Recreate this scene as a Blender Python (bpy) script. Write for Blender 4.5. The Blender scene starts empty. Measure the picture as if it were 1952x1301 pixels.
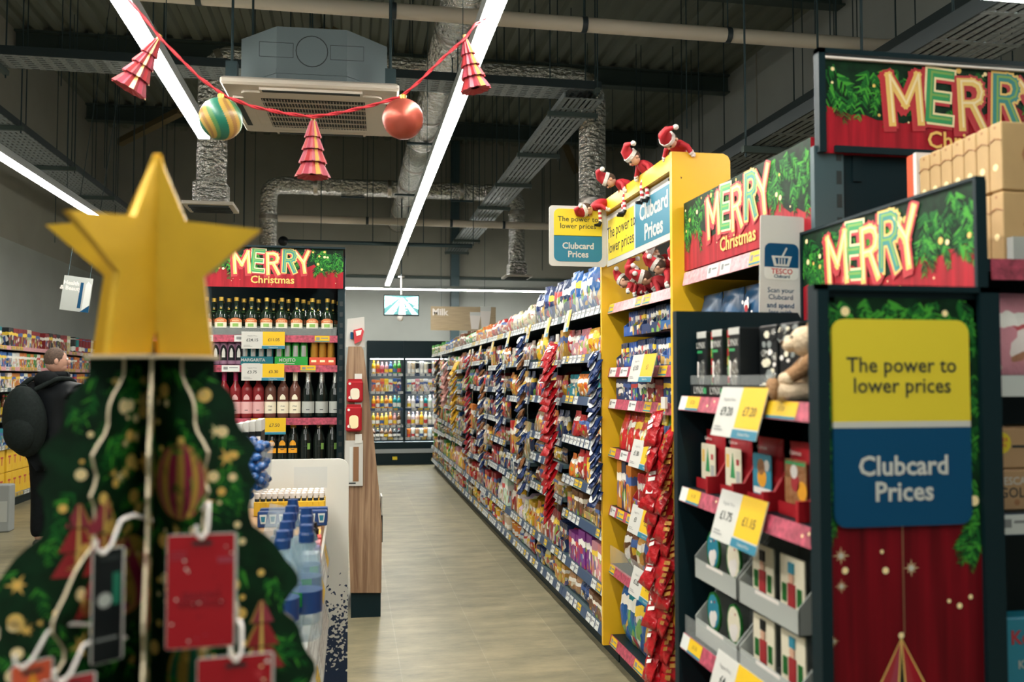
import bpy, math, random
from mathutils import Matrix, Vector, Euler
random.seed(7)
C = bpy.context.scene.collection
sc = bpy.context.scene
R_ = math.radians
# ---------------------------------------------------------------- camera, world, exposure
FPX, YAW, PITCH, EYE = 1700.0, 10.2, 2.4, 1.5
cd = bpy.data.cameras.new('camera'); cam = bpy.data.objects.new('camera', cd); C.objects.link(cam)
cd.sensor_width = 36.0; cd.lens = FPX / 1952 * 36.0
cam.location = (0, 0, EYE); cam.rotation_euler = (R_(90 + PITCH), 0, R_(-YAW))
cd.clip_start = 0.05; cd.clip_end = 100
cd.dof.use_dof = True; cd.dof.focus_distance = 5.6; cd.dof.aperture_fstop = 2.9
sc.camera = cam
w = bpy.data.worlds.new('world'); sc.world = w; w.use_nodes = True
w.node_tree.nodes['Background'].inputs[0].default_value = (0.55, 0.72, 0.70, 1)
w.node_tree.nodes['Background'].inputs[1].default_value = 0.16
sc.view_settings.view_transform = 'Standard'; sc.view_settings.look = 'None'
sc.view_settings.gamma = 1.0; sc.view_settings.use_curve_mapping = False
sc.view_settings.exposure = 1.3
STRIP_W = 34.0          # radiance of the strip lamps

CAMR = cam.rotation_euler.to_matrix()
def P(x, y, X=None, Y=None, Z=None):
    d = CAMR @ Vector(((x - 976) / FPX, -(y - 650.5) / FPX, -1.0))
    if Y is not None: t = Y / d.y
    elif X is not None: t = X / d.x
    else: t = (Z - EYE) / d.z
    return Vector((0, 0, EYE)) + d * t

# ---------------------------------------------------------------- materials
def mat(name, col, rough=0.5, metal=0.0, emit=0.0, noise=0.0, nscale=20.0, bump=0.0, bscale=60.0, alpha=1.0, trans=0.0, spec=0.5, stretch=(1, 1, 1), bdist=.02):
    m = bpy.data.materials.new(name); m.use_nodes = True
    nt = m.node_tree; b = nt.nodes['Principled BSDF']
    c = (col[0], col[1], col[2], 1)
    b.inputs['Base Color'].default_value = c
    b.inputs['Roughness'].default_value = rough; b.inputs['Metallic'].default_value = metal
    b.inputs['Specular IOR Level'].default_value = spec
    if emit:
        b.inputs['Emission Color'].default_value = c; b.inputs['Emission Strength'].default_value = emit
    if alpha < 1: b.inputs['Alpha'].default_value = alpha
    if trans: b.inputs['Transmission Weight'].default_value = trans
    if noise or bump:
        tc = nt.nodes.new('ShaderNodeTexCoord'); mp = nt.nodes.new('ShaderNodeMapping')
        mp.inputs['Scale'].default_value = stretch
        nt.links.new(tc.outputs['Object'], mp.inputs['Vector'])
    if noise:
        n = nt.nodes.new('ShaderNodeTexNoise'); n.inputs['Scale'].default_value = nscale; n.inputs['Detail'].default_value = 5
        nt.links.new(mp.outputs['Vector'], n.inputs['Vector'])
        r = nt.nodes.new('ShaderNodeValToRGB')
        r.color_ramp.elements[0].position = 0.3; r.color_ramp.elements[1].position = 0.7
        r.color_ramp.elements[0].color = tuple(max(0, v * (1 - noise)) for v in col) + (1,)
        r.color_ramp.elements[1].color = tuple(min(1, v * (1 + noise)) for v in col) + (1,)
        nt.links.new(n.outputs['Fac'], r.inputs['Fac']); nt.links.new(r.outputs['Color'], b.inputs['Base Color'])
    if bump:
        n = nt.nodes.new('ShaderNodeTexNoise'); n.inputs['Scale'].default_value = bscale; n.inputs['Detail'].default_value = 3
        nt.links.new(mp.outputs['Vector'], n.inputs['Vector'])
        bp = nt.nodes.new('ShaderNodeBump'); bp.inputs['Strength'].default_value = bump; bp.inputs['Distance'].default_value = bdist
        nt.links.new(n.outputs['Fac'], bp.inputs['Height']); nt.links.new(bp.outputs['Normal'], b.inputs['Normal'])
    return m

def N(nt, t, **kw):
    n = nt.nodes.new(t)
    for k, v in kw.items():
        if k in n.inputs: n.inputs[k].default_value = v
        else: setattr(n, k, v)
    return n

def pack_mat(name, rough=0.35, bump=0.0, art=0.8, mid=0.80, half=0.085):
    """printed packaging: the object's own colour, a label band, art blobs and lines of small print"""
    m = bpy.data.materials.new(name); m.use_nodes = True; nt = m.node_tree; L = nt.links.new
    b = nt.nodes['Principled BSDF']; b.inputs['Roughness'].default_value = rough
    oi = N(nt, 'ShaderNodeObjectInfo'); tc = N(nt, 'ShaderNodeTexCoord'); sp = N(nt, 'ShaderNodeSeparateXYZ')
    L(tc.outputs['Generated'], sp.inputs[0])
    mul = N(nt, 'ShaderNodeMath', operation='MULTIPLY'); mul.inputs[1].default_value = 57.0; L(oi.outputs['Random'], mul.inputs[0])
    off = N(nt, 'ShaderNodeCombineXYZ'); L(mul.outputs[0], off.inputs[0]); L(mul.outputs[0], off.inputs[2])
    add = N(nt, 'ShaderNodeVectorMath', operation='ADD'); L(tc.outputs['Generated'], add.inputs[0]); L(off.outputs[0], add.inputs[1])
    # art blobs
    vo = N(nt, 'ShaderNodeTexVoronoi'); vo.inputs['Scale'].default_value = 4.6; L(add.outputs[0], vo.inputs['Vector'])
    sepc = N(nt, 'ShaderNodeSeparateColor'); L(vo.outputs['Color'], sepc.inputs[0])
    rp = N(nt, 'ShaderNodeValToRGB'); cr = rp.color_ramp; cr.interpolation = 'CONSTANT'
    cols = [(.75, .70, .55), (.70, .42, .03), (.45, .03, .03), (.05, .10, .30), (.8, .78, .72), (.20, .38, .05), (.35, .16, .05)]
    while len(cr.elements) < len(cols): cr.elements.new(0.5)
    for i, c in enumerate(cols): cr.elements[i].position = i / len(cols); cr.elements[i].color = c + (1,)
    L(sepc.outputs[0], rp.inputs['Fac'])
    g1 = N(nt, 'ShaderNodeMath', operation='GREATER_THAN'); g1.inputs[1].default_value = 0.55; L(sepc.outputs[1], g1.inputs[0])
    g2 = N(nt, 'ShaderNodeMath', operation='LESS_THAN'); g2.inputs[1].default_value = 0.62; L(sp.outputs['Z'], g2.inputs[0])
    g3 = N(nt, 'ShaderNodeMath', operation='MULTIPLY'); L(g1.outputs[0], g3.inputs[0]); L(g2.outputs[0], g3.inputs[1])
    g4 = N(nt, 'ShaderNodeMath', operation='MULTIPLY'); g4.inputs[1].default_value = art; L(g3.outputs[0], g4.inputs[0])
    mx = N(nt, 'ShaderNodeMix', data_type='RGBA'); L(g4.outputs[0], mx.inputs[0]); L(oi.outputs['Color'], mx.inputs[6]); L(rp.outputs['Color'], mx.inputs[7])
    # label band across the upper half, its colour from the object's random number
    rl = N(nt, 'ShaderNodeValToRGB'); cl = rl.color_ramp; cl.interpolation = 'CONSTANT'
    cols = [(.80, .78, .70), (.80, .55, .05), (.80, .78, .72), (.55, .05, .05), (.06, .12, .32), (.85, .80, .70)]
    while len(cl.elements) < len(cols): cl.elements.new(0.5)
    for i, c in enumerate(cols): cl.elements[i].position = i / len(cols); cl.elements[i].color = c + (1,)
    L(oi.outputs['Random'], rl.inputs['Fac'])
    wv = N(nt, 'ShaderNodeTexNoise'); wv.inputs['Scale'].default_value = 2.5; L(add.outputs[0], wv.inputs['Vector'])
    za = N(nt, 'ShaderNodeMath', operation='MULTIPLY_ADD'); za.inputs[1].default_value = 0.25; L(wv.outputs['Fac'], za.inputs[0]); L(sp.outputs['Z'], za.inputs[2])
    ab = N(nt, 'ShaderNodeMath', operation='SUBTRACT'); ab.inputs[1].default_value = mid; L(za.outputs[0], ab.inputs[0])
    ab2 = N(nt, 'ShaderNodeMath', operation='ABSOLUTE'); L(ab.outputs[0], ab2.inputs[0])
    lt = N(nt, 'ShaderNodeMath', operation='LESS_THAN'); lt.inputs[1].default_value = half; L(ab2.outputs[0], lt.inputs[0])
    mx2 = N(nt, 'ShaderNodeMix', data_type='RGBA'); L(lt.outputs[0], mx2.inputs[0]); L(mx.outputs[2], mx2.inputs[6]); L(rl.outputs['Color'], mx2.inputs[7])
    L(mx2.outputs[2], b.inputs['Base Color'])
    if bump:
        n = N(nt, 'ShaderNodeTexNoise'); n.inputs['Scale'].default_value = 5.0; L(add.outputs[0], n.inputs['Vector'])
        bp = N(nt, 'ShaderNodeBump'); bp.inputs['Strength'].default_value = bump; bp.inputs['Distance'].default_value = 0.03
        L(n.outputs['Fac'], bp.inputs['Height']); L(bp.outputs['Normal'], b.inputs['Normal'])
    return m

M = {}
def dm(key, *a, **k): M[key] = mat(key, *a, **k)
dm('white_plastic', (.60, .60, .55), .4)
dm('paper_white', (.50, .495, .455), .6, spec=.25)
dm('dark_steel', (.003, .014, .018), .45, spec=.22)
dm('dark_steel_light', (.04, .075, .085), .45)
dm('shelf_grey', (.30, .33, .34), .4)
dm('yellow_steel', (.72, .42, .012), .4)
dm('yellow_card', (.66, .52, .03), .55, spec=.25)
dm('blue_card', (.001, .052, .125), .5, spec=.22)
dm('teal_card', (.012, .16, .24), .5)
dm('ink', (.012, .02, .02), .6)
dm('grey_ink', (.20, .20, .20), .6)
dm('ticket_white', (.58, .60, .57), .45)
dm('ticket_navy', (.03, .06, .12), .45)
dm('ticket_yellow', (.64, .41, .015), .45, spec=.3)
dm('ticket_pink', (.36, .055, .09), .45, noise=.5, nscale=60)
dm('ticket_pale_pink', (.62, .30, .32), .4, noise=.3, nscale=60)
dm('red_print', (.33, .008, .018), .45, spec=.25, noise=.35, nscale=5, stretch=(9, 9, .6))
dm('dark_red_print', (.13, .002, .006), .5, spec=.15, noise=.45, nscale=4, stretch=(9, 9, .5))
dm('fir_dark', (.002, .020, .006), .55, spec=.22, noise=.6, nscale=30)
dm('fir_mid', (.010, .115, .018), .55, spec=.22)
dm('fir_bright', (.055, .30, .03), .55, spec=.22)
dm('gold_dot', (.80, .50, .12), .5)
dm('cream_dot', (.90, .72, .38), .5)
dm('gold_letter', (.78, .52, .14), .4)
dm('pale_gold', (.85, .70, .40), .4)
dm('red_letter', (.48, .03, .04), .4)
dm('green_letter', (.03, .30, .10), .4)
dm('teal_letter', (.03, .24, .22), .4)
dm('gold_card', (.60, .36, .02), .32, metal=.35, noise=.12, nscale=9, bump=.12, bscale=9)
dm('card_edge', (.50, .42, .28), .7)
dm('foil', (.80, .79, .75), .27, metal=1.0, noise=.12, nscale=18, bump=1.0, bscale=17, bdist=.09, stretch=(1, 1, 1.8))
dm('foil_tape', (.66, .60, .54), .3, metal=1.0, bump=.4, bscale=30)
dm('tray_steel', (.20, .23, .23), .45, metal=.3, noise=.35, nscale=45)
dm('dark_tray', (.012, .022, .024), .5)
dm('rod', (.035, .06, .065), .45, metal=.4)
dm('beige_pipe', (.55, .48, .38), .45)
dm('pipe_clip', (.02, .03, .035), .4)
dm('ac_grey', (.105, .135, .14), .45)
dm('ac_panel', (.56, .50, .42), .4)
dm('ac_dark', (.015, .022, .022), .6)
dm('lamp', (1.0, 0.97, 0.90), .4, emit=STRIP_W)
dm('led', (.92, 1.0, 1.0), .4, emit=16.0)
dm('lamp_housing', (.30, .33, .32), .5)
dm('red_ribbon', (.50, .02, .03), .6)
dm('orn_red', (.34, .025, .03), .5, spec=.3)
dm('orn_pink', (.33, .045, .07), .5, spec=.3)
dm('orn_gold', (.48, .29, .06), .4)
dm('bauble_red', (.42, .085, .055), .36, metal=.55, noise=.25, nscale=7)
dm('black_glass', (.006, .010, .008), .08)
dm('green_glass', (.008, .018, .010), .08)
dm('rose_glass', (.115, .045, .032), .1)
dm('rose_red_glass', (.20, .015, .018), .1)
dm('magenta_foil', (.30, .012, .07), .35)
dm('silver_foil', (.55, .55, .52), .25, metal=.9, bump=.3, bscale=80)
dm('copper_foil', (.42, .22, .12), .3, metal=.7)
dm('gold_foil', (.65, .42, .08), .3, metal=.8)
dm('orange_foil', (.75, .33, .02), .35)
dm('cream_label', (.72, .66, .50), .6)
dm('pink_label', (.62, .35, .34), .6)
dm('orange_label', (.55, .16, .05), .5)
dm('leaf_label', (.20, .38, .08), .5)
dm('can_purple', (.30, .16, .24), .3, metal=.3)
dm('can_teal', (.015, .16, .19), .3, metal=.3)
dm('can_green', (.03, .33, .05), .3, metal=.3)
dm('can_gold', (.55, .27, .04), .25, metal=.7)
dm('can_top', (.55, .55, .53), .3, metal=.9)
dm('orange_red', (.62, .07, .03), .45)
dm('black_plastic', (.006, .008, .009), .4, spec=.25)
dm('black_cloth', (.004, .0055, .0065), .8, spec=.15, noise=.3, nscale=40)
dm('black_puffer', (.005, .0065, .008), .5, spec=.2)
dm('bag_cloth', (.008, .012, .011), .8, spec=.15, noise=.3, nscale=50)
dm('skin', (.50, .27, .19), .5, noise=.08, nscale=30)
dm('hair', (.075, .045, .03), .8, noise=.4, nscale=90)
dm('shoe', (.015, .014, .013), .5)
dm('blue_wrap', (.008, .06, .20), .25, noise=.7, nscale=35, bump=.6, bscale=45)
dm('blue_cap', (.008, .04, .15), .3)
dm('screen_pale', (.35, .75, .72), .4, emit=1.2)
dm('screen_dark', (.05, .17, .17), .4, emit=.8)
dm('screen_white', (.75, 1.0, .95), .4, emit=1.4)
dm('light_wood', (.40, .31, .19), .55, noise=.15, nscale=14, stretch=(.3, 1, 6))
dm('santa_red', (.42, .012, .02), .7)
dm('santa_white', (.75, .72, .66), .85, bump=.5, bscale=150)
dm('doll_skin', (.62, .36, .24), .6)
dm('brown_hair', (.06, .03, .015), .8)
dm('stripe_white', (.75, .70, .65), .7)
dm('bear_cream', (.62, .48, .32), .9, noise=.12, nscale=60, bump=.5, bscale=120)
dm('bear_brown', (.30, .16, .07), .9, noise=.15, nscale=60, bump=.5, bscale=120)
dm('tan_box', (.46, .30, .13), .6, noise=.12, nscale=6)
dm('kraft', (.40, .24, .12), .7)
dm('red_box', (.34, .009, .015), .5, spec=.25)
dm('orange_edge', (.65, .10, .04), .5)
dm('grey_card', (.20, .22, .21), .55)
dm('pale_grey_card', (.38, .40, .37), .55)
dm('purple_card', (.30, .03, .20), .5)
dm('sky_box', (.02, .22, .32), .4)
dm('yellow_beer', (.78, .48, .03), .45)
dm('navy_bag', (.008, .055, .13), .3, noise=.3, nscale=14)
dm('gold_wrap', (.50, .25, .05), .28, metal=.6, bump=.3, bscale=80)
def clear(name, col, a=0.22, rough=.08):
    m = bpy.data.materials.new(name); m.use_nodes = True; nt = m.node_tree
    b = nt.nodes['Principled BSDF']; b.inputs['Base Color'].default_value = col + (1,)
    b.inputs['Roughness'].default_value = rough; b.inputs['Alpha'].default_value = a
    M[name] = m
clear('acrylic', (.70, .74, .72), .13)
clear('clear_bottle', (.30, .44, .50), .24)
clear('clear_bag', (.6, .66, .68), .30, .2)
M['pack_bag'] = pack_mat('printed_film', .28, .35)
M['pack_box'] = pack_mat('printed_card', .45)
M['pack_plain'] = pack_mat('bottle_and_label', .25, art=0.0, mid=.42, half=.16)

def wood_mat():
    m = bpy.data.materials.new('oak_laminate'); m.use_nodes = True; nt = m.node_tree; L = nt.links.new
    b = nt.nodes['Principled BSDF']; b.inputs['Roughness'].default_value = .5
    tc = N(nt, 'ShaderNodeTexCoord'); mp = N(nt, 'ShaderNodeMapping'); mp.inputs['Scale'].default_value = (22, 22, 1.1)
    L(tc.outputs['Object'], mp.inputs[0]); n = N(nt, 'ShaderNodeTexNoise', Scale=2.0, Detail=8.0); n.inputs['Distortion'].default_value = .8
    L(mp.outputs[0], n.inputs['Vector']); r = N(nt, 'ShaderNodeValToRGB')
    r.color_ramp.elements[0].position = .32; r.color_ramp.elements[1].position = .7
    r.color_ramp.elements[0].color = (.16, .085, .045, 1); r.color_ramp.elements[1].color = (.34, .22, .13, 1)
    L(n.outputs['Fac'], r.inputs[0]); L(r.outputs[0], b.inputs['Base Color']); return m
M['oak'] = wood_mat()

def floor_mat():
    m = bpy.data.materials.new('vinyl_floor'); m.use_nodes = True; nt = m.node_tree; L = nt.links.new
    b = nt.nodes['Principled BSDF']
    tc = N(nt, 'ShaderNodeTexCoord'); mp = N(nt, 'ShaderNodeMapping'); mp.inputs['Rotation'].default_value = (0, 0, R_(90))
    mp.inputs['Location'].default_value = (.12, .2, 0)
    L(tc.outputs['Object'], mp.inputs[0])
    br = N(nt, 'ShaderNodeTexBrick'); br.offset = .5
    br.inputs['Scale'].default_value = 1.0; br.inputs['Brick Width'].default_value = .92; br.inputs['Row Height'].default_value = .46
    br.inputs['Mortar Size'].default_value = .0028; br.inputs['Bias'].default_value = 0
    br.inputs['Color1'].default_value = (.250, .218, .140, 1); br.inputs['Color2'].default_value = (.212, .188, .122, 1); br.inputs['Mortar'].default_value = (.285, .25, .17, 1)
    L(mp.outputs[0], br.inputs['Vector'])
    m2 = N(nt, 'ShaderNodeMapping'); m2.inputs['Scale'].default_value = (1.1, 2.9, 1); L(tc.outputs['Object'], m2.inputs[0])
    n = N(nt, 'ShaderNodeTexNoise', Scale=2.0, Detail=11.0, Roughness=.72); L(m2.outputs[0], n.inputs['Vector'])
    r = N(nt, 'ShaderNodeValToRGB'); r.color_ramp.elements[0].position = .33; r.color_ramp.elements[1].position = .68
    r.color_ramp.elements[0].color = (.52, .57, .56, 1); r.color_ramp.elements[1].color = (1.25, 1.21, 1.12, 1)
    L(n.outputs['Fac'], r.inputs[0])
    mx = N(nt, 'ShaderNodeMix', data_type='RGBA', blend_type='MULTIPLY'); mx.inputs[0].default_value = 1
    L(br.outputs['Color'], mx.inputs[6]); L(r.outputs[0], mx.inputs[7]); L(mx.outputs[2], b.inputs['Base Color'])
    b.inputs['Roughness'].default_value = .42; b.inputs['Specular IOR Level'].default_value = .35
    return m
M['floor'] = floor_mat()
dm('wall_paint', (.31, .33, .305), .8, noise=.06, nscale=1.5)
dm('wall_dark', (.26, .255, .21), .8, noise=.1, nscale=1.2)  # darker tone puts the upper walls' shade into the colour; also wall seams
dm('roof_deck', (.15, .165, .13), .6)
dm('beam_steel', (.04, .06, .052), .6)
dm('brace_steel', (.16, .12, .055), .6)

def speckle_mat():
    m = bpy.data.materials.new('speckled_print'); m.use_nodes = True; nt = m.node_tree; L = nt.links.new
    b = nt.nodes['Principled BSDF']; b.inputs['Roughness'].default_value = .45
    tc = N(nt, 'ShaderNodeTexCoord'); sp = N(nt, 'ShaderNodeSeparateXYZ'); L(tc.outputs['Object'], sp.inputs[0])
    v = N(nt, 'ShaderNodeTexVoronoi', Scale=105.0); L(tc.outputs['Object'], v.inputs['Vector'])
    s = N(nt, 'ShaderNodeSeparateColor'); L(v.outputs['Color'], s.inputs[0])
    mr = N(nt, 'ShaderNodeMapRange'); mr.inputs[1].default_value = .10; mr.inputs[2].default_value = .60; mr.inputs[3].default_value = 1.0; mr.inputs[4].default_value = 0.0
    L(sp.outputs['Z'], mr.inputs[0])
    pw = N(nt, 'ShaderNodeMath', operation='POWER'); pw.inputs[1].default_value = 1.15; L(mr.outputs[0], pw.inputs[0])
    lt = N(nt, 'ShaderNodeMath', operation='LESS_THAN'); L(s.outputs[0], lt.inputs[0]); L(pw.outputs[0], lt.inputs[1])
    mx = N(nt, 'ShaderNodeMix', data_type='RGBA'); L(lt.outputs[0], mx.inputs[0])
    mx.inputs[6].default_value = (.66, .66, .60, 1); mx.inputs[7].default_value = (.012, .03, .075, 1)
    L(mx.outputs[2], b.inputs['Base Color']); return m
M['speckle'] = speckle_mat()

# ---------------------------------------------------------------- mesh building
_txt = {}
def text_mesh(body, bold=0.0, res=2):
    k = (body, round(bold, 4), res)
    if k not in _txt:
        cu = bpy.data.curves.new('lettering', 'FONT'); cu.body = body; cu.size = 1; cu.align_x = 'CENTER'; cu.align_y = 'CENTER'
        cu.offset = bold; cu.resolution_u = res; cu.space_line = 0.95
        o = bpy.data.objects.new('lettering', cu); C.objects.link(o)
        bpy.context.view_layer.update()
        dg = bpy.context.evaluated_depsgraph_get(); me = bpy.data.meshes.new_from_object(o.evaluated_get(dg))
        _txt[k] = ([v.co.copy() for v in me.vertices], [tuple(p.vertices) for p in me.polygons])
        bpy.data.objects.remove(o); bpy.data.curves.remove(cu); bpy.data.meshes.remove(me)
    return _txt[k]

def frame(o, right, up=(0, 0, 1)):
    r = Vector(right).normalized(); u = Vector(up).normalized(); n = r.cross(u).normalized(); u = n.cross(r)
    m = Matrix.Identity(4)
    for i in range(3): m[i][0] = r[i]; m[i][1] = u[i]; m[i][2] = n[i]; m[i][3] = o[i]
    return m
def T(*a): return Matrix.Translation(Vector(a))
def RZ(d): return Matrix.Rotation(R_(d), 4, 'Z')
def RX(d): return Matrix.Rotation(R_(d), 4, 'X')
def RY(d): return Matrix.Rotation(R_(d), 4, 'Y')

class MB:
    def __init__(s): s.v = []; s.f = []; s.mi = []; s.sm = []; s.mats = []; s.T = None
    def _m(s, m):
        m = M[m] if isinstance(m, str) else m
        if m not in s.mats: s.mats.append(m)
        return s.mats.index(m)
    def add(s, vs, fs, m, smooth=False, T=None):
        b = len(s.v); i = s._m(m)
        t = s.T @ T if (s.T is not None and T is not None) else (T if T is not None else s.T)
        s.v += [(t @ Vector(v)) if t is not None else Vector(v) for v in vs]
        for f in fs: s.f.append(tuple(b + k for k in f)); s.mi.append(i); s.sm.append(smooth)
        return s
    def box(s, x0, y0, z0, x1, y1, z1, m, T=None):
        vs = [(x0, y0, z0), (x1, y0, z0), (x1, y1, z0), (x0, y1, z0), (x0, y0, z1), (x1, y0, z1), (x1, y1, z1), (x0, y1, z1)]
        return s.add(vs, [(3, 2, 1, 0), (4, 5, 6, 7), (0, 1, 5, 4), (1, 2, 6, 5), (2, 3, 7, 6), (3, 0, 4, 7)], m, False, T)
    def bbox(s, x0, y0, z0, x1, y1, z1, m, b=.004, T=None):
        "a box with rounded vertical edges and chamfered top"
        n = 3; pts = []
        for cx, cy, a0 in ((x1 - b, y0 + b, -90), (x1 - b, y1 - b, 0), (x0 + b, y1 - b, 90), (x0 + b, y0 + b, 180)):
            for k in range(n): a = R_(a0 + 90 * k / (n - 1)); pts.append((cx + b * math.cos(a), cy + b * math.sin(a)))
        cx, cy = (x0 + x1) / 2, (y0 + y1) / 2; q = len(pts)
        ins = lambda p: (cx + (p[0] - cx) * (1 - 2 * b / max(1e-6, x1 - x0)), cy + (p[1] - cy) * (1 - 2 * b / max(1e-6, y1 - y0)))
        vs = [ins(p) + (z0,) for p in pts] + [p + (z0 + b,) for p in pts] + [p + (z1 - b,) for p in pts] + [ins(p) + (z1,) for p in pts]
        fs = [tuple(range(q - 1, -1, -1)), tuple(range(3 * q, 4 * q))]
        for l in range(3):
            for k in range(q): fs.append((l * q + k, l * q + (k + 1) % q, (l + 1) * q + (k + 1) % q, (l + 1) * q + k))
        return s.add(vs, fs, m, False, T)
    def prism(s, pts, d0, d1, m, T=None, side=None):
        "2-D outline in local xy, from z=d0 to z=d1"
        n = len(pts); vs = [(p[0], p[1], d0) for p in pts] + [(p[0], p[1], d1) for p in pts]
        s.add(vs, [tuple(range(n - 1, -1, -1)), tuple(range(n, 2 * n))], m, False, T)
        s.add(vs, [(k, (k + 1) % n, n + (k + 1) % n, n + k) for k in range(n)], side or m, False, T)
        return s
    def rect(s, x0, y0, x1, y1, z, m, T=None): return s.add([(x0, y0, z), (x1, y0, z), (x1, y1, z), (x0, y1, z)], [(0, 1, 2, 3)], m, False, T)
    def disc(s, x, y, r, z, m, T=None, n=12, sx=1): return s.add([(x + sx * r * math.cos(6.2832 * k / n), y + r * math.sin(6.2832 * k / n), z) for k in range(n)], [tuple(range(n))], m, False, T)
    def text(s, body, size, m, T, bold=0.012, z=0.001, sx=1.0, res=2):
        vs, fs = text_mesh(body, bold, res)
        return s.add([(v.x * size * sx, v.y * size, z) for v in vs], fs, m, False, T)
    def text_cyl(s, body, size, r, zc, m, bold=.02, T=None):
        vs, fs = text_mesh(body, bold, 1); out = []
        for v in vs:
            a = -math.pi / 2 + v.x * size / r; out.append((r * math.cos(a), r * math.sin(a), zc + v.y * size))
        return s.add(out, fs, m, False, T)
    def patch(s, r, a0, a1, z0, z1, m, T=None, n=8, top=None):
        "a curved label: angles in degrees, -90 is the front"
        vs = []; fs = []
        for k in range(n + 1):
            t = k / n; a = R_(a0 + (a1 - a0) * t); zt = z1 if top is None else z0 + (z1 - z0) * top(t)
            vs += [(r * math.cos(a), r * math.sin(a), z0), (r * math.cos(a), r * math.sin(a), zt)]
            if k: fs.append((2 * k - 2, 2 * k, 2 * k + 1, 2 * k - 1))
        return s.add(vs, fs, m, True, T)
    def lathe(s, prof, m, T=None, seg=14, smooth=True, ms=None):
        vs = []; n = len(prof)
        for r, z in prof:
            for k in range(seg): a = 2 * math.pi * k / seg; vs.append((r * math.cos(a), r * math.sin(a), z))
        for i in range(n - 1):
            fs = [(i * seg + k, i * seg + (k + 1) % seg, (i + 1) * seg + (k + 1) % seg, (i + 1) * seg + k) for k in range(seg)]
            b = len(s.v)
            s.add([vs[j] for j in range(i * seg, (i + 2) * seg)], [tuple(j - i * seg for j in f) for f in fs], (ms[i] if ms else m), smooth, T)
        if prof[0][0] > 1e-5: s.add(vs[:seg], [tuple(range(seg - 1, -1, -1))], ms[0] if ms else m, False, T)
        if prof[-1][0] > 1e-5: s.add(vs[-seg:], [tuple(range(seg))], ms[-1] if ms else m, False, T)
        return s
    def ball(s, c, r, m, T=None, seg=14, rings=9, sc=(1, 1, 1), mf=None):
        vs = []; fs = []
        for i in range(rings + 1):
            t = math.pi * i / rings
            for k in range(seg):
                a = 2 * math.pi * k / seg
                vs.append((c[0] + sc[0] * r * math.sin(t) * math.cos(a), c[1] + sc[1] * r * math.sin(t) * math.sin(a), c[2] - sc[2] * r * math.cos(t)))
        if mf is None:
            for i in range(rings):
                for k in range(seg): fs.append((i * seg + k, i * seg + (k + 1) % seg, (i + 1) * seg + (k + 1) % seg, (i + 1) * seg + k))
            return s.add(vs, fs, m, True, T)
        b = len(s.v); s.add(vs, [], m, True, T)
        for i in range(rings):
            for k in range(seg):
                s.f.append((b + i * seg + k, b + i * seg + (k + 1) % seg, b + (i + 1) * seg + (k + 1) % seg, b + (i + 1) * seg + k)); s.mi.append(s._m(mf(k / seg, i / rings))); s.sm.append(True)
        return s
    def tube(s, pts, r, m, seg=8, T=None, rr=None, smooth=True):
        pts = [Vector(p) for p in pts]; n = len(pts); vs = []; up = None
        for i, p in enumerate(pts):
            d = (pts[min(i + 1, n - 1)] - pts[max(i - 1, 0)]).normalized()
            if up is None: up = d.orthogonal().normalized()
            a = (up - d * up.dot(d)); a = a.normalized() if a.length > 1e-6 else d.orthogonal().normalized(); up = a; b = d.cross(a)
            ri = rr[i] if rr else r
            for k in range(seg): t = 2 * math.pi * k / seg; vs.append(p + (a * math.cos(t) + b * math.sin(t)) * ri)
        fs = [(i * seg + k, i * seg + (k + 1) % seg, (i + 1) * seg + (k + 1) % seg, (i + 1) * seg + k) for i in range(n - 1) for k in range(seg)]
        s.add(vs, fs, m, smooth, T)
        return s.add(vs, [tuple(range(seg - 1, -1, -1)), tuple(range((n - 1) * seg, n * seg))], m, False, T)
    def mesh(s, name, off=None):
        me = bpy.data.meshes.new(name)
        vs = s.v if off is None else [v - off for v in s.v]
        me.from_pydata([tuple(v) for v in vs], [], s.f)
        for m in s.mats: me.materials.append(m)
        me.polygons.foreach_set('material_index', s.mi); me.polygons.foreach_set('use_smooth', s.sm); me.update()
        return me

def link(name, data): o = bpy.data.objects.new(name, data); C.objects.link(o); return o
def tag(o, label=None, cat=None, group=None, kind=None):
    if label: o['label'] = label
    if cat: o['category'] = cat
    if group: o['group'] = group
    if kind: o['kind'] = kind
    return o
def thing(name, label, cat, loc=(0, 0, 0), rz=0, group=None):
    o = link(name, None); o.location = loc; o.rotation_euler = (0, 0, R_(rz)); o.empty_display_size = .05
    return tag(o, label, cat, group)
def root_of(o):
    while o.parent is not None: o = o.parent
    return o
def part(name, mb, parent, world=True, label=None):
    "a child mesh; with world=True the builder holds world coordinates and the root is not rotated"
    off = root_of(parent).location.copy() if world else None
    o = link(name, mb.mesh(name, off)); o.parent = parent
    if label: o['label'] = label
    return o
def solid(name, mb, label, cat, group=None, loc=None, rz=0):
    "a thing that is one mesh; world coordinates, origin moved to the base centre unless loc is given"
    if loc is None:
        xs = [v.x for v in mb.v]; ys = [v.y for v in mb.v]; zs = [v.z for v in mb.v]
        loc = Vector(((min(xs) + max(xs)) / 2, (min(ys) + max(ys)) / 2, min(zs)))
        o = link(name, mb.mesh(name, loc))
    else: o = link(name, mb.mesh(name))
    o.location = loc; o.rotation_euler = (0, 0, R_(rz))
    return tag(o, label, cat, group)
def struct(name, mb, kind='structure'): o = link(name, mb.mesh(name)); o['kind'] = kind; return o
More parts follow.
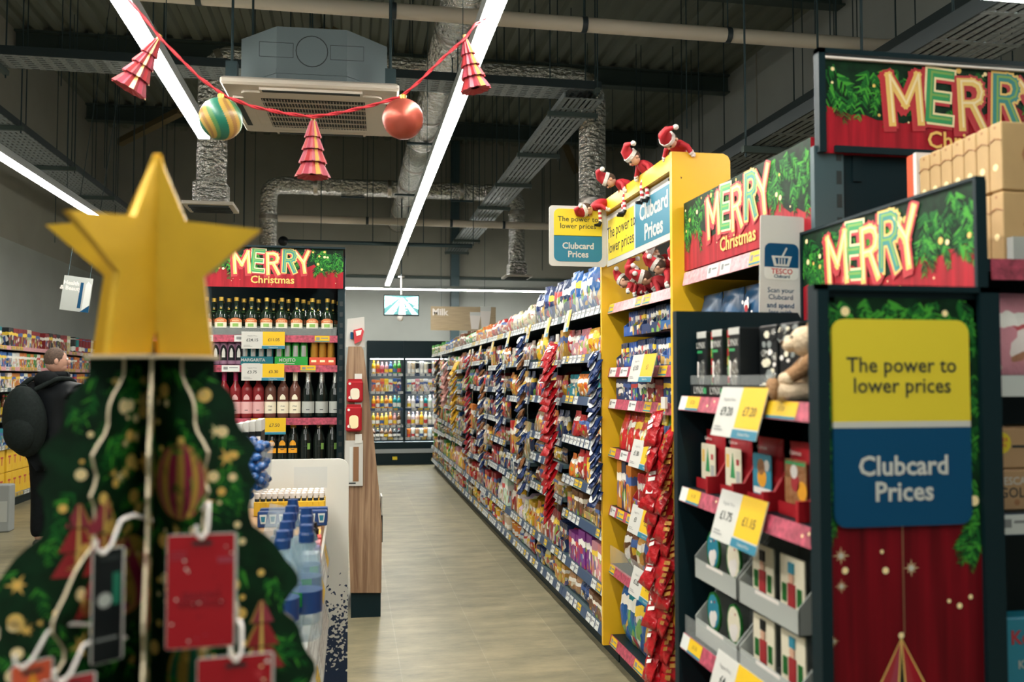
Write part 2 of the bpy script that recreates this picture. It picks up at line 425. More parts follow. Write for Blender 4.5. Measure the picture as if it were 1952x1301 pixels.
def dup(root, loc=None, rot=None, label=None, group=None, scale=None, color=None):
    def cp(o, par):
        c = o.copy(); C.objects.link(c); c.parent = par
        if color is not None: c.color = tuple(color) + (1,)
        for ch in kids(o): cp(ch, c)
        return c
    r = cp(root, None)
    if loc is not None: r.location = loc
    if rot is not None: r.rotation_euler = rot
    if scale is not None: r.scale = scale
    if label: r['label'] = label
    if group: r['group'] = group
    return r
_kids = {}
def kids(o):
    if o.name not in _kids: _kids[o.name] = [c for c in bpy.data.objects if c.parent == o]
    return _kids[o.name]
ORD = 'first second third fourth fifth sixth seventh eighth ninth tenth eleventh twelfth thirteenth fourteenth fifteenth sixteenth seventeenth eighteenth nineteenth twentieth twenty-first twenty-second twenty-third twenty-fourth twenty-fifth twenty-sixth twenty-seventh twenty-eighth twenty-ninth thirtieth'.split()

# prototypes live far below the floor only while the script runs; each is used for the first copy
class Proto:
    def __init__(s, root): s.root = root; s.used = False; kids(root)
    def put(s, loc, rot=(0, 0, 0), label=None, group=None, scale=None, color=None, cat=None):
        if s.used: o = dup(s.root, loc, rot, label, group, scale, color)
        else:
            s.used = True; o = s.root; o.location = loc; o.rotation_euler = rot
            if scale: o.scale = scale
            if label: o['label'] = label
            if group: o['group'] = group
            if color is not None:
                for q in [o] + kids(o): q.color = tuple(color) + (1,)
        if cat: o['category'] = cat
        return o

# ---------------------------------------------------------------- printed fir, headers, signs, cards
def sprig(mb, Tm, x, y, ang, ln, ok, z, n=11, w=.10):
    ca, sa = math.cos(ang), math.sin(ang)
    for i in range(n):
        t = (i + .6) / n; bx, by = x + ca * ln * t, y + sa * ln * t
        nl = ln * (.42 - .25 * t) * random.uniform(.8, 1.15)
        for sgn in (1, -1):
            a = ang + sgn * random.uniform(.55, .95); tx, ty = bx + nl * math.cos(a), by + nl * math.sin(a)
            if not (ok(tx, ty) and ok(bx, by)): continue
            wd = nl * w; ox, oy = -math.sin(a) * wd, math.cos(a) * wd
            m = random.choice(('fir_mid', 'fir_mid', 'fir_bright', 'fir_dark'))
            zz = z + random.uniform(0, .0006)
            mb.add([(bx - ox, by - oy, zz), (bx + nl * .6 * math.cos(a) - ox * .8, by + nl * .6 * math.sin(a) - oy * .8, zz), (tx, ty, zz), (bx + nl * .6 * math.cos(a) + ox * .8, by + nl * .6 * math.sin(a) + oy * .8, zz), (bx + ox, by + oy, zz)], [(0, 1, 2, 3, 4)], m, False, Tm)

def star(mb, Tm, x, y, r, z, m='cream_dot', n=8, inner=.25):
    pts = []
    for k in range(2 * n): a = math.pi * k / n; q = r * (1 if k % 2 == 0 else inner) * (1 if k % 4 == 0 else .75); pts.append((x + q * math.cos(a), y + q * math.sin(a), z))
    mb.add(pts, [tuple(range(2 * n))], m, False, Tm)

STROKES = {'M': [[(-.34, -.5), (-.34, .5), (0, -.12), (.34, .5), (.34, -.5)]], 'E': [[(.26, .5), (-.22, .5), (-.22, -.5), (.26, -.5)], [(-.22, 0), (.18, 0)]],
    'R': [[(-.24, -.5), (-.24, .5), (.06, .5), (.2, .43), (.25, .27), (.2, .1), (.06, .02), (-.24, .02)], [(.02, .02), (.27, -.5)]], 'Y': [[(-.31, .5), (0, -.02), (.31, .5)], [(0, -.02), (0, -.5)]]}
def block(mb, ch, size, wd, m, Tm, z):
    "a letter of broad poster strokes with square ends"
    k = 0
    for line in STROKES[ch]:
        for (x0, y0), (x1, y1) in zip(line, line[1:]):
            L = math.hypot(x1 - x0, y1 - y0); ux, uy = (x1 - x0) / L, (y1 - y0) / L; e = wd * .5
            q = [(x0 - ux * e - uy * e, y0 - uy * e + ux * e), (x0 - ux * e + uy * e, y0 - uy * e - ux * e), (x1 + ux * e + uy * e, y1 + uy * e - ux * e), (x1 + ux * e - uy * e, y1 + uy * e + ux * e)]
            k += 1; mb.add([(a * size, b * size, z + .00005 * k) for a, b in q], [(0, 1, 2, 3)], m, False, Tm)

LET = [('M', 'gold_letter', 'red_letter', -.36, 0, 4), ('E', 'green_letter', 'pale_gold', -.175, .05, -4), ('R', 'gold_letter', 'red_letter', 0.0, -.02, 2), ('R', 'teal_letter', 'gold_letter', .195, .05, -2), ('Y', 'gold_letter', 'red_letter', .36, .03, 8)]
def merry_print(Tm, w, h, cx=.5, tw=.62, seed=1, fir_right=True, d=.018):
    "printed MERRY Christmas panel, local origin bottom left, in its own plane"
    random.seed(seed); mb = MB()
    mb.box(0, 0, -d, w, h, 0, 'red_print', Tm)
    # dark green ground along the top, with a ragged lower edge
    pts = [(0, h)]; k = 24
    for i in range(k + 1):
        u = i / k; edge = .42 + .22 * abs(u - .5) ** .8 - .12 * math.sin(u * 9 + seed)
        if u > .8: edge -= .18
        if u < .12: edge -= .1
        pts.append((w * u, h * (edge + random.uniform(-.04, .04))))
    pts.append((w, h))
    for i in range(1, len(pts) - 2):
        mb.add([(pts[i][0], pts[i][1], .0006), (pts[i + 1][0], pts[i + 1][1], .0006), (pts[i + 1][0], h, .0006), (pts[i][0], h, .0006)], [(0, 1, 2, 3)], 'fir_dark', False, Tm)
    ok = lambda x, y: 0 < x < w and 0 < y < h
    for _ in range(70):
        u = random.random(); u = u if random.random() < .4 else (random.uniform(.76, 1) if random.random() < .6 else random.uniform(0, .22))
        lo = .75 if .25 < u < .75 else .55
        sprig(mb, Tm, w * u, h * random.uniform(lo, 1.0), random.uniform(-2.4, -.7), h * random.uniform(.22, .42), ok, .0012)
    for _ in range(16):
        u = random.choice((random.uniform(.02, .2), random.uniform(.78, .98), random.uniform(.2, .8))); v = random.uniform(.42, .95) if (u < .2 or u > .78) else random.uniform(.8, .97)
        mb.disc(w * u, h * v, h * random.uniform(.014, .036), .0024, random.choice(('gold_dot', 'cream_dot')), Tm)
    for _ in range(9): mb.disc(w * random.uniform(.2, .95), h * random.uniform(.05, .4), h * random.uniform(.006, .014), .0024, 'cream_dot', Tm, 6)
    S = tw * w
    for ch, face, edge, ox, oy, rot in LET:
        sz = min(h * .50, S * .30)
        Lm = Tm @ T(w * cx + ox * S, h * .62 + oy * h, 0) @ RZ(rot)
        block(mb, ch, sz, .30, 'red_letter', Lm @ T(-.06 * sz, -.05 * sz, 0), .0030)
        block(mb, ch, sz, .27, edge, Lm, .0036)
        block(mb, ch, sz, .17, face, Lm, .0042)
        block(mb, ch, sz, .05, 'pale_gold' if face == 'gold_letter' else 'leaf_label', Lm @ T(.025 * sz, .02 * sz, 0), .0046)
    mb.text('Christmas', h * .26, 'gold_dot', Tm @ T(w * cx, h * .185, 0), .016, .0034)
    return mb

def rrect(w, h, r, corners=(1, 1, 1, 1), n=5):
    "rounded rectangle outline, corners: bl, br, tr, tl"
    pts = []
    for (cx, cy, a0), c in zip(((r, r, 180), (w - r, r, 270), (w - r, h - r, 0), (r, h - r, 90)), corners):
        if not c: pts.append((0 if a0 in (180, 90) else w, 0 if a0 in (180, 270) else h)); continue
        for k in range(n + 1): a = R_(a0 + 90 * k / n); pts.append((cx + r * math.cos(a), cy + r * math.sin(a)))
    return pts

def price_card(name, Tm, w, h, left, right, label, small='Regular Price'):
    mb = MB(); mb.box(0, 0, -.002, w, h, 0, 'paper_white', Tm)
    if right is not None:
        mb.rect(w * .49, h * .2, w, h, .0006, 'ticket_yellow', Tm); mb.rect(w * .47, 0, w, h * .17, .0006, 'teal_card', Tm)
        mb.text(right, h * .25, 'ink', Tm @ T(w * .745, h * .52, 0), .005, .0014)
        mb.text('Clubcard Price', h * .085, 'paper_white', Tm @ T(w * .735, h * .085, 0), .006, .0014)
        mb.text(left, h * .25, 'ink', Tm @ T(w * .25, h * .5, 0), .005, .0014)
        mb.text(small, h * .10, 'grey_ink', Tm @ T(w * .25, h * .75, 0), 0, .0014)
        mb.rect(w * .05, h * .18, w * .2, h * .2, .0014, 'grey_ink', Tm); mb.rect(w * .05, h * .12, w * .25, h * .14, .0014, 'grey_ink', Tm)
    else:
        mb.rect(0, h * .16, w, h, .0006, 'ticket_yellow', Tm); mb.rect(0, 0, w, h * .13, .0006, 'teal_card', Tm)
        mb.text(left, h * .28, 'ink', Tm @ T(w * .5, h * .55, 0), .004, .0014)
    return solid(name, mb, label, 'price card')

AIS = (0, -1, 0)        # reading direction on faces that look into the aisle (towards -X)
def ticket_strip(mb, Tm, w, h, kind):
    "printed edge strip along a shelf front"
    mb.box(0, 0, -.004, w, h, 0, {'run': 'ticket_navy', 'promo': 'ticket_pink', 'pale': 'ticket_pale_pink', 'plain': 'dark_steel_light'}[kind], Tm)
    x = random.uniform(.0, .02)
    while x < w - .05:
        tw = random.uniform(.06, .095)
        if x + tw > w: break
        if kind == 'run':
            r = random.random(); m = 'ticket_white' if r < .66 else ('ticket_yellow' if r < .82 else None)
        elif kind == 'plain': m = 'ticket_white' if random.random() < .85 else 'ticket_yellow'
        else:
            r = random.random(); m = 'ticket_yellow' if r < .45 else ('ticket_white' if r < .65 else None); tw *= 1.4
        if m and x + tw < w:
            mb.rect(x, h * .04, x + tw, h * .96, .0008, m, Tm)
            mb.rect(x + tw * .1, h * .35, x + tw * .34, h * .75, .0014, 'grey_ink', Tm); mb.rect(x + tw * .42, h * .55, x + tw * .9, h * .68, .0014, 'grey_ink', Tm)
            if m == 'ticket_yellow': mb.rect(x, h * .1, x + tw, h * .24, .0014, 'teal_card', Tm)
        x += tw + (random.uniform(.012, .03) if kind != 'promo' else random.uniform(.03, .14))
# ================================================================ lamps of the shop, plus an added unseen one
LZ = 3.1
def strip_lamp(label, x0, y0, x1, y1, wd=.07, z=LZ):
    t = thing('strip_light', label, 'ceiling light', (x0, y0, z), 0, 'linear ceiling lights')
    mb = MB(); dx, dy = x1 - x0, y1 - y0; L = math.hypot(dx, dy)
    F = frame((x0, y0, z), (dx / L, dy / L, 0), (0, 0, 1))      # local: x along, y up
    mb.box(0, .015, -wd * .62, L, .075, wd * .62, 'lamp_housing', F); part('housing', mb, t)
    mb = MB(); mb.prism([(0, 0), (0, .015), (L, .015), (L, 0)], -wd / 2, wd / 2, 'lamp', F); part('diffuser', mb, t)
    mb = MB(); k = 0.8
    while k < L: mb.box(k - .002, .075, -.002, k + .002, 3.0 - .12, .002, 'rod', F); k += 2.4
    part('suspension_wire', mb, t)
    return t
xs2 = (P(945, 0, Z=LZ).x + P(740, 545, Z=LZ).x) / 2; xs1 = (P(225, 0, Z=LZ).x + P(390, 265, Z=LZ).x) / 2
strip_lamp('long white strip light above the centre of the aisle, right of the cassette unit', xs2, -.7, xs2, P(740, 545, Z=LZ).y)
strip_lamp('white strip light ending above the silver diffuser, left of the cassette unit', xs1, -.7, xs1, P(390, 265, Z=LZ).y)
xs3 = P(60, 338, Z=LZ).x
strip_lamp('white strip light nearest the left wall, behind the gold star', xs3, .5, xs3, 11.5)
pa, pb = P(655, 552, Y=15.9), P(1040, 556, Y=15.9)
strip_lamp('white strip light running crosswise in front of the back wall', pa.x - 1.5, 15.9, pb.x + .4, 15.9, .06, (pa.z + pb.z) / 2)
strip_lamp('added unseen strip light over the next aisle right of the tall shelving', 3.6, 1.2, 3.6, 5.0)  # unseen lamp added to brighten the top right, hidden behind the big header
a = P(1748, -20, Y=2.6); strip_lamp('short strip light at the top right corner of the view', a.x, 2.6, a.x + 1.2, 2.6, .06, a.z)

# ================================================================ room
XL, XR, YB, ZR = -4.4, 5.6, 17.2, 6.1
mb = MB(); mb.box(XL, -3, -.1, XR, YB, 0, 'floor'); struct('floor', mb)
mb = MB(); mb.box(XL - .1, YB, 0, XR + .1, YB + .1, 3.45, 'wall_paint'); mb.box(XL - .1, YB + .02, 3.45, XR + .1, YB + .1, ZR + .2, 'wall_dark')
mb.box(XL - .1, YB - .04, 3.42, XR + .1, YB, 3.47, 'beam_steel'); struct('wall_back', mb)
mb = MB(); mb.box(XL - .1, -3, 0, XL, YB, 3.3, 'wall_paint'); mb.box(XL - .1, -3, 3.3, XL, YB, ZR + .2, 'wall_dark'); struct('wall_left', mb)
mb = MB(); mb.box(XR, -3, 0, XR + .1, YB, ZR + .2, 'wall_paint')
for k in range(9): mb.box(XR - .012, -1 + 2.1 * k, 0, XR, -.98 + 2.1 * k, ZR, 'wall_dark')
struct('wall_right', mb)
mb = MB(); x = XL
pr = []
while x < XR: pr += [(x, 0), (x + .10, 0), (x + .13, .06), (x + .22, .06), (x + .25, 0)]; x += .25
vs = []; fs = []
for i, (px, pz) in enumerate(pr):
    vs += [(px, -3, ZR + pz), (px, YB + .1, ZR + pz)]
    if i: fs.append((2 * i - 2, 2 * i - 1, 2 * i + 1, 2 * i))
mb.add(vs, fs, 'roof_deck'); struct('ceiling', mb)
for k, y in enumerate((3.0, 6.2, 9.4, 12.6, 15.8)):
    mb = MB(); mb.box(XL, y - .09, ZR - .03, XR, y + .09, ZR - .005, 'beam_steel'); mb.box(XL, y - .012, ZR - .26, XR, y + .012, ZR - .03, 'beam_steel'); mb.box(XL, y - .09, ZR - .28, XR, y + .09, ZR - .26, 'beam_steel')
    struct('ceiling_beam_%d' % (k + 1), mb)
for k, (p, q) in enumerate(((P(575, 72, Y=11.5), P(705, 36, Y=12.5)), (P(228, 272, Y=15.5), P(345, 212, Y=14.0)), (P(1186, 235, Y=16.6), P(1238, 20, Y=16.6)), (P(1100, 330, Y=16.9), P(1010, 120, Y=16.9)))):
    mb = MB(); mb.tube([p, q], .075, 'brace_steel', 4, smooth=False); struct('ceiling_brace_beam_%d' % (k + 1), mb)
mb = MB(); a = P(866, 640, Y=17.15); mb.box(a.x - .08, 17.0, 0, a.x + .08, YB, ZR, 'dark_steel_light'); struct('wall_column_1', mb)

# ================================================================ ducts, trays, pipes, cassette unit
def bendpath(pts, r=.22, n=5):
    pts = [Vector(p) for p in pts]; out = [pts[0]]
    for i in range(1, len(pts) - 1):
        a, b, c = pts[i - 1], pts[i], pts[i + 1]; u = (a - b).normalized() * r; v = (c - b).normalized() * r
        for k in range(n + 1):
            t = k / n; out.append((b + u) * (1 - t) ** 2 + b * 2 * t * (1 - t) + (b + v) * t * t)
    out.append(pts[-1]); return out
def densify(p, step=.05):
    out = []
    for a, b in zip(p, p[1:]):
        n = max(1, int((b - a).length / step))
        for k in range(n): out.append(a.lerp(b, k / n))
    out.append(p[-1]); return out
def duct(name, label, pts, r, hang=(), ends=(), into=None):
    t = into or thing(name, label, 'air duct', pts[0]); mb = MB()
    path = densify(bendpath(pts)); random.seed(len(label))
    mb.tube(path, r, 'foil', 18, rr=[r * random.uniform(.975, 1.02) for _ in path]); part('foil_sleeve', mb, t)
    L = 0; last = 0
    for a, b in zip(path, path[1:]):
        L += (b - a).length
        if L - last > 1.15: last = L; d = (b - a).normalized() * .03; mb = MB(); mb.tube([a - d, a + d], r * 1.035, 'foil_tape', 18); part('joint_tape', mb, t)
    for h in hang:
        mb = MB(); h = Vector(h); mb.tube([h - Vector((r + .02, 0, 0)), h + Vector((-r - .02, 0, ZR - h.z - .01))], .006, 'rod', 5); mb.tube([h + Vector((r + .02, 0, 0)), h + Vector((r + .02, 0, ZR - h.z))], .006, 'rod', 5)
        mb.box(h.x - r - .05, h.y - .02, h.z - r - .03, h.x + r + .05, h.y + .02, h.z - r - .005, 'rod'); part('hanger', mb, t)
    for e in ends:
        e = Vector(e); s = r * 1.1; mb = MB(); mb.bbox(e.x - s, e.y - s, e.z, e.x + s, e.y + s, e.z + .22, 'foil', .03); part('plenum_box', mb, t)
        mb = MB(); q = r * 1.65
        mb.prism(rrect(2 * q, 2 * q, .01), 0, .03, 'ac_panel', T(e.x - q, e.y - q, e.z - .03))
        for k in range(5): mb.box(e.x - q * .8, e.y - q * .75 + k * q * .33, e.z - .045, e.x + q * .8, e.y - q * .75 + k * q * .33 + .02, e.z - .03, 'ac_dark')
        part('diffuser', mb, t)
    return t
DZ = 4.47
xm = P(845, 130, Z=DZ).x
main = duct('air_duct', 'silver foil duct system with a long main run over the aisle and two branches', [(xm, 1.5, DZ), (xm, YB, DZ)], .17, [(xm, y, DZ) for y in (3.2, 6.0, 10.5, 13.5)])
pl = P(404, 130, Z=DZ); prr = P(1163, 130, Z=DZ); yc = (pl.y + prr.y) / 2 + .1
pld = P(404, 393, Z=3.1); prd = P(1163, 430, Y=yc)
duct('air_duct', into=main, label='silver foil branch duct behind the cassette unit, dropping at both ends', pts=[(P(404, 300, Y=yc).x, yc, 3.33), (P(404, 300, Y=yc).x, yc, DZ), (prr.x - .06, yc, DZ), (prr.x - .06, yc, 3.2)], r=.135, hang=[(pl.x + .9, yc, DZ), (prr.x - .8, yc, DZ)], ends=[(P(404, 300, Y=yc).x, yc, 3.10), (prr.x - .06, yc, 2.98)])
a = P(512, 352, Y=14.3); b = P(985, 355, Y=14.3); zz = a.z
duct('air_duct', into=main, label='silver foil branch duct near the back wall above the hanging screen', pts=[(a.x, 14.3, 2.9), (a.x, 14.3, zz), (b.x, 14.3, zz), (b.x, 14.3, 3.4)], r=.135, hang=[(a.x + 1.3, 14.3, zz), (b.x - .9, 14.3, zz)], ends=[(b.x, 14.3, P(985, 527, Y=14.3).z)])

def tray(label, p0, p1, wd, z, mat_side='dark_tray', ribs=True, hang=1.3, sides=.07):
    t = thing('cable_tray', label, 'cable tray', (p0[0], p0[1], z)); p0 = Vector((p0[0], p0[1], z)); p1 = Vector((p1[0], p1[1], z)); L = (p1 - p0).length
    F = frame(p0, p1 - p0, (0, 0, 1)); mb = MB()      # x along, y up, z sideways
    n = max(2, int(wd / .045)); s = wd / n
    for k in range(n): mb.box(0, 0, -wd / 2 + k * s + s * .18, L, .004, -wd / 2 + (k + 1) * s - s * .18, 'tray_steel', F)
    x = 0
    while x < L: mb.box(x, -.001, -wd / 2, x + (.05 if ribs else .03), .005, wd / 2, 'tray_steel', F); x += .11 if ribs else .3
    part('perforated_bed', mb, t); mb = MB()
    for sg in (-1, 1): mb.box(0, 0, sg * wd / 2 - .006, L, sides, sg * wd / 2 + .006, mat_side, F)
    part('side_rail', mb, t); x = .4; mb = MB()
    for k in range(3): mb.tube([F @ Vector((0, .03 + .01 * k, -wd * .3 + k * wd * .22)), F @ Vector((L, .03, -wd * .3 + k * wd * .22))], .016, 'black_plastic', 6)
    part('cable', mb, t)
    while x < L:
        mb = MB(); mb.box(x - .02, -.045, -wd / 2 - .06, x + .02, -.004, wd / 2 + .06, 'beam_steel', F)
        for sg in (-1, 1): mb.box(x - .005, -.07, sg * (wd / 2 + .04) - .005, x + .005, ZR - z, sg * (wd / 2 + .04) + .005, 'rod', F)
        part('hanger', mb, t); x += hang
    return t
TZ = 3.9
a = P(1150, 190, Z=TZ); b = P(842, 495, Z=TZ); xt = (a.x + b.x) / 2
tray('grey slotted cable tray running back above the right shelving', (xt, a.y, 0), (xt, 17.0, 0), .34, TZ, 'tray_steel', False, 1.5, .05)
c = P(0, 150, Z=TZ + .02); d = P(1160, 178, Z=TZ + .02); yt = (c.y + d.y) / 2
tray('perforated cable tray with a black rail crossing behind the cassette unit', (XL + .05, yt, 0), (xt + .15, yt, 0), .32, TZ + .08, 'dark_tray', True, 1.2)
a = P(20, 215, Z=TZ); b = P(215, 395, Z=TZ); xt2 = (a.x + b.x) / 2 - .05
tray('wide perforated cable tray along the left wall', (xt2, 3.5, 0), (xt2, 16.5, 0), .42, TZ - .1, 'dark_tray', True, 1.6)
a = P(1400, 300, Z=TZ); b = P(1540, 222, Z=TZ); xt3 = (a.x + b.x) / 2
tray('perforated cable tray high beside the right wall', (xt3, 1.0, 0), (xt3, 16.5, 0), .45, TZ, 'dark_tray', True, 1.7)
a = P(1850, 60, Y=3.3)
tray('grey cable tray at the top right above the big header sign', (a.x + .12, 2.2, 0), (a.x + .12, 6.0, 0), .42, a.z, 'dark_tray', False, 1.3)

def pipe(label, pts, r, clips, rods=True):
    t = thing('pipe', label, 'pipe', pts[0]); mb = MB(); mb.tube(bendpath(pts, .12), r, 'beige_pipe', 14); part('pipe_run', mb, t)
    for c, ax in clips:
        c = Vector(c); d = Vector(ax) * .02; mb = MB(); mb.tube([c - d, c + d], r * 1.1, 'pipe_clip', 14); mb.tube([c + Vector((0, 0, r)), (c.x, c.y, ZR - .01)], .006, 'rod', 5); part('pipe_clip', mb, t)
PY = 6.3
a = P(330, 2, Y=PY); b = P(1705, 95, Y=PY); pz = (P(750, 20, Y=PY).z + P(1113, 48, Y=PY).z) / 2
pipe('thick beige pipe crossing the whole ceiling in front of the cassette unit', [(a.x - 1.6, PY, pz), (b.x, PY, pz), (b.x, 2.2, pz)], .055, [((P(x, 30, Y=PY).x, PY, pz), (1, 0, 0)) for x in (378, 750, 1113, 1387)])
a = P(530, 412, Y=13.2); b = P(1000, 437, Y=13.2)
pipe('thin beige pipe crossing in front of the far wall', [(a.x, 13.2, a.z - .03), (b.x + 2, 13.2, a.z - .03)], .055, [((P(x, 420, Y=13.2).x, 13.2, a.z - .03), (1, 0, 0)) for x in (700, 860, 960)])
a = P(540, 460, Y=12.4); b = P(900, 464, Y=12.4)
mb = MB(); mb.tube([a, (b.x, 12.4, a.z)], .028, 'rod', 8); mb.ball(a, .07, 'black_plastic')
for k in range(4): x = a.x + .5 + .7 * k; mb.tube([(x, 12.4, a.z), (x, 12.4, ZR)], .006, 'rod', 5)
solid('sprinkler_pipe', mb, 'thin dark pipe with a black end fitting below the far beige pipe', 'pipe')
# threaded rods that hold services out of sight
random.seed(5); proto = None
mb = MB(); mb.tube([(0, 0, 0), (0, 0, 2.9)], .006, 'rod', 5); pr_ = Proto(solid('hanging_rod', mb, 'thin threaded rod hanging from the dark roof deck', 'rod', 'threaded rods under the roof', loc=(0, 0, 0)))
for k in range(54):
    if k < 20: x, y, h = random.uniform(-4, 3.6), random.uniform(9, 16.6), random.uniform(1.4, 2.9)
    elif k < 44: x, y, h = random.uniform(2.6, 5.2), random.uniform(4.5, 13), random.uniform(1.6, 2.9)
    else: x, y, h = random.uniform(-4.1, -1.6), random.uniform(7, 14), random.uniform(1.6, 2.8)
    x = XL + .25 * round((x - XL) / .25) + .05
    pr_.put((x, y, ZR - h), (0, 0, 0), scale=(1, 1, h / 2.9))

# cassette air conditioner
q = [P(427, 159, Z=3.06), P(765, 172, Z=3.06), P(748, 268, Z=3.06), P(468, 258, Z=3.06)]
cx, cy = sum(p.x for p in q) / 4, sum(p.y for p in q) / 4; ang = math.degrees(math.atan2(q[1].y - q[0].y, q[1].x - q[0].x)) * .6
ac = thing('air_conditioner', 'square ceiling cassette air conditioner with beige grille panel hanging over the aisle', 'air conditioner', (cx, cy, 3.06), ang)
S = .475
mb = MB(); mb.bbox(-S, -S, .012, S, S, .055, 'ac_panel', .012); mb.prism(rrect(2 * S * .8, 2 * S * .8, .03), 0, .014, 'ac_panel', T(-S * .8, -S * .8, -.002)); part('fascia_panel', mb, ac, False)
for k in range(4):
    Tm = RZ(90 * k); mb = MB(); mb.box(-S * .58, -S * .92, -.0035, S * .58, -S * .74, .012, 'ac_panel', Tm); mb.box(-S * .55, -S * .915, -.0065, S * .55, -S * .85, -.003, 'ac_dark', Tm); part('air_vane', mb, ac, False)
mb = MB(); g = S * .60; mb.box(-g, -g, -.004, g, g, .0, 'ac_dark')
for k in range(34): x = -g + 2 * g * (k + .5) / 34; mb.box(x - .0010, -g, -.012, x + .0010, g, -.004, 'ac_panel')
for k in range(6): y = -g + 2 * g * (k + .5) / 6; mb.box(-g, y - .004, -.011, g, y + .004, -.004, 'ac_panel')
part('intake_grille', mb, ac, False)
mb = MB(); c8 = []; s8 = S * .86; ch = .22
for sx, sy in ((1, -1), (1, 1), (-1, 1), (-1, -1)):
    pts = [(sx * s8, sy * (s8 - ch)), (sx * (s8 - ch), sy * s8)]
    c8 += pts if (sx * sy > 0) else pts[::-1]
mb.prism(c8, .06, .36, 'ac_grey'); mb.prism([(p[0] * 1.015, p[1] * 1.015) for p in c8], .10, .125, 'ac_grey')
mb.tube([(.085 * math.cos(k * .2618), -s8 - .001, .23 + .085 * math.sin(k * .2618)) for k in range(25)], .0025, 'ac_dark', 5)
for x in (-.19, .19):
    for q0, q1 in (((x - .09, .19), (x + .09, .19)), ((x - .09, .27), (x + .09, .27)), ((x - .09, .19), (x - .09, .27)), ((x + .09, .19), (x + .09, .27))): mb.tube([(q0[0], -s8 - .001, q0[1]), (q1[0], -s8 - .001, q1[1])], .0015, 'ac_dark', 4)
part('casing', mb, ac, False)
for sx in (-1, 1):
    for sy in (-1, 1):
        mb = MB(); mb.tube([(sx * S * .9, sy * S * .78, .04), (sx * S * .9, sy * S * .78, 2.9)], .008, 'rod', 6); mb.box(sx * S * .9 - .03, sy * S * .78 - .03, .07, sx * S * .9 + .03, sy * S * .78 + .03, .16, 'rod'); part('hanger_rod', mb, ac, False)

# ================================================================ garland across the aisle
GA = P(238, -22, Y=3.7); GB = P(925, 20, Y=3.75); GA = Vector((xs1, 3.7, 3.1)); GB = Vector((xs2, P(932, 25, Z=3.1).y, 3.1)); gy = 3.66
gp = [GA] + [P(x, y, Y=gy) for x, y in ((262, 18), (284, 45), (305, 72), (340, 108), (380, 148), (430, 184), (480, 203), (540, 216), (597, 223), (650, 215), (710, 201), (765, 184), (800, 155), (845, 110), (888, 72), (905, 48))] + [GB]
t = thing('garland', 'red braided garland cord slung between the two strip lights', 'garland', gp[0]); mb = MB()
path = densify(gp, .02)
for ph in (0, math.pi): mb.tube([p + Vector((0, .004 * math.cos(i * .9 + ph), .004 * math.sin(i * .9 + ph))) for i, p in enumerate(path)], .0045, 'red_ribbon', 5)
part('cord', mb, t)
def orn_tree(label, x, y, lean, sc_):
    o = P(x, y, Y=gy + .02); t = thing('tree_ornament', label, 'ornament', o, 0, 'tree ornaments on the garland'); t.rotation_euler = (0, R_(lean), 0); t.scale = (sc_,) * 3
    z = -.01
    for k, (r0, r1, h) in enumerate(((.012, .034, .066), (.022, .044, .058), (.03, .056, .06), (.038, .070, .062))):
        mb = MB(); n = 24; vs = []; fs = []
        for j in range(n):
            a = 2 * math.pi * j / n; f = 1.0 if j % 2 == 0 else .84
            vs += [(r0 * f * math.cos(a), r0 * f * math.sin(a), z), (r1 * f * math.cos(a), r1 * f * math.sin(a), z - h), (r0 * .5 * math.cos(a), r0 * .5 * math.sin(a), z - h + .012)]
        for j in range(n):
            q2 = (j + 1) % n; b = j * 3; c = q2 * 3
            mb.add([vs[i] for i in (b, b + 1, c + 1, c)], [(0, 1, 2, 3)], ('orn_gold' if j % 6 == 1 else ('orn_red' if (j // 3 + k) % 2 else 'orn_pink')))
            mb.add([vs[i] for i in (b + 1, b + 2, c + 2, c + 1)], [(0, 1, 2, 3)], 'orn_red')
        part('tier', mb, t, False); z -= h - .008
    mb = MB(); mb.tube([(0, 0, .012), (0, 0, -.02)], .008, 'orn_gold', 8); part('hanging_loop', mb, t, False)
orn_tree('red and gold paper tree hanging at the left of the garland over the strip light', 303, 72, 27, 1.04)
orn_tree('red and gold paper tree hanging at the lowest middle point of the garland', 597, 226, 0, 1.04)
orn_tree('red and gold paper tree hanging right on the garland by the long strip light', 886, 72, -12, .98)
def bauble(label, x, y, xt_, yt_, striped):
    o = P(x, y, Y=gy); t = thing('bauble', label, 'bauble', o, 0, 'baubles on the garland'); mb = MB(); r = .084
    if striped: mb.ball((0, 0, 0), r, 'orn_gold', None, 36, 24, mf=lambda u, v: ('orn_gold', 'leaf_label', 'gold_letter', 'can_green', 'can_teal', 'pale_gold')[int((u * 12 + v * 3.2) % 6)] if True else None)
    else: mb.ball((0, 0, 0), r, 'bauble_red', None, 28, 18)
    part('globe', mb, t, False); mb = MB(); mb.lathe([(.014, r - .004), (.014, r + .014), (.006, r + .02)], 'gold_foil'); part('cap', mb, t, False)
dm('st_green', (.012, .15, .09), .35); dm('st_lime', (.09, .22, .07), .35); dm('st_gold', (.45, .28, .06), .35); dm('st_copper', (.30, .16, .05), .35)
def bauble2(label, x, y):
    o = P(x, y, Y=gy); t = thing('bauble', label, 'bauble', o, 0, 'baubles on the garland'); mb = MB(); r = .084
    cs = ('st_green', 'st_green', 'st_gold', 'st_copper', 'st_gold', 'st_lime')
    mb.ball((0, 0, 0), r, 'st_gold', RY(25), 72, 44, mf=lambda u, v: cs[int((u * 18 + v * 11.0) % 6)]); part('globe', mb, t, False)
    mb = MB(); mb.lathe([(.014, r - .004), (.014, r + .014), (.006, r + .02)], 'gold_foil'); part('cap', mb, t, False)
bauble2('green and gold swirled bauble hanging left on the garland', 421, 227)
bauble('plain shiny red bauble hanging right on the garland', 768, 227, 0, 0, False)

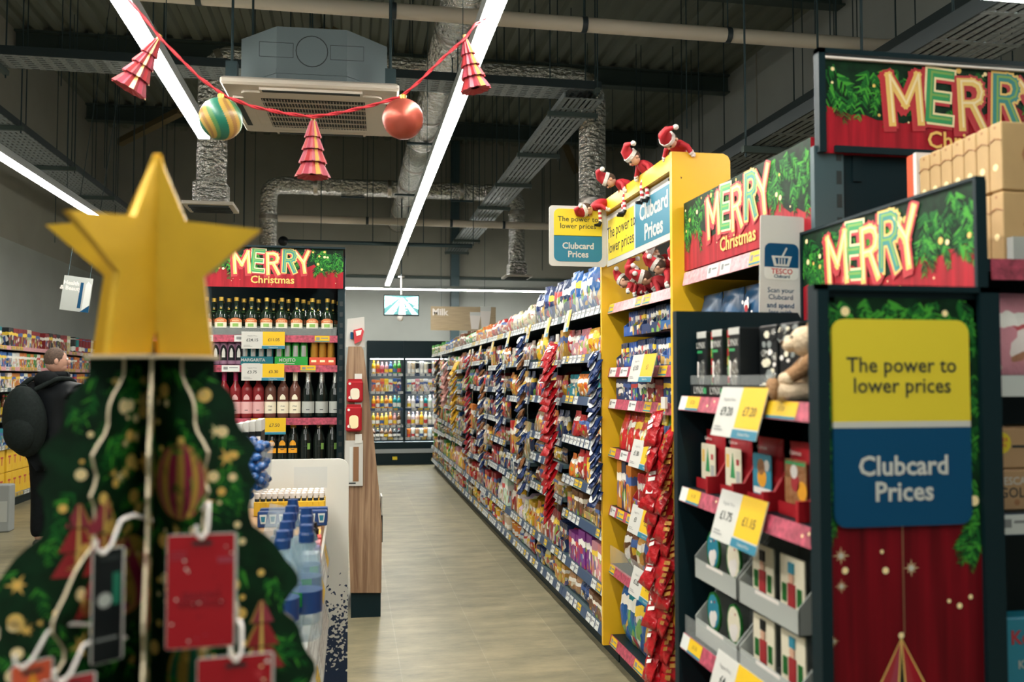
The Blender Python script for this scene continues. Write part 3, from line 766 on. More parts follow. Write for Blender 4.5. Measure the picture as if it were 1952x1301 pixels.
# ================================================================ drinks gondola facing the camera
GY = 5.9
def gx(x): return P(x, 620, Y=GY).x
def gz(y): return P(520, y, Y=GY).z
g0, g1 = gx(381), gx(657); gt = gz(470)
gd = thing('drinks_shelf_unit', 'dark drinks shelf unit with a Merry Christmas header facing the camera', 'shelf unit', ((g0 + g1) / 2, GY + .3, 0))
mb = MB(); mb.box(g0 - .28, GY + .42, 0, g1, GY + .46, gt, 'dark_steel'); part('back_panel', mb, gd)
for x0, x1 in ((g0 - .32, g0 - .28), (g1 - .045, g1)):
    mb = MB(); mb.box(x0, GY - .01, 0, x1, GY + .42, gz(552), 'dark_steel'); mb.box(x0, GY + .3, gz(552), x1, GY + .42, gt, 'dark_steel')
    for k in range(22): mb.box(x0 + .012, GY - .013, .5 + k * .07, x1 - .012, GY - .009, .53 + k * .07, 'ink')
    part('side_panel', mb, gd)
hw = g1 - .012 - g0; hb = gz(549); hh = gt - .012 - hb
mb = merry_print(frame((g0, GY - .02, hb), (1, 0, 0)), hw, hh, .5, .60, 3); part('header_panel', mb, gd)
mb = MB(); mb.box(g0 - .01, GY - .04, gt - .012, g1, GY + .42, gt, 'dark_steel'); part('top_cap', mb, gd)
lev = [gz(640), gz(697), gz(798), gz(886)]
for i, z in enumerate(lev):
    mb = MB(); mb.box(g0 - .28, GY, z - .03, g1 - .045, GY + .42, z, 'dark_steel'); sh = part('shelf', mb, gd)
    mb = MB(); random.seed(i + 20); ticket_strip(mb, frame((g0 - .28, GY - .006, z - .043), (1, 0, 0)), g1 - .045 - g0 + .28, .045, 'promo'); part('ticket_strip', mb, sh)
mb = MB(); mb.box(g0 - .28, GY - .002, lev[0], g1 - .05, GY + .002, gz(623), 'acrylic'); part('front_guard', mb, gd)
mb = MB(); mb.box(g0 - .28, GY + .03, 0, g1 - .045, GY + .42, .12, 'dark_steel'); part('plinth', mb, gd)
gb = Vector((0, 0, 0))
# bottles
def liqueur():
    t = thing('liqueur_bottle', 'x', 'bottle'); mb = MB()
    mb.lathe([(.039, 0), (.042, .008), (.042, .115), (.040, .135), (.030, .155), (.018, .172), (.0145, .19), (.014, .225)], 'green_glass', None, 14); part('glass_body', mb, t, False)
    mb = MB(); mb.patch(.0425, -150, -30, .048, .100, 'cream_label', top=lambda u: 1 - 1.0 * (2 * u - 1) ** 2 * .35)
    mb.patch(.0430, -150, -30, .084, .112, 'orange_label', top=lambda u: 1 - (2 * u - 1) ** 2 * .5); mb.text_cyl('BAILEYS', .013, .0434, .094, 'pale_gold', .02)
    mb.patch(.0430, -115, -65, .054, .076, 'leaf_label'); part('label', mb, t, False)
    mb = MB(); mb.patch(.0285, -110, -70, .15, .158, 'leaf_label'); mb.patch(.0185, -108, -72, .168, .182, 'gold_foil'); part('neck_label', mb, t, False)
    mb = MB(); mb.lathe([(.0155, .222), (.0155, .246), (0, .247)], 'gold_foil', None, 12); part('cap', mb, t, False); return Proto(t)
def wine(name, glass, capm, label_m, text, slim=False, sparkling=False, art=None, lz=(.03, .105), la=(-165, -15)):
    t = thing(name, 'x', 'bottle'); mb = MB(); r = .037
    pf = [(r - .003, 0), (r, .008), (r, .175), (r * .92, .195), (.018, .222), (.0145, .24), (.0145, .296)] if not sparkling else [(r, 0), (r + .004, .01), (r + .004, .15), (r * .9, .19), (.022, .225), (.016, .25), (.016, .29)]
    mb.lathe(pf, glass, None, 14); part('glass_body', mb, t, False)
    mb = MB(); rr = pf[1][0] + .0006
    mb.patch(rr, la[0], la[1], lz[0], lz[1], label_m); mb.patch(rr + .0005, -105, -75, lz[0] + .02, lz[0] + .024, 'ink')
    if text: mb.text_cyl(text, .012, rr + .001, .075, 'ink', .01)
    if art: mb.patch(rr, -118, -62, .118, .152, art, top=lambda u: 1 - (2 * u - 1) ** 2 * .6)
    part('label', mb, t, False)
    mb = MB(); z0 = .215 if sparkling else .238
    mb.lathe([(.0235 if sparkling else .0152, z0), (.018 if sparkling else .0155, z0 + .03), (.0175 if sparkling else .0155, .295), (.0185 if sparkling else .015, .305), (0, .308)], capm, None, 12); part('foil_cap', mb, t, False); return Proto(t)
def can(mname, tall=.15, r=.027):
    t = thing('drink_can', 'x', 'can'); mb = MB(); mb.lathe([(r * .8, 0), (r, .008), (r, tall - .012), (r * .85, tall)], mname, None, 14); part('can_body', mb, t, False)
    mb = MB(); mb.lathe([(r * .86, tall - .001), (r * .86, tall + .003), (r * .75, tall + .001)], 'can_top', None, 14); part('lid', mb, t, False)
    return t
pb_ = liqueur(); zz = lev[0] + .001
for k in range(9):
    x = gx(392 + k * 29.2 - 2)
    for row in range(3):
        if row == 2 and k % 2: continue
        dz = 0
        lab = ('dark cream-liqueur bottle on the top drinks shelf, ' + ORD[k] + ' from the left in ' + ('front', 'the middle', 'back')[row] + ' row')
        pb_.put((x + row * .035, GY + .055 + row * .10, zz), (0, 0, R_(random.uniform(-4, 4))), lab, 'cream liqueur bottles')
# cans
t = can('can_purple'); mb = MB(); mb.patch(.0275, -140, -40, .03, .13, 'black_plastic', top=lambda u: 1 - (2 * u - 1) ** 2 * .4); mb.patch(.0278, -112, -68, .05, .11, 'paper_white', top=lambda u: 1 - (2 * u - 1) ** 2 * .5); part('label', mb, t, False)
pc = Proto(t); zz = lev[1] + .001
for k, x in enumerate((396, 411, 426, 441, 455)): pc.put((gx(x), GY + .045, zz), (0, 0, 0), 'pale purple can with black label left of the teal pack, ' + ORD[k] + ' from the left', 'purple cocktail cans')
def canpack(name, label, x0, x1, body, word, n=4, h=.15):
    t = thing(name, label, 'can pack', (gx((x0 + x1) / 2), GY + .02, zz)); w = gx(x1) - gx(x0)
    mb = MB(); r = w / n / 2
    for k in range(n):
        for row in range(2): mb.lathe([(r * .8, 0), (r * .98, .01), (r * .98, h - .012), (r * .85, h), (0, h)], body, T(-w / 2 + r + 2 * r * k, r + .004 + row * 2 * r, 0), 12)
    for k in range(n):
        mb = MB(); mb.lathe([(r * .8, 0.002), (r * .97, .01), (r * .97, h - .012), (r * .85, h), (0, h)], body, T(-w / 2 + r + 2 * r * k, r + .004, 0), 12); c = part('can', mb, t, False)
        mb = MB(); mb.patch(r * .985, -125, -55, h * .38, h * .85, 'can_top', T(-w / 2 + r + 2 * r * k, r + .004, 0)); part('can_label', mb, c, False)
    mb = MB(); hh_ = .055; mb.box(-w / 2, -.002, 0, w / 2, 4 * r, hh_, body)
    mb.text(word, .027 if len(word) > 6 else .03, 'paper_white', frame((-w * .12, -.003, hh_ * .6), (1, 0, 0)), .02, .0005); mb.box(-w * .42, -.0025, .008, w * .1, -.002, .013, 'paper_white'); part('carton_sleeve', mb, t, False); return t
canpack('margarita_pack', 'teal margarita can pack in the middle of the drinks shelves', 459, 521, 'can_teal', 'MARGARITA')
canpack('mojito_pack', 'bright green mojito can pack right of the teal pack', 524, 587, 'can_green', 'MOJITO')
t = thing('can_tray', 'orange red cardboard tray holding gold cans right of the green pack', 'tray', (gx(615), GY + .02, zz)); w = gx(641) - gx(589); mb = MB()
mb.box(-w / 2, 0, 0, w / 2, .004, .052, 'orange_red'); mb.box(-w / 2, 0, 0, -w / 2 + .004, .14, .052, 'orange_red'); mb.box(w / 2 - .004, 0, 0, w / 2, .14, .052, 'orange_red'); mb.box(-w / 2, 0, 0, w / 2, .14, .003, 'orange_red')
for k in (-1, 0, 1): mb.box(k * .055 - .016, -.001, .02, k * .055 + .016, 0, .034, 'pale_gold')
part('tray_walls', mb, t, False)
pg = Proto(can('can_gold', .155, .026))
for k, x in enumerate((599, 615, 631)): pg.put((gx(x), GY + .055, zz + .003), (0, 0, 0), 'plain gold can standing in the orange tray, ' + ORD[k] + ' from the left', 'gold cans')
# wines
zz = lev[2] + .001
pw = wine('rose_wine_bottle', 'rose_red_glass', 'magenta_foil', 'pink_label', '', art='pink_label')
for k, x in enumerate((401, 427, 449, 471, 493)):
    pw.put((gx(x), GY + .05, zz), (0, 0, 0), 'pink rosé bottle with magenta cap, ' + ORD[k] + ' from the left', 'rose wine bottles')
pw = wine('wine_bottle', 'rose_glass', 'cream_label', 'cream_label', 'STAR', art='cream_label')
for k, x in enumerate((516, 540, 563)): pw.put((gx(x), GY + .05, zz), (0, 0, 0), 'wine bottle with cream label and cream cap, ' + ORD[k] + ' of three from the left', 'cream label wine bottles')
pw = wine('sparkling_wine_bottle', 'black_glass', 'silver_foil', 'pale_grey_card', '', sparkling=True)
M_pros = pw
for k, x in enumerate((588, 614, 640)): pw.put((gx(x), GY + .055, zz), (0, 0, 0), 'dark sparkling wine bottle with silver neck foil, ' + ORD[k] + ' of three from the left', 'silver foil bottles')
zz = lev[3] + .001
pw = wine('champagne_bottle', 'black_glass', 'orange_foil', 'orange_foil', '', sparkling=True, art='orange_foil', lz=(.07, .10), la=(-130, -50))
for k, x in enumerate((520, 540, 560)): pw.put((gx(x), GY + .055, zz), (0, 0, 0), 'champagne bottle with orange label and orange foil on the lowest visible shelf, ' + ORD[k] + ' of three', 'orange foil bottles')
pw = wine('sparkling_wine_bottle', 'black_glass', 'copper_foil', 'leaf_label', '', sparkling=True, lz=(.09, .13), la=(-72, -45))
for k, x in enumerate((584, 610, 635)): pw.put((gx(x), GY + .055, zz), (0, 0, 0), 'black sparkling bottle with copper foil on the lowest visible shelf, ' + ORD[k] + ' of three', 'copper foil bottles')
def pcard(x0, y0, x1, y1, l, r, label, Y=GY - .03):
    a, b = P(x0, y1, Y=Y), P(x1, y0, Y=Y); return price_card('price_card', frame(a, (1, 0, 0)), b.x - a.x, b.z - a.z, l, r, label)
pcard(460, 633, 543, 665, '£24.15', '£11.05', 'white and yellow price card under the liqueur bottles')
pcard(460, 694, 542, 726, '£3.75', '£3.30', 'white and yellow price card under the teal can pack')
pcard(501, 797, 545, 829, '£7.50', None, 'yellow price card under the cream label wine')

# ================================================================ oak end panel with clip strip
WY = 5.72
t = thing('oak_end_panel', 'tall tapered oak end panel on a dark plinth right of the drinks shelves', 'panel', (P(700, 1160, Y=WY).x, WY + .04, 0))
def wp(x, y): p = P(x, y, Y=WY); return (p.x, p.z)
pts = [wp(668, 1131), wp(727, 1131), wp(728, 1000), wp(722, 930), wp(714, 850), wp(704, 760), wp(697, 700), wp(693, 668), wp(689, 661), wp(664, 661), wp(660, 700), wp(660, 860)]
mb = MB()
F = frame((0, WY, 0), (1, 0, 0)); mb.prism(pts, -.75, 0, 'oak', F); part('board', mb, t)
a, b = wp(669, 1162), wp(726, 1131); mb = MB(); mb.box(a[0], WY + .02, 0, b[0], WY + .70, b[1], 'dark_steel'); part('plinth', mb, t)
mb = MB(); mb.box(b[0] + .002, WY + .1, .45, b[0] + .012, WY + .3, .62, 'black_plastic'); mb.box(b[0] + .002, WY + .12, .62, b[0] + .010, WY + .28, .74, 'white_plastic'); part('side_bracket', mb, t)
def wbox(x0, y0, x1, y1, d0, d1, m, mb): a, b = P(x0, y1, Y=WY), P(x1, y0, Y=WY); mb.box(a.x, WY - d1, a.z, b.x, WY - d0, b.z, m); return a, b
for k, (y0, y1, dx) in enumerate(((723, 767, 0), (771, 823, -2))):
    a, b = P(661 + dx, y1, Y=WY), P(692 + dx, y0, Y=WY); w, h = b.x - a.x, b.z - a.z
    t = thing('gift_bag', 'red gift bag with pale picture clipped to the oak panel, ' + ('upper' if k == 0 else 'lower') + ' of two', 'gift bag', (a.x + w / 2, WY - .03, a.z), 0, 'red bags clipped to the oak panel')
    mb = MB(); mb.bbox(-w / 2, -.012, 0, w / 2, .022, h * .92, 'red_box', .01); mb.prism([(-w * .5, h * .8), (w * .5, h * .8), (w * .42, h), (-w * .42, h)], -.006, .006, 'red_box', frame((0, 0, 0), (1, 0, 0))); part('pouch', mb, t, False)
    mb = MB(); F2 = frame((0, -.013, 0), (1, 0, 0)); mb.prism([(p[0] - w * .28, p[1] + h * .12) for p in rrect(w * .56, h * .48, .02)], 0, .001, 'cream_label' if k == 0 else 'pale_gold', F2); mb.disc(-w * .3, h * .2, .01, .001, 'stripe_white', F2); mb.disc(-w * .32, h * .8, .008, .001, 'stripe_white', F2); part('picture', mb, t, False)
    mb = MB(); wbox(676, y0 - 10 , 690, y0 + 6, .0, .012, 'white_plastic', mb); solid('clip', mb, 'white clip holding the ' + ('upper' if k == 0 else 'lower') + ' red gift bag on the oak panel', 'clip', 'white clips on the oak panel')
t = thing('notice_holder', 'white notice holder with brown strip hanging low on the oak panel', 'notice', (P(676, 927, Y=WY).x, WY - .02, P(676, 927, Y=WY).z)); mb = MB(); wbox(657, 840, 692, 927, .004, .014, 'paper_white', mb); part('card', mb, t)
mb = MB(); wbox(673, 852, 684, 918, .014, .016, 'copper_foil', mb); wbox(666, 852, 672, 918, .014, .016, 'ticket_white', mb); wbox(664, 920, 678, 923, .014, .015, 'ink', mb); part('brown_strip', mb, t)
mb = MB(); wbox(677, 828, 690, 845, .0, .02, 'white_plastic', mb); part('clip', mb, t)
t = thing('leaflet_holder', 'white leaflet holder on top of the oak panel with red cards', 'leaflet holder', (P(676, 661, Y=WY).x, WY + .2, P(676, 661, Y=WY).z)); mb = MB()
F = frame((0, WY + .12, 0), (1, 0, 0)); mb.prism([wp(659, 661), wp(696, 661), wp(695, 602), wp(662, 606)], -.01, 0, 'paper_white', F); part('back_card', mb, t)
mb = MB(); mb.prism([wp(676, 655), wp(690, 648), wp(694, 630), wp(690, 624), wp(674, 628)], -.0, .03, 'red_letter', F); mb.prism([wp(680, 640), wp(688, 637), wp(690, 628), wp(678, 630)], .03, .033, 'stripe_white', F); part('red_card', mb, t)
mb = MB(); mb.prism([wp(668, 645), wp(673, 645), wp(673, 632), wp(668, 632)], 0, .02, 'blue_card', F); part('blue_card', mb, t)
# ================================================================ product prototypes (unit size, front towards -Y, base on z=0)
def pillow(mb, w, d, h, m, nx=6, nz=8, fin=.10, T_=None, wob=.0):
    vs = []; fs = []
    for s in (-1, 1):
        for j in range(nz + 1):
            v = j / nz
            for i in range(nx + 1):
                u = i / nx
                e = (math.sin(math.pi * u) ** .55) if 0 < u < 1 else 0
                vv = min(1, max(0, (v - fin * .6) / (1 - 1.2 * fin))); g = (math.sin(math.pi * vv) ** .5) if 0 < vv < 1 else 0
                x = (u - .5) * w * (1 - .07 * g); y = s * d / 2 * max(.04, e * g) + (random.uniform(-wob, wob) if 0 < v < 1 else 0)
                vs.append((x, y, v * h))
    q = (nx + 1) * (nz + 1)
    for s in (0, 1):
        for j in range(nz):
            for i in range(nx):
                a = s * q + j * (nx + 1) + i; f = (a, a + 1, a + nx + 2, a + nx + 1); fs.append(f if s == 0 else f[::-1])
    for j in range(nz):
        for i in (0, nx): a = j * (nx + 1) + i; fs.append((a, a + nx + 1, q + a + nx + 1, q + a))
    for i in range(nx):
        for j in (0, nz): a = j * (nx + 1) + i; fs.append((a, q + a, q + a + 1, a + 1))
    mb.add(vs, fs, m, True, T_)
def proto_bag():
    mb = MB(); pillow(mb, 1, 1, 1, 'pack_bag', wob=.03); return Proto(solid('snack_bag', mb, 'x', 'snack bag', loc=(0, 0, 0)))
def proto_pouch():
    "stand-up pouch: wide base, flat crimped top"
    mb = MB(); vs = []; n = 10; lv = [(0, .80, 1), (.06, .98, 1), (.35, 1, .95), (.65, .98, .62), (.88, .97, .12), (1, .97, .06)]
    for z, sx, sy in lv:
        for k in range(n):
            a = 2 * math.pi * k / n; c, s_ = math.cos(a), math.sin(a)
            vs.append((.5 * sx * math.copysign(abs(c) ** .45, c), .5 * sy * math.copysign(abs(s_) ** .7, s_), z))
    fs = [(i * n + k, i * n + (k + 1) % n, (i + 1) * n + (k + 1) % n, (i + 1) * n + k) for i in range(len(lv) - 1) for k in range(n)]
    mb.add(vs, fs + [tuple(range(n - 1, -1, -1)), tuple(range(n * (len(lv) - 1), n * len(lv)))], 'pack_bag', True); return Proto(solid('snack_pouch', mb, 'x', 'snack pouch', loc=(0, 0, 0)))
def proto_box():
    mb = MB(); mb.bbox(-.5, -.5, 0, .5, .5, 1, 'pack_box', .02); return Proto(solid('product_box', mb, 'x', 'box', loc=(0, 0, 0)))
def proto_tray():
    "display carton with a cut-away front and packs standing in it"
    t = thing('display_carton', 'x', 'display carton'); mb = MB()
    mb.box(-.5, -.5, 0, .5, .5, .04, 'pack_box'); mb.box(-.5, .46, 0, .5, .5, 1, 'pack_box')
    for s in (-1, 1): mb.prism([(-.5, 0), (.5, 0), (.5, 1), (.1, 1), (-.5, .35)][::1], s * .5 - .02, s * .5 + .02, 'pack_box', frame((0, 0, 0), (0, 1, 0)))
    mb.box(-.5, -.5, 0, .5, -.46, .32, 'pack_box'); part('carton', mb, t, False)
    for k in range(4):
        mb = MB(); x = -.36 + k * .24; mb.bbox(x - .11, -.38, .05, x + .11, .42, .86, 'pack_bag', .03); part('inner_pack', mb, t, False)
    return Proto(t)
def proto_tub():
    t = thing('product_tub', 'x', 'tub'); mb = MB(); mb.lathe([(.42, 0), (.44, .03), (.48, .85)], 'pack_plain', None, 14); part('tub_body', mb, t, False)
    mb = MB(); mb.lathe([(.5, .84), (.5, .95), (.46, 1), (0, 1)], 'pack_plain', None, 14); part('lid', mb, t, False); return Proto(t)
def proto_bottle():
    t = thing('drink_bottle', 'x', 'bottle'); mb = MB(); mb.lathe([(.44, 0), (.5, .03), (.5, .62), (.36, .74), (.2, .82), (.2, .88)], 'pack_plain', None, 12); part('bottle_body', mb, t, False)
    mb = MB(); mb.lathe([(.23, .87), (.23, .985), (.2, 1), (0, 1)], 'pack_plain', None, 12); part('cap', mb, t, False); return Proto(t)
PB, PP, PX, PT, PU, PO = proto_bag(), proto_pouch(), proto_box(), proto_tray(), proto_tub(), proto_bottle()
KIND = {'bag': (PB, 'snack bag'), 'pouch': (PP, 'snack pouch'), 'box': (PX, 'box'), 'carton': (PT, 'display carton'), 'tub': (PU, 'tub'), 'bottle': (PO, 'bottle')}
COL = {'red': (.42, .02, .02), 'dark red': (.22, .012, .018), 'yellow': (.72, .42, .02), 'navy': (.012, .03, .10), 'blue': (.015, .09, .30), 'orange': (.55, .17, .02), 'green': (.05, .24, .04), 'brown': (.13, .055, .025), 'purple': (.16, .02, .18), 'cream': (.58, .48, .33), 'pink': (.58, .22, .25), 'white': (.66, .66, .62), 'teal': (.01, .20, .22), 'black': (.012, .014, .016), 'tan': (.36, .22, .10), 'gold': (.48, .28, .05)}
def item(kind, col, w, d, h, loc, rz, label, group):
    p, cat = KIND[kind]; c = COL[col]; c = tuple(min(1, max(0, v * random.uniform(.85, 1.15))) for v in c)
    o = p.put(loc, (0, 0, R_(rz)), label, group, (w, d, h), c, cat)
    nm = {('box', 'goods along the left wall'): 'drinks_pack', ('box', 'chilled drinks'): 'juice_carton', ('bottle', 'goods along the left wall'): 'beer_bottle', ('box', 'products in the yellow bay'): 'chocolate_box'}.get((kind, group))
    if nm: o.name = nm
    return o

# ================================================================ long run of shelving on the right of the aisle
XF = 1.34                                     # front edge of the shelves
def bay(name, label, y0, y1, lev, top, kind='run', colr='dark_steel', group='shelving bays', depth=.48, post=.03):
    t = thing(name, label, 'shelving bay', (XF + .3, (y0 + y1) / 2, 0), 0, group); X1 = XF + depth
    mb = MB(); mb.box(X1, y0, 0, X1 + .03, y1, top, colr); part('back_panel', mb, t)
    mb = MB(); mb.box(XF + .06, y0, 0, X1, y1, .105, 'dark_steel'); part('base_plinth', mb, t)
    for y in (y0, y1 - post): mb = MB(); mb.box(X1 - .07, y, 0, X1, y + post, top, colr); part('upright', mb, t)
    for z in lev:
        mb = MB(); mb.box(XF + .0165, y0 + .002, z - .028, X1, y1 - .002, z, 'dark_steel_light' if colr == 'dark_steel' else 'dark_steel'); sh = part('shelf', mb, t)
        mb = MB(); F = frame((XF, y1 - .004, z - .048), AIS) @ RX(-14); ticket_strip(mb, F, y1 - y0 - .008, .052, kind if z < 1.8 else ('pale' if kind == 'promo' else 'plain')); part('ticket_strip', mb, sh)
    return t
PAL = [('red', 'red', 'yellow', 'orange', 'green', 'blue', 'brown', 'red', 'purple', 'navy', 'yellow', 'cream')]
NB, BW, Y0 = 10, 1.06, 4.60
random.seed(11)
def shelf_fill(y0, y1, zb, zt, kinds, cols, tail, group, far_first=False, xj=.02, wr=(.085, .15), sizes=None):
    "fill one shelf with facings from the near end to the far end"
    y = y0 + .03; n = 0; col = kind = None; run = 0
    while True:
        if run <= 0: col = random.choice(cols); kind = random.choice(kinds); w = random.uniform(*wr); h0 = random.uniform(.68, .93); run = random.choice((1, 2, 2, 3))
        hmax = zt - zb - .03; h = min(hmax * h0, {'bag': .30, 'pouch': .24, 'box': .28, 'carton': .20, 'tub': .20, 'bottle': .26}[kind])
        if y + w > y1 - .02 or n > 13: break
        d = {'bag': .06, 'pouch': .075, 'box': min(w, .06), 'carton': .18, 'tub': w * .9, 'bottle': w * .6}[kind]; ww = w * .94 if kind != 'bottle' else w * .6
        item(kind, col, ww, d, h, (XF + .016 + xj * .3 + d / 2 + random.uniform(0, .014), y + w / 2, zb + .001), -90 + random.uniform(-3, 3), '%s %s %s from near end, %s' % (col, KIND[kind][1], ORD[n], tail), group)
        n += 1; y += w; run -= 1
base_lev = [.155, .37, .665, .885, 1.14, 1.39, 1.64, 1.905]
levs = []
for i in range(NB):
    a, b = Y0 + BW * i, Y0 + BW * (i + 1)
    lev = [z if k in (0, 1, 7) or i == 0 else z + random.uniform(-.07, .07) for k, z in enumerate(base_lev)]
    if i % 3 == 2: lev.pop(4)
    bay('shelving_bay', 'dark steel shelving bay full of snacks, ' + ORD[i] + ' beyond the yellow bay', a, b, lev, 2.0)
    levs.append(lev)
    for k, z in enumerate(lev):
        zt = lev[k + 1] - .03 if k + 1 < len(lev) else z + .30
        if k == len(lev) - 1: continue
        kinds = [('box', 'tub', 'bag'), ('carton', 'box', 'pouch'), ('pouch', 'box', 'bag'), ('bag', 'pouch', 'box'), ('pouch', 'bag'), ('bag', 'pouch', 'carton'), ('pouch', 'bag', 'box'), ('bag', 'pouch')][k]
        cols = ['red', 'yellow', 'orange', 'green', 'blue', 'brown', 'navy', 'cream', 'teal', 'red', 'pink', 'tan', 'gold', 'white']
        if i in (1, 2, 3, 4): cols = ['navy', 'red', 'brown', 'gold', 'dark red', 'orange', 'navy', 'yellow', 'white', 'tan', 'cream', 'red']
        if i == 0 and k == 5: cols = ['green', 'orange', 'teal', 'green']
        if i == 0 and k == 6: cols = ['red', 'yellow', 'pink', 'red']
        if i == 0 and k == 4: cols = ['red', 'yellow', 'white', 'orange']
        if i == 0 and k == 2: kinds, cols = ('carton', 'box'), ['tan', 'brown']
        if i == 0 and k == 1: kinds, cols = ('carton', 'box'), ['purple', 'purple', 'tan', 'pink']
        if i >= 7: cols = ['brown', 'green', 'tan', 'yellow', 'orange', 'black', 'gold', 'green', 'red']
        shelf_fill(a, b, z, zt, kinds, cols, '%s shelf up, %s bay past yellow' % (ORD[k], ORD[i]), 'products in the long snack run')
# goods standing on the top shelf, behind a clear guard
tops = [('blue', 'bag', .27), ('navy', 'bag', .25), ('cream', 'bag', .17), ('red', 'bag', .15), ('orange', 'box', .13), ('green', 'bag', .14), ('brown', 'box', .15), ('blue', 'box', .12), ('cream', 'box', .10), ('green', 'box', .14)]
for i in range(NB):
    a, b = Y0 + BW * i, Y0 + BW * (i + 1); z = 1.906; c, kd, h = tops[i]
    mb = MB(); mb.box(XF + .004, a + .01, z, XF + .008, b - .01, z + .085, 'acrylic'); solid('shelf_guard', mb, 'clear guard on the top shelf of the ' + ORD[i] + ' bay past the yellow bay', 'shelf guard', 'clear shelf guards')
    for row in range(2):
        for k in range(7):
            item(kd, c, .135, .10 if kd == 'box' else .08, h * random.uniform(.86, 1.06) + .05 * row, (XF + .075 + row * .13 + random.uniform(-.01, .01), a + .10 + k * .143, z), -90 + random.uniform(-12, 12), '%s %s, top shelf, %s row, %s from near end, %s bay past yellow' % (c, KIND[kd][1], 'front' if row == 0 else 'back', ORD[k], ORD[i]), 'goods on top of the snack run')
# hanging clip strips
def bag_small(name, m, w=.11, h=.12, d=.03, extra=None):
    mb = MB(); pillow(mb, w, d, h, m, 6, 6, .12, T(0, 0, -h), wob=d * .12)
    if extra: extra(mb, w, h, d)
    return Proto(solid(name, mb, 'x', 'hanging bag', loc=(0, 0, 0)))
dm('red_film', (.38, .008, .013), .2, bump=.5, bscale=40); dm('yellow_film', (.62, .36, .02), .25, bump=.5, bscale=40)
dm('pink_film', (.55, .26, .22), .25, bump=.5, bscale=40); dm('dark_red_film', (.22, .012, .02), .25, bump=.5, bscale=40)
dm('navy_film', (.012, .03, .11), .22, bump=.5, bscale=40); dm('black_film', (.02, .018, .015), .3, bump=.5, bscale=40); dm('brown_film', (.30, .13, .05), .3, bump=.5, bscale=40); dm('white_film', (.62, .63, .62), .3)
def word_patch(m, fx, fz, n=2):
    def f(mb, w, h, d):
        for q in range(n): mb.rect(w * (fx - .2), h * (fz + .1 - .16 * q), w * (fx + .2), h * (fz + .2 - .16 * q), .0002 * q, m, frame((0, -d * .56, 0), (1, 0, .25)))
    return f
def face_disc(m, fx=0, fz=-.55, r=.32):
    def f(mb, w, h, d): mb.disc(w * fx, h * fz, w * r, 0, m, frame((0, -d * .56, 0), (1, 0, 0)), 10)
    return f
def clip_strip(colr, proto, y, ztop, n, step, x=XF - .035, tilt=32, width=.10, jit=.012, where=''):
    t = thing('clip_strip', 'clear hanging strip carrying the ' + colr + ' bags ' + where, 'clip strip', (x + .02, y, ztop), 0, 'clip strips along the snack run')
    L = n * step + .06; mb = MB(); mb.box(x + .022, y - .012, ztop - L, x + .024, y + .012, ztop + .05, 'acrylic'); part('strip', mb, t); mb = MB(); mb.box(x + .018, y - .025, ztop + .01, x + .03, y + .025, ztop + .06, 'white_plastic'); part('hook_card', mb, t)
    for k in range(n):
        (random.choice(proto) if isinstance(proto, tuple) else proto).put((x + random.uniform(-.004, .004), y + random.uniform(-jit, jit), ztop - k * step), Euler((R_(tilt * -1 + random.uniform(-7, 7)), R_(random.uniform(-9, 9)), R_(-90 + random.uniform(-16, 16)))), '%s bag %s from top of the hanging strip %s' % (colr, ORD[k], where), colr + ' bags on a hanging strip')
random.seed(21)
pr_red = bag_small('hanging_snack_bag', 'red_film', .13, .135, .035, word_patch('stripe_white', 0, -.5))
pr_yel = bag_small('hanging_snack_bag', 'yellow_film', .16, .14, .03); pr_pink = bag_small('hanging_snack_bag', 'pink_film', .16, .15, .03)
pr_dred = bag_small('hanging_snack_bag', 'dark_red_film', .11, .12, .03); pr_navy = bag_small('hanging_snack_bag', 'navy_film', .09, .11, .03, face_disc('gold_foil', 0, -.6, .30))
pr_bw = bag_small('hanging_snack_bag', 'navy_film', .085, .10, .03, face_disc('white_film', 0.05, -.5, .38)); pr_blk = bag_small('hanging_snack_bag', 'black_film', .15, .14, .03, face_disc('yellow_film', 0, -.5, .3))
pr_bw2 = bag_small('hanging_snack_bag', 'navy_film', .09, .11, .035, face_disc('white_film', -.08, -.45, .34)); pr_navy2 = bag_small('hanging_snack_bag', 'brown_film', .085, .10, .04, face_disc('navy_film', .1, -.7, .3))
XS = XF - .035

for colr, pr, px, ytop, ybot, step, wh in (('red', pr_red, 1056, 655, 980, .048, 'at the first bay division'), ('blue and white', (pr_bw, pr_bw2), 1143, 668, 955, .05, 'beside the yellow post'), ('navy and gold', (pr_navy, pr_navy2, pr_bw2), 1000, 640, 945, .062, 'before third bay'), ('blue and white', (pr_bw, pr_bw2), 957, 690, 830, .06, 'before fourth bay'), ('navy and gold', (pr_navy, pr_navy2, pr_bw2), 923, 690, 905, .075, 'before fifth bay'), ('dark red', pr_dred, 897, 676, 862, .06, 'before sixth bay'), ('yellow', pr_yel, 871, 690, 820, .062, 'before seventh bay'), ('pink', pr_pink, 853, 690, 775, .062, 'before eighth bay'), ('black and yellow', pr_blk, 838, 685, 790, .07, 'before ninth bay')):
    a = P(px, ytop, X=XS); b = P(px, ybot, X=XS); clip_strip(colr, pr, a.y, a.z, max(4, min(26, int((a.z - b.z) / step))), step, where=wh)
mb = MB(); a = P(977, 888, X=XF - .03); Fm = frame((a.x, a.y, a.z), AIS)
mb.prism([(.075 * math.cos(k * .5236), .075 * math.sin(k * .5236)) for k in range(12)], 0, .004, 'ticket_white', Fm); mb.disc(0, 0, .064, .005, 'blue_card', Fm)
for r in (0, 90): mb.box(-.045, -.010, .005, .045, .010, .0065, 'paper_white', Fm @ RZ(45 + r))
solid('round_shelf_sign', mb, 'small round navy sign with white cross sticking out of the snack shelves', 'sign')
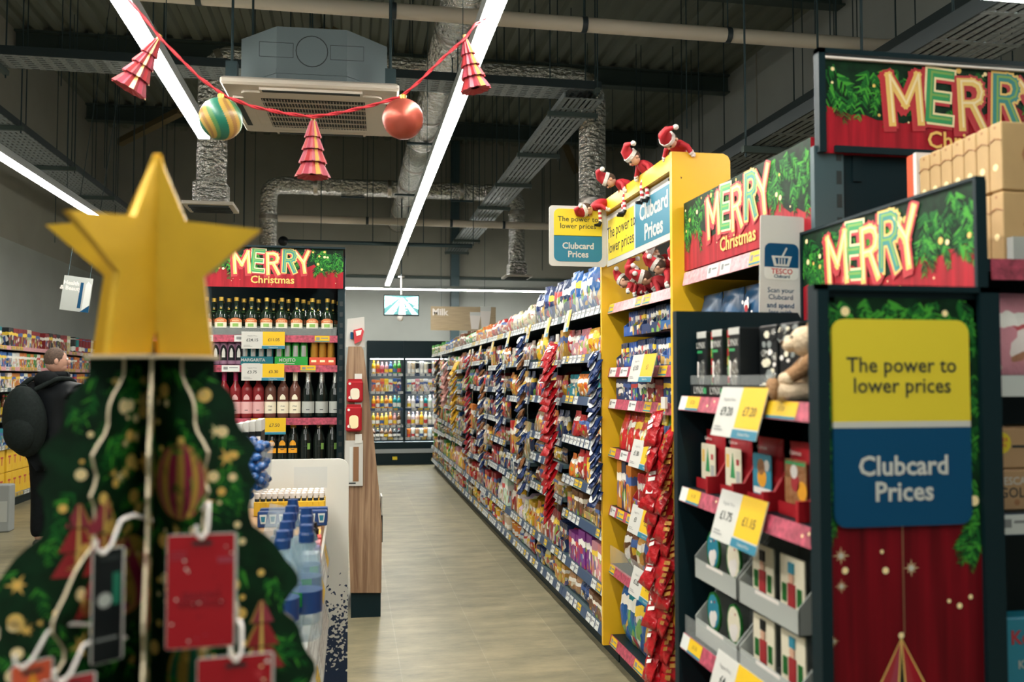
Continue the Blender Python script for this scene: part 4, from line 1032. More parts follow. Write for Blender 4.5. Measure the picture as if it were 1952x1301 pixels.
# price cards hanging from the top shelf along the run
for k, (px, py) in enumerate(((1085, 612), (1048, 622), (1012, 632), (975, 640), (945, 655), (922, 662), (902, 668))):
    a = P(px - 12, py + 22, X=XF - .02); Fm = frame(a, AIS); mb = MB(); mb.box(0, 0, -.001, .13, .14, .001, 'paper_white', Fm @ RX(-12)); mb.rect(.068, .03, .13, .14, .0016, 'ticket_yellow', Fm @ RX(-12)); mb.rect(.068, 0, .13, .025, .0016, 'teal_card', Fm @ RX(-12))
    mb.text('£2', .03, 'ink', Fm @ RX(-12) @ T(.034, .07, 0), .01, .0018)
    solid('price_card', mb, 'small white and yellow card hanging under the top shelf, ' + ORD[k] + ' from the yellow bay', 'price card', 'small cards along the top shelf')

# ================================================================ yellow promotion bay
ya, yb = 3.54, 4.58
yv = [.155, .525, .83, 1.135, 1.39, 1.555, 1.89]
yt = bay('yellow_bay', 'bright yellow promotion bay with a tall frame and elf dolls along its top', ya, yb, yv, 2.02, 'promo', 'yellow_steel', 'promotion bay')
for y, nm in ((ya - .03, 'side_panel'), (yb - .005, 'side_panel')):
    mb = MB(); F = frame((XF - .03, y + .03, 0), (1, 0, 0)); w = .26; zt = P(1284, 286, X=XF - .03).z
    mb.prism([(0, .1), (w, .1), (w, 1.9), (w, zt - .03), (w - .01, zt - .01), (w - .03, zt), (0, zt)], 0, .026, 'yellow_steel', F); part('side_panel', mb, yt)
    mb = MB(); mb.box(XF + .22, y + .006, .1, XF + .50, y + .03, 2.0, 'yellow_steel'); part('inner_side', mb, yt)
zt = P(1284, 286, X=XF - .03).z
mb = MB(); mb.box(XF - .028, ya, zt - .075, XF + .05, yb, zt - .005, 'yellow_steel'); part('top_rail', mb, yt)
# board inside the frame
a = P(1168, 498, X=XF + .0); b = P(1284, 340, X=XF + .0); z0 = P(1284, 455, X=XF).z; z1 = P(1284, 333, X=XF).z
Fm = frame((XF - .004, yb - .01, z0), AIS); w, h = yb - ya - .02, z1 - z0; mb = MB(); mb.box(0, 0, -.012, w, h, 0, 'paper_white', Fm); mb.rect(.03, .03, w * .46, h - .03, .0008, 'yellow_card', Fm); mb.rect(w * .48, .03, w - .03, h - .03, .0008, 'teal_card', Fm)
mb.text('The power to\nlower prices', .085, 'ink', Fm @ T(w * .25, h * .48, 0), .004, .0016); mb.text('Clubcard\nPrices', .105, 'paper_white', Fm @ T(w * .735, h * .48, 0), .028, .0016)
solid('price_board', mb, 'yellow and blue Clubcard Prices board hung inside the yellow frame', 'sign')
# flag sign
a, b = P(1047, 507, Y=4.5), P(1156, 395, Y=4.5); w, h = b.x - a.x, b.z - a.z; Fm = frame(a, (1, 0, 0))
mb = MB(); mb.prism(rrect(w, h, .02), -.006, 0, 'paper_white', Fm); mb.prism([(x + .025, y + h * .5) for x, y in rrect(w - .05, h * .45, .03, (0, 0, 1, 1))], 0, .001, 'yellow_card', Fm); mb.prism([(x + .025, y + .025) for x, y in rrect(w - .05, h * .43, .03, (1, 1, 0, 0))], 0, .001, 'teal_card', Fm)
mb.text('The power to\nlower prices', w * .125, 'ink', Fm @ T(w * .5, h * .72, 0), .006, .0018); mb.text('Clubcard\nPrices', w * .15, 'paper_white', Fm @ T(w * .5, h * .265, 0), .028, .0018)
solid('flag_sign', mb, 'white flag sign with yellow and blue halves sticking out from the yellow bay', 'sign')
for k, (px, py, Wd) in enumerate(((1196, 728, .33), (1197, 888, .33), (1195, 1012, .33), (1197, 1130, .33))):
    a = P(px, py, X=XF - .05); L_ = [('£1.50', '£1'), ('£1.80', '£1.50'), ('£3', '£2.50'), ('£2.85', '£1.75')][k]
    price_card('price_card', frame(a, AIS) @ RX(-14), Wd, .13, L_[0], L_[1], 'white and yellow price card on the yellow bay, ' + ORD[k] + ' from the top')
# goods of the yellow bay
random.seed(31)
def yrow(lev, kind, spec, h, w, d, tail, xo=.03, z=None, y_start=None):
    y = (y_start or yb - .06)
    for n, c in enumerate(spec):
        item(kind, c, w * .95, d, h * random.uniform(.95, 1.03), (XF + xo + d / 2, y - w / 2, (z if z is not None else yv[lev]) + .001), -90 + random.uniform(-3, 3), '%s %s in yellow bay, %s, %s from far end' % (c, KIND[kind][1], tail, ORD[n]), 'products in the yellow bay'); y -= w
yrow(5, 'carton', ['navy', 'blue', 'navy', 'navy', 'navy', 'blue', 'navy'], .155, .137, .2, 'lower tier under elf dolls')
yrow(5, 'carton', ['blue', 'navy', 'navy', 'navy', 'blue', 'navy'], .145, .137, .2, 'upper tier under elf dolls', z=yv[5] + .157, y_start=yb - .2)
yrow(4, 'box', ['navy', 'navy', 'blue', 'navy', 'dark red', 'dark red', 'navy', 'yellow'], .11, .12, .08, 'below navy cartons')
yrow(3, 'pouch', ['red', 'red', 'red', 'yellow', 'red', 'yellow', 'green'], .20, .11, .08, 'red and yellow pouch row', y_start=yb - .08)
yrow(2, 'box', ['orange', 'navy', 'orange'], .24, .08, .08, 'middle shelf', y_start=yb - .06)
yrow(2, 'carton', ['red', 'orange', 'dark red'], .24, .17, .18, 'middle shelf by orange boxes', y_start=yb - .32)
yrow(1, 'bag', ['brown', 'brown', 'gold', 'brown', 'brown', 'gold', 'brown'], .22, .105, .09, 'row behind clear guard', xo=.05)
yrow(0, 'bag', ['blue', 'teal', 'blue', 'blue', 'dark red', 'dark red', 'red', 'dark red'], .31, .115, .09, 'bottom shelf', xo=.03)
mb = MB(); mb.box(XF + .004, ya + .02, yv[1], XF + .008, yb - .02, yv[1] + .10, 'acrylic'); solid('shelf_guard', mb, 'clear guard in front of the brown bags in the yellow bay', 'shelf guard')
pr_malt = bag_small('hanging_chocolate_bag', 'red_film', .112, .16, .045, word_patch('stripe_white', -.05, -.5)); pr_malt2 = bag_small('hanging_chocolate_bag', 'red_film', .11, .16, .045, word_patch('gold_wrap', .26, -.5, 3))
for pr, yy, nm, dx, n in ((pr_malt, 3.67, 'farther', .012, 22), (pr_malt2, 3.57, 'nearer', 0.035, 21)):
    clip_strip('red chocolate', pr, yy, 1.36 if nm == 'farther' else 1.30, n, .055, x=XF - .05 + dx, tilt=20, where='%s of two on yellow' % nm)
# elf dolls
def elf(label, loc, rot, pose, lean=0):
    U = RX(lean)
    t = thing('elf_doll', label, 'doll', loc, 0, 'elf dolls'); t.rotation_euler = Euler(tuple(R_(a) for a in rot))
    mb = MB(); mb.T = U; mb.ball((0, 0, .055), .045, 'santa_red', None, 12, 8, (1, .8, 1.45)); part('torso', mb, t, False)
    mb = MB(); mb.T = U; mb.ball((0, -.005, .15), .036, 'doll_skin', None, 14, 10, (1, .95, 1.05)); mb.ball((0, -.042, .148), .006, 'doll_skin', None, 8, 6)
    for sx in (-1, 1): mb.ball((sx * .014, -.036, .157), .005, 'ink', None, 8, 6); mb.ball((sx * .037, 0, .15), .010, 'doll_skin', None, 8, 6)
    mb.tube([(-.012, -.036, .136), (0, -.039, .133), (.012, -.036, .136)], .002, 'red_letter', 5); hd = part('head', mb, t, False)
    mb = MB(); mb.T = U; mb.ball((0, .006, .155), .0375, 'brown_hair', None, 12, 8, (1.02, 1, .95)); part('hair', mb, hd, False)
    mb = MB(); mb.T = U; mb.lathe([(.041, .165), (.041, .185), (.038, .186)], 'santa_white', None, 14); mb.tube([(0, 0, .18), (.004, .004, .21), (.03, .02, .232), (.062, .03, .222)], .03, 'santa_red', 10, rr=[.038, .030, .017, .007]); mb.ball((.068, .032, .215), .015, 'santa_white', None, 8, 6); part('hat', mb, hd, False)
    for sx in (-1, 1):
        mb = MB(); mb.T = U; e = (sx * .075, -.04, .06 if pose else .02); mb.tube([(sx * .03, 0, .095), (sx * .06, -.012, .075), e], .014, 'santa_red', 8, rr=[.017, .014, .013]); mb.ball(e, .016, 'santa_white', None, 8, 6, (1, 1, .6)); mb.ball((e[0] * 1.08, e[1] * 1.25, e[2] - .012), .013, 'santa_white', None, 8, 6); part('arm', mb, t, False)
        mb = MB(); p0 = Vector((sx * .02, -.01, .0)); pts = [p0, Vector((sx * .028, -.05, -.012)), Vector((sx * .03, -.065, -.06)), Vector((sx * .03, -.06, -.135))] if pose == 1 else [p0, Vector((sx * .03, .06, .005)), Vector((sx * .04, .13, .0)), Vector((sx * .045, .17, .008))] if pose == 2 else [p0, Vector((sx * .03, -.06, .005)), Vector((sx * .045, -.13, .0)), Vector((sx * .05, -.17, .012))]
        path = densify(pts, .013)
        for i, (a_, b_) in enumerate(zip(path, path[1:])): mb.tube([a_, b_], .011, 'santa_red' if i % 2 else 'stripe_white', 7)
        part('leg', mb, t, False); mb = MB(); e = path[-1]; mb.tube([e, e + Vector((0, -.008, -.02 if pose else .02)), e + Vector((0, -.04, -.022 if pose else .03))], .012, 'black_plastic', 8, rr=[.013, .014, .008]); part('boot', mb, t, False)
    t.scale = (.84,) * 3
    return t
rz_ = zt + .012
elf('elf doll with stocking hat lying over the near end of the yellow rail', (XF + .055, ya + .05, rz_ + .01), (0, 0, -50), 1, 80)
elf('elf doll in a red santa hat leaning over the middle of the yellow rail', (XF + .03, ya + .36, rz_ - .02), (0, 0, -80), 1, 58)
elf('elf doll bending forward over the yellow rail left of the santa-hatted one', (XF + .03, ya + .66, rz_ - .02), (0, 0, -100), 1, 72)
elf('elf doll hanging head down at the far end of the yellow rail', (XF - .02, ya + .97, rz_ - .03), (0, 0, -80), 1, 112)
random.seed(8)
for k in range(9):
    y = ya + .16 + (k % 6) * .14; row = k // 6
    elf('elf doll in the heap on the top yellow shelf, ' + ('front' if row == 0 else 'upper') + ' layer, ' + ORD[k % 6] + ' from near end', (XF + .14 + .05 * row, y + .07 * row, yv[6] + .05 + .095 * row), (0, random.uniform(-25, 25), -90 + random.uniform(-40, 40)), 2, random.uniform(45, 88))

# ================================================================ bay with a boxed header behind the near display unit
ka, kb = 2.46, 3.50
kt = bay('header_bay', 'dark bay with a boxed Merry Christmas header next to the yellow bay', ka, kb, [.155, .6, 1.05, 1.57], 2.0, 'promo', 'dark_steel', 'promotion bay')
z0 = P(1307, 518, X=XF + .02).z; z1 = P(1307, 388, X=XF + .02).z
mb = merry_print(frame((XF + .015, kb - .005, z0), AIS), kb - ka, z1 - z0, .50, .56, 5); part('header_panel', mb, kt)
mb = MB(); mb.box(XF + .02, ka + .002, z0 - .01, XF + .26, ka + .012, z1, 'red_print'); mb.box(XF + .034, ka + .002, z1 - .01, XF + .26, kb, z1, 'red_print'); part('header_side', mb, kt)
mb = MB(); ticket_strip(mb, frame((XF + .005, kb - .005, z0 - .06), AIS) @ RX(-10), kb - ka, .055, 'pale'); mb.box(XF + .02, ka, z0 - .03, XF + .48, kb, z0 - .012, 'dark_steel'); part('header_shelf', mb, kt)
random.seed(41)
for k in range(5):
    w = .185; y = kb - .10 - k * .2; c = 'blue' if k < 2 else 'navy'
    t = thing('gift_bag', '%s gift bag %s in the row under the boxed header' % ('pale blue' if k < 2 else 'navy spotted', ORD[k] + ' from the yellow bay'), 'gift bag', (XF + .10, y, 1.572), -90, 'gift bags under the boxed header')
    mb = MB(); h = .27; pillow(mb, w, .10, h, 'navy_bag' if k > 1 else 'blue_wrap_bag', 8, 8, .06) if False else pillow(mb, w, .10, h, 'navy_bag', 8, 8, .06)
    part('pouch', mb, t, False); mb = MB(); F = frame((0, -.052, 0), (1, 0, 0))
    if k < 2: mb.disc(0, h * .52, .042, .0, 'cream_label', F, 20); mb.text('Lindt', .022, 'grey_ink', F @ T(0, h * .52, 0), .0, .001)
    else:
        for q in range(9): mb.disc(random.uniform(-.07, .07), random.uniform(.06, .23), .008, .0, 'stripe_white', F, 8)
        mb.disc(.02, h * .7, .02, .001, 'stripe_white', F, 10); mb.disc(.02, h * .66, .014, .002, 'orn_red', F, 8)
    part('print', mb, t, False)
# white flag sign
a, b = P(1447, 640, Y=2.50), P(1527, 412, Y=2.50); w, h = b.x - a.x, b.z - a.z; Fm = frame(a, (1, 0, 0)) @ RZ(-1.5)
mb = MB(); mb.prism(rrect(w, h, .008), -.004, 0, 'paper_white', Fm); top = h
mb.prism([(x + w * .1, y + h * .57) for x, y in rrect(w * .78, h * .2, .02, (0, 0, 1, 1))], 0, .001, 'blue_card', Fm); mb.prism([(x + w * .1, y + h * .47) for x, y in rrect(w * .78, h * .1, .015, (1, 1, 0, 0))], 0, .001, 'white_plastic', Fm)
cx, cy = w * .49, h * .655; s = w * .26
mb.prism([(cx - s * .9, cy + s * .1), (cx - s * .65, cy - s * .75), (cx + s * .65, cy - s * .75), (cx + s * .9, cy + s * .1)], .001, .0016, 'paper_white', Fm); mb.prism([(cx - s * .6, cy - s * .05), (cx - s * .45, cy - s * .58), (cx + s * .45, cy - s * .58), (cx + s * .6, cy - s * .05)], .0016, .002, 'blue_card', Fm)
for q in (-.25, 0, .25): mb.box(cx + q * s - s * .05, cy - s * .58, .002, cx + q * s + s * .05, cy - s * .1, .0024, 'paper_white', Fm)
mb.prism([(cx + s * .0, cy + s * .1), (cx + s * .16, cy + s * .1), (cx + s * .5, cy + s * .75), (cx + s * .38, cy + s * .82)], .001, .0018, 'paper_white', Fm)
mb.text('TESCO', w * .16, 'red_letter', Fm @ T(w * .5, h * .535, 0), .02, .0018); mb.text('Clubcard', w * .10, 'blue_card', Fm @ T(w * .5, h * .495, 0), .02, .0018)
mb.text('Scan your\nClubcard', w * .155, 'blue_card', Fm @ T(w * .48, h * .35, 0), .002, .0014); mb.text('and spend\nless with', w * .155, 'blue_card', Fm @ T(w * .48, h * .225, 0), .014, .0014)
solid('flag_sign', mb, 'white card sign with a basket symbol standing before the boxed header', 'sign')

# ================================================================ near display unit with the framed price panel
UX0, UX1, UY0, UY1, UZ = .92, 1.318, 1.66, 2.44, 1.69
ut = thing('display_unit', 'dark near display unit with gift shelves, framed price panel on its end', 'display unit', ((UX0 + UX1) / 2, (UY0 + UY1) / 2, 0))
mb = MB(); mb.prism([(UX0, 0), (UX1, 0), (UX1, UZ - .03), (UX1 - .02, UZ + .004), (UX0, UZ + .004)], 0, .03, 'dark_steel', frame((0, UY1 + .03, 0), (1, 0, 0))); part('far_end_panel', mb, ut)
mb = MB(); mb.box(UX1 - .012, UY0 + .03, 0, UX1, UY1, UZ - .02, 'dark_steel'); part('back_panel', mb, ut)
mb = MB(); mb.box(UX0, UY0, 0, UX1 + .004, UY0 + .03, UZ, 'dark_steel'); ep = part('near_end_panel', mb, ut)
mb = MB(); Y = UY0 - .002
b0, b1 = P(1573, 552, Y=Y), P(1862, 552, Y=Y); fx0, fx1 = b0.x, b1.x - .002
F = frame((fx0, Y, .05), (1, 0, 0)); w, h = fx1 - fx0, UZ - .065 - .05 + .04
mb.box(0, 0, -.003, w, h, 0, 'dark_red_print', F); gz0 = P(1700, 1030, Y=Y).z - .05
random.seed(77); okp = lambda x, y: .0 < x < w and 0 < y < h
mb.rect(0, h - .10, w, h, .0004, 'fir_dark', F); mb.rect(0, gz0 + .03, .02, h, .0004, 'fir_dark', F); mb.rect(w - .03, gz0 - .02, w, h, .0004, 'fir_dark', F)
for _ in range(46): sprig(mb, F, random.uniform(0, w), random.uniform(h - .05, h), random.uniform(-2.2, -.9), random.uniform(.05, .09), okp, .001, 12)
for _ in range(26): sprig(mb, F, random.uniform(0, .01), random.uniform(gz0 + .02, h), random.uniform(-1.9, -1.2), .045, okp, .001, 10); sprig(mb, F, random.uniform(w - .03, w), random.uniform(gz0 - .02, h), random.uniform(-2.3, -1.4), .05, okp, .001, 10)
for _ in range(10): sprig(mb, F, w - random.uniform(0, .02), gz0 + random.uniform(-.01, .04), random.uniform(-2.4, -1.6), .06, okp, .0012, 12)
def fpt(x, y): p = P(x, y, Y=Y); return p.x - fx0, p.z - .05
for x, y, r in ((1602, 1060, .019), (1736, 1083, .019), (1603, 1118, .015), (1588, 1223, .012)): star(mb, F, *fpt(x, y), r, .0022); mb.disc(*fpt(x, y), r * .3, .0025, 'paper_white', F, 8)
for x, y, r in ((1610, 1088, .007), (1687, 1088, .007), (1680, 1052, .004), (1828, 1155, .006), (1849, 1138, .005), (1808, 1146, .004), (1610, 594, .010), (1800, 598, .007), (1856, 955, .011)): mb.disc(*fpt(x, y), r, .0022, 'cream_dot', F, 10)
x, y = fpt(1720, 1012); x2, y2 = fpt(1717, 1208); mb.box(x - .0012, y2, .0006, x + .0012, y + .01, .0012, 'copper_foil', F)
mb.disc(x2, y2 - .004, .0065, .002, 'cream_dot', F, 10)
ox, oy = x2, y2 - .01
for sx0, sx1, m in ((-.040, -.022, 'orn_red'), (-.022, -.006, 'orn_pink'), (-.006, .006, 'black_plastic'), (.006, .022, 'orn_red'), (.022, .040, 'red_print')): mb.add([(ox, oy, .0016), (ox + sx0 * 1.5, oy - .11, .0016), (ox + sx1 * 1.5, oy - .11, .0016)], [(0, 1, 2)], m, False, F)
for sx in (-.040, -.006, .006, .040): mb.add([(ox - .001, oy, .002), (ox + sx * 1.5 - .002, oy - .11, .002), (ox + sx * 1.5 + .002, oy - .11, .002), (ox + .001, oy, .002)], [(0, 1, 2, 3)], 'gold_letter', False, F)
part('printed_poster', mb, ep)
mb = MB(); za, zb = P(1700, 610, Y=Y).z, P(1700, 1003, Y=Y).z; xa, xb = P(1583, 700, Y=Y).x, P(1843, 700, Y=Y).x; F = frame((xa, Y - .002, zb), (1, 0, 0)); w, h = xb - xa, za - zb
mb.prism([(x, y + h * .5) for x, y in rrect(w, h * .5, .028, (0, 0, 1, 1))], 0, .006, 'yellow_card', F); mb.box(0, h * .475, 0, w, h * .505, .0062, 'paper_white', F); mb.prism(rrect(w, h * .478, .026, (1, 1, 0, 0)), 0, .006, 'blue_card', F)
mb.text('The power to\nlower prices', w * .142, 'ink', F @ T(w * .5, h * .725, 0), .012, .007); mb.text('Clubcard\nPrices', w * .178, 'paper_white', F @ T(w * .5, h * .225, 0), .024, .007); part('price_panel', mb, ep)
mb = MB()
for x0, x1 in ((UX0 - .002, fx0), (fx1, UX1 + .012)): mb.box(x0, UY0 - .014, 0, x1, UY0, UZ, 'dark_steel')
mb.box(UX0 - .002, UY0 - .014, UZ - .012, UX1 + .012, UY0, UZ, 'dark_steel'); part('frame', mb, ep)
ulev = [1.447, 1.19, .778, .35]
for i, z in enumerate(ulev):
    mb = MB(); mb.box(UX0 + .012, UY0 + .03, z - .02, UX1 - .012, UY1, z, 'dark_steel'); sh = part('shelf', mb, ut)
    mb = MB(); random.seed(50 + i); F = frame((UX0, UY1 - .01, z - .037), AIS) @ RX(-16); W = UY1 - UY0 - .04; mb.box(0, 0, -.003, W, .042, 0, 'ticket_pink', F)
    for x, m in ((.0, 'ticket_white'), (.05, 'ticket_yellow'), (W - .26, 'ticket_white'), (W - .2, 'ticket_yellow')):
        if i == 1 and x > .1: continue
        ww = .05 if m == 'ticket_white' else (.09 if x < .1 else .14); mb.rect(x, .002, x + ww, .041, .0008, m, F)
        if m == 'ticket_yellow': mb.rect(x, .002, x + ww, .008, .0014, 'teal_card', F); mb.text('£7.20' if i == 0 else '£1.15', .014, 'ink', F @ T(x + ww / 2, .024, 0), .0, .0014)
    for q in range(6): mb.disc(random.uniform(.15, W), random.uniform(.01, .035), .004, .0007, 'cream_dot', F, 6)
    part('ticket_strip', mb, sh)
for px, py, l, r, wh in ((1354, 829, '£9.20', '£7.20', 'upper'), (1353, 1024, '£1.75', '£1.15', 'middle'), (1346, 1330, '£4', '£3', 'lowest')):
    a = P(px, py, X=UX0 - .028); Fm = frame((a.x, a.y, a.z), AIS) @ RX(-16) @ RZ(0); price_card('price_card', Fm, .255, .125, l, r, 'large white and yellow price card on the near display unit, %s of three' % wh)
# header board of this unit, on its back line
hx = UX1 + .02; y_far, y_near = P(1530, 440, X=hx).y, P(1858, 345, X=hx).y; z1 = P(1855, 345, X=hx).z; zb_ = z1 - .262
Fm = frame((hx, y_far, zb_), AIS); W = y_far - y_near; HB = .262
mb = MB(); pr = merry_print(Fm, W, HB, .47, .58, 9); ht = thing('header_board', 'framed Merry Christmas header board standing above the near display unit', 'header sign', (hx, (y_far + y_near) / 2, zb_)); part('printed_panel', pr, ht)
mb = MB()
for x0, y0_, x1, y1_ in ((-.008, -.008, W + .008, 0), (-.008, HB, W + .008, HB + .008), (-.008, 0, 0, HB), (W, 0, W + .010, HB)): mb.box(x0, y0_, -.02, x1, y1_, .006, 'dark_steel', Fm)
part('frame', mb, ht); mb = MB()
for y in (y_far - .02, y_near + .03): mb.box(hx + .004, y - .012, 1.2, hx + .02, y + .012, zb_ + .05, 'dark_steel')
part('post', mb, ht)
# goods of the near unit
z = ulev[0] + .001
t = thing('gift_tray', 'black tray with a clear front holding the gift boxes on the upper shelf', 'tray', (UX0 + .10, 2.12, z)); mb = MB(); mb.box(UX0 + .03, 1.90, z, UX0 + .22, 2.41, z + .004, 'black_plastic'); mb.box(UX0 + .03, 1.86, z, UX0 + .034, 2.41, z + .035, 'black_plastic')
F = frame((UX0 + .0295, 2.41, z), AIS)
for k in range(3): mb.text('LYNX', .027, 'paper_white', F @ T(.06 + .115 * k, .018, 0), .015, .0006); mb.rect(.095 + .115 * k, .010, .115 + .115 * k, .026, .0006, 'green_letter', F)
part('tray', mb, t); mb = MB(); mb.box(UX0 + .030, 1.90, z + .035, UX0 + .032, 2.41, z + .06, 'acrylic'); part('clear_front', mb, t)
random.seed(61)
for k in range(5):
    y = 2.375 - .108 * k; lynx = k < 3; w = .066 if lynx else .095; hb_ = .178
    t = thing('gift_box', ('black gift box with white top band, ' if lynx else 'black and silver patterned gift box, ') + ORD[k if lynx else k - 3] + ' from far end of the upper shelf', 'gift box', (UX0 + (.085 if lynx else .125), y, z + .005), -90, 'gift boxes on the upper shelf')
    mb = MB(); mb.bbox(-w / 2, -.035, 0, w / 2, .035, hb_, 'black_plastic', .003); part('carton', mb, t, False)
    mb = MB(); F = frame((0, -.0355, 0), (1, 0, 0))
    if lynx:
        mb.rect(-w / 2, hb_ * .90, w / 2, hb_, .0004, 'paper_white', F); mb.text('LYNX', .024, 'paper_white', F @ T(-.006, hb_ * .78, 0), .018, .0006); mb.rect(-.03, hb_ * .66, .005, hb_ * .70, .0005, 'green_letter', F)
        mb.prism([(-.014, .012), (.01, .012), (.024, .06), (.018, .1), (.0, .095), (-.022, .07)], .0002, .001, 'silver_foil', F); mb.prism([(-.03, .05), (-.018, .05), (-.018, .09), (-.03, .095)], .0002, .001, 'stripe_white', F)
    else:
        for q in range(26):
            x, y_, r = random.uniform(-.04, .04), random.uniform(.02, .165), random.uniform(.005, .013); mb.prism([(x + r * 1.6 * math.cos(a) * random.uniform(.6, 1.2), y_ + r * math.sin(a)) for a in (0, 1, 2.1, 3.1, 4.2, 5.2)], .0002, .0004 + .0001 * q, random.choice(('silver_foil', 'cream_label', 'grey_card', 'black_plastic', 'stripe_white')), F)
    part('printed_front', mb, t, False)
    if k < 2:
        t = thing('cracker_tube', 'red and green patterned cracker tube beside the ' + ORD[k] + ' tall black gift box', 'cracker', (UX0 + .075, y - .054, z + .005), 0, 'cracker tubes between the gift boxes'); mb = MB(); mb.lathe([(.016, 0), (.018, .004), (.018, .172), (.015, .176)], 'can_green', None, 12)
        for q in range(7): a0 = -200 + random.uniform(-40, 40); mb.patch(.0184, a0, a0 + 50, .01 + q * .024, .03 + q * .024, random.choice(('red_box', 'stripe_white', 'red_box', 'gold_dot')))
        part('tube', mb, t, False)
# teddy
bx, by_ = UX0 + .092, 1.835
t = thing('teddy_bear', 'cream and brown teddy bear sitting at the near end of the upper shelf', 'teddy bear', (bx, by_, z)); t.scale = (.8,) * 3; t.rotation_euler = (0, 0, R_(-112))
mb = MB(); mb.ball((0, 0, .07), .058, 'bear_cream', None, 18, 14, (1, .85, 1.2)); part('torso', mb, t, False)
mb = MB(); mb.ball((0, -.02, .168), .045, 'bear_cream', None, 18, 14, (1.05, 1, .95)); mb.ball((0, -.062, .157), .022, 'bear_cream', None, 12, 10, (1.1, 1, .85)); mb.ball((0, -.083, .165), .007, 'brown_hair', None, 10, 8)
for sx in (-1, 1): mb.ball((sx * .02, -.058, .18), .005, 'ink', None, 8, 6)
hd = part('head', mb, t, False)
for sx in (-1, 1): mb = MB(); mb.ball((sx * .042, -.005, .205), .021, 'bear_brown', None, 12, 10, (1, .5, 1)); part('ear', mb, hd, False)
mb = MB(); mb.ball((0, .015, .178), .044, 'bear_brown', None, 14, 10, (1.0, .8, .9)); part('hood', mb, hd, False)
for sx in (-1, 1):
    mb = MB(); mb.tube([(sx * .045, -.01, .115), (sx * .062, -.04, .085), (sx * .05, -.07, .065)], .02, 'bear_brown', 10, rr=[.022, .02, .018]); mb.ball((sx * .05, -.072, .063), .02, 'bear_cream', None, 10, 8); part('arm', mb, t, False)
    mb = MB(); mb.tube([(sx * .03, -.02, .03), (sx * .05, -.07, .026), (sx * .055, -.105, .026)], .025, 'bear_cream', 10, rr=[.03, .026, .024]); mb.ball((sx * .056, -.11, .035), .026, 'bear_brown', None, 12, 8, (.9, .6, 1.2)); part('leg', mb, t, False)
# red gift cartons with pictures on the second shelf
z = ulev[1] + .001
for k in range(4):
    y = 2.355 - .165 * k; w = .135; hb_ = .165
    t = thing('red_gift_pack', 'red gift pack with %s picture standing on the middle shelf' % ('a green tree', 'a tree and house', 'a blue robin', 'a reindeer')[k], 'gift pack', (UX0 + .082, y, z), -90, 'red gift packs on the middle shelf')
    mb = MB(); pillow(mb, w, .045, hb_, 'red_box', 8, 8, .05); part('pouch', mb, t, False)
    mb = MB(); F = frame((0, -.023, 0), (1, 0, 0)); mb.prism([(x - w * .36, y_ + .028) for x, y_ in rrect(w * .72, hb_ * .6, .006)], -.001, .001, 'cream_label' if k < 2 else ('sky_box' if k == 2 else 'brown_film'), F)
    if k < 2: mb.prism([(-.018, .05), (.012, .05), (-.003, .115)], .001, .0016, 'green_letter', F); mb.rect(-.042, .075, -.024, .11, .0016, 'gold_dot', F); mb.rect(.018, .04, .042, .07, .0016, 'pale_grey_card', F); mb.rect(.02, .085, .036, .10, .0016, 'red_letter', F)
    elif k == 2: mb.disc(.0, .07, .024, .0016, 'orange_foil', F); mb.disc(-.004, .095, .02, .0018, 'brown_film', F); mb.disc(.026, .1, .014, .0016, 'stripe_white', F); mb.rect(-.045, .03, .045, .045, .0016, 'stripe_white', F)
    else: mb.disc(.0, .075, .02, .0016, 'orn_red', F); mb.disc(-.005, .1, .016, .0018, 'stripe_white', F); mb.disc(.03, .06, .022, .0016, 'orange_foil', F); mb.rect(-.045, .115, .045, .122, .0018, 'green_letter', F)
    mb.text('Celebrate', .013, 'stripe_white', F @ T(0, hb_ * .86, 0), 0, .0006); part('picture', mb, t, False)
    mb = MB(); mb.prism([(-.06, 0), (.07, 0), (.07, .14), (.03, .14), (-.03, .045), (-.06, .045)], w / 2 - .0, w / 2 + .012, 'red_box', frame((0, 0, 0), (0, 1, 0))); mb.box(-w / 2, -.032, 0, w / 2, -.028, .028, 'red_box'); part('tray', mb, t, False)
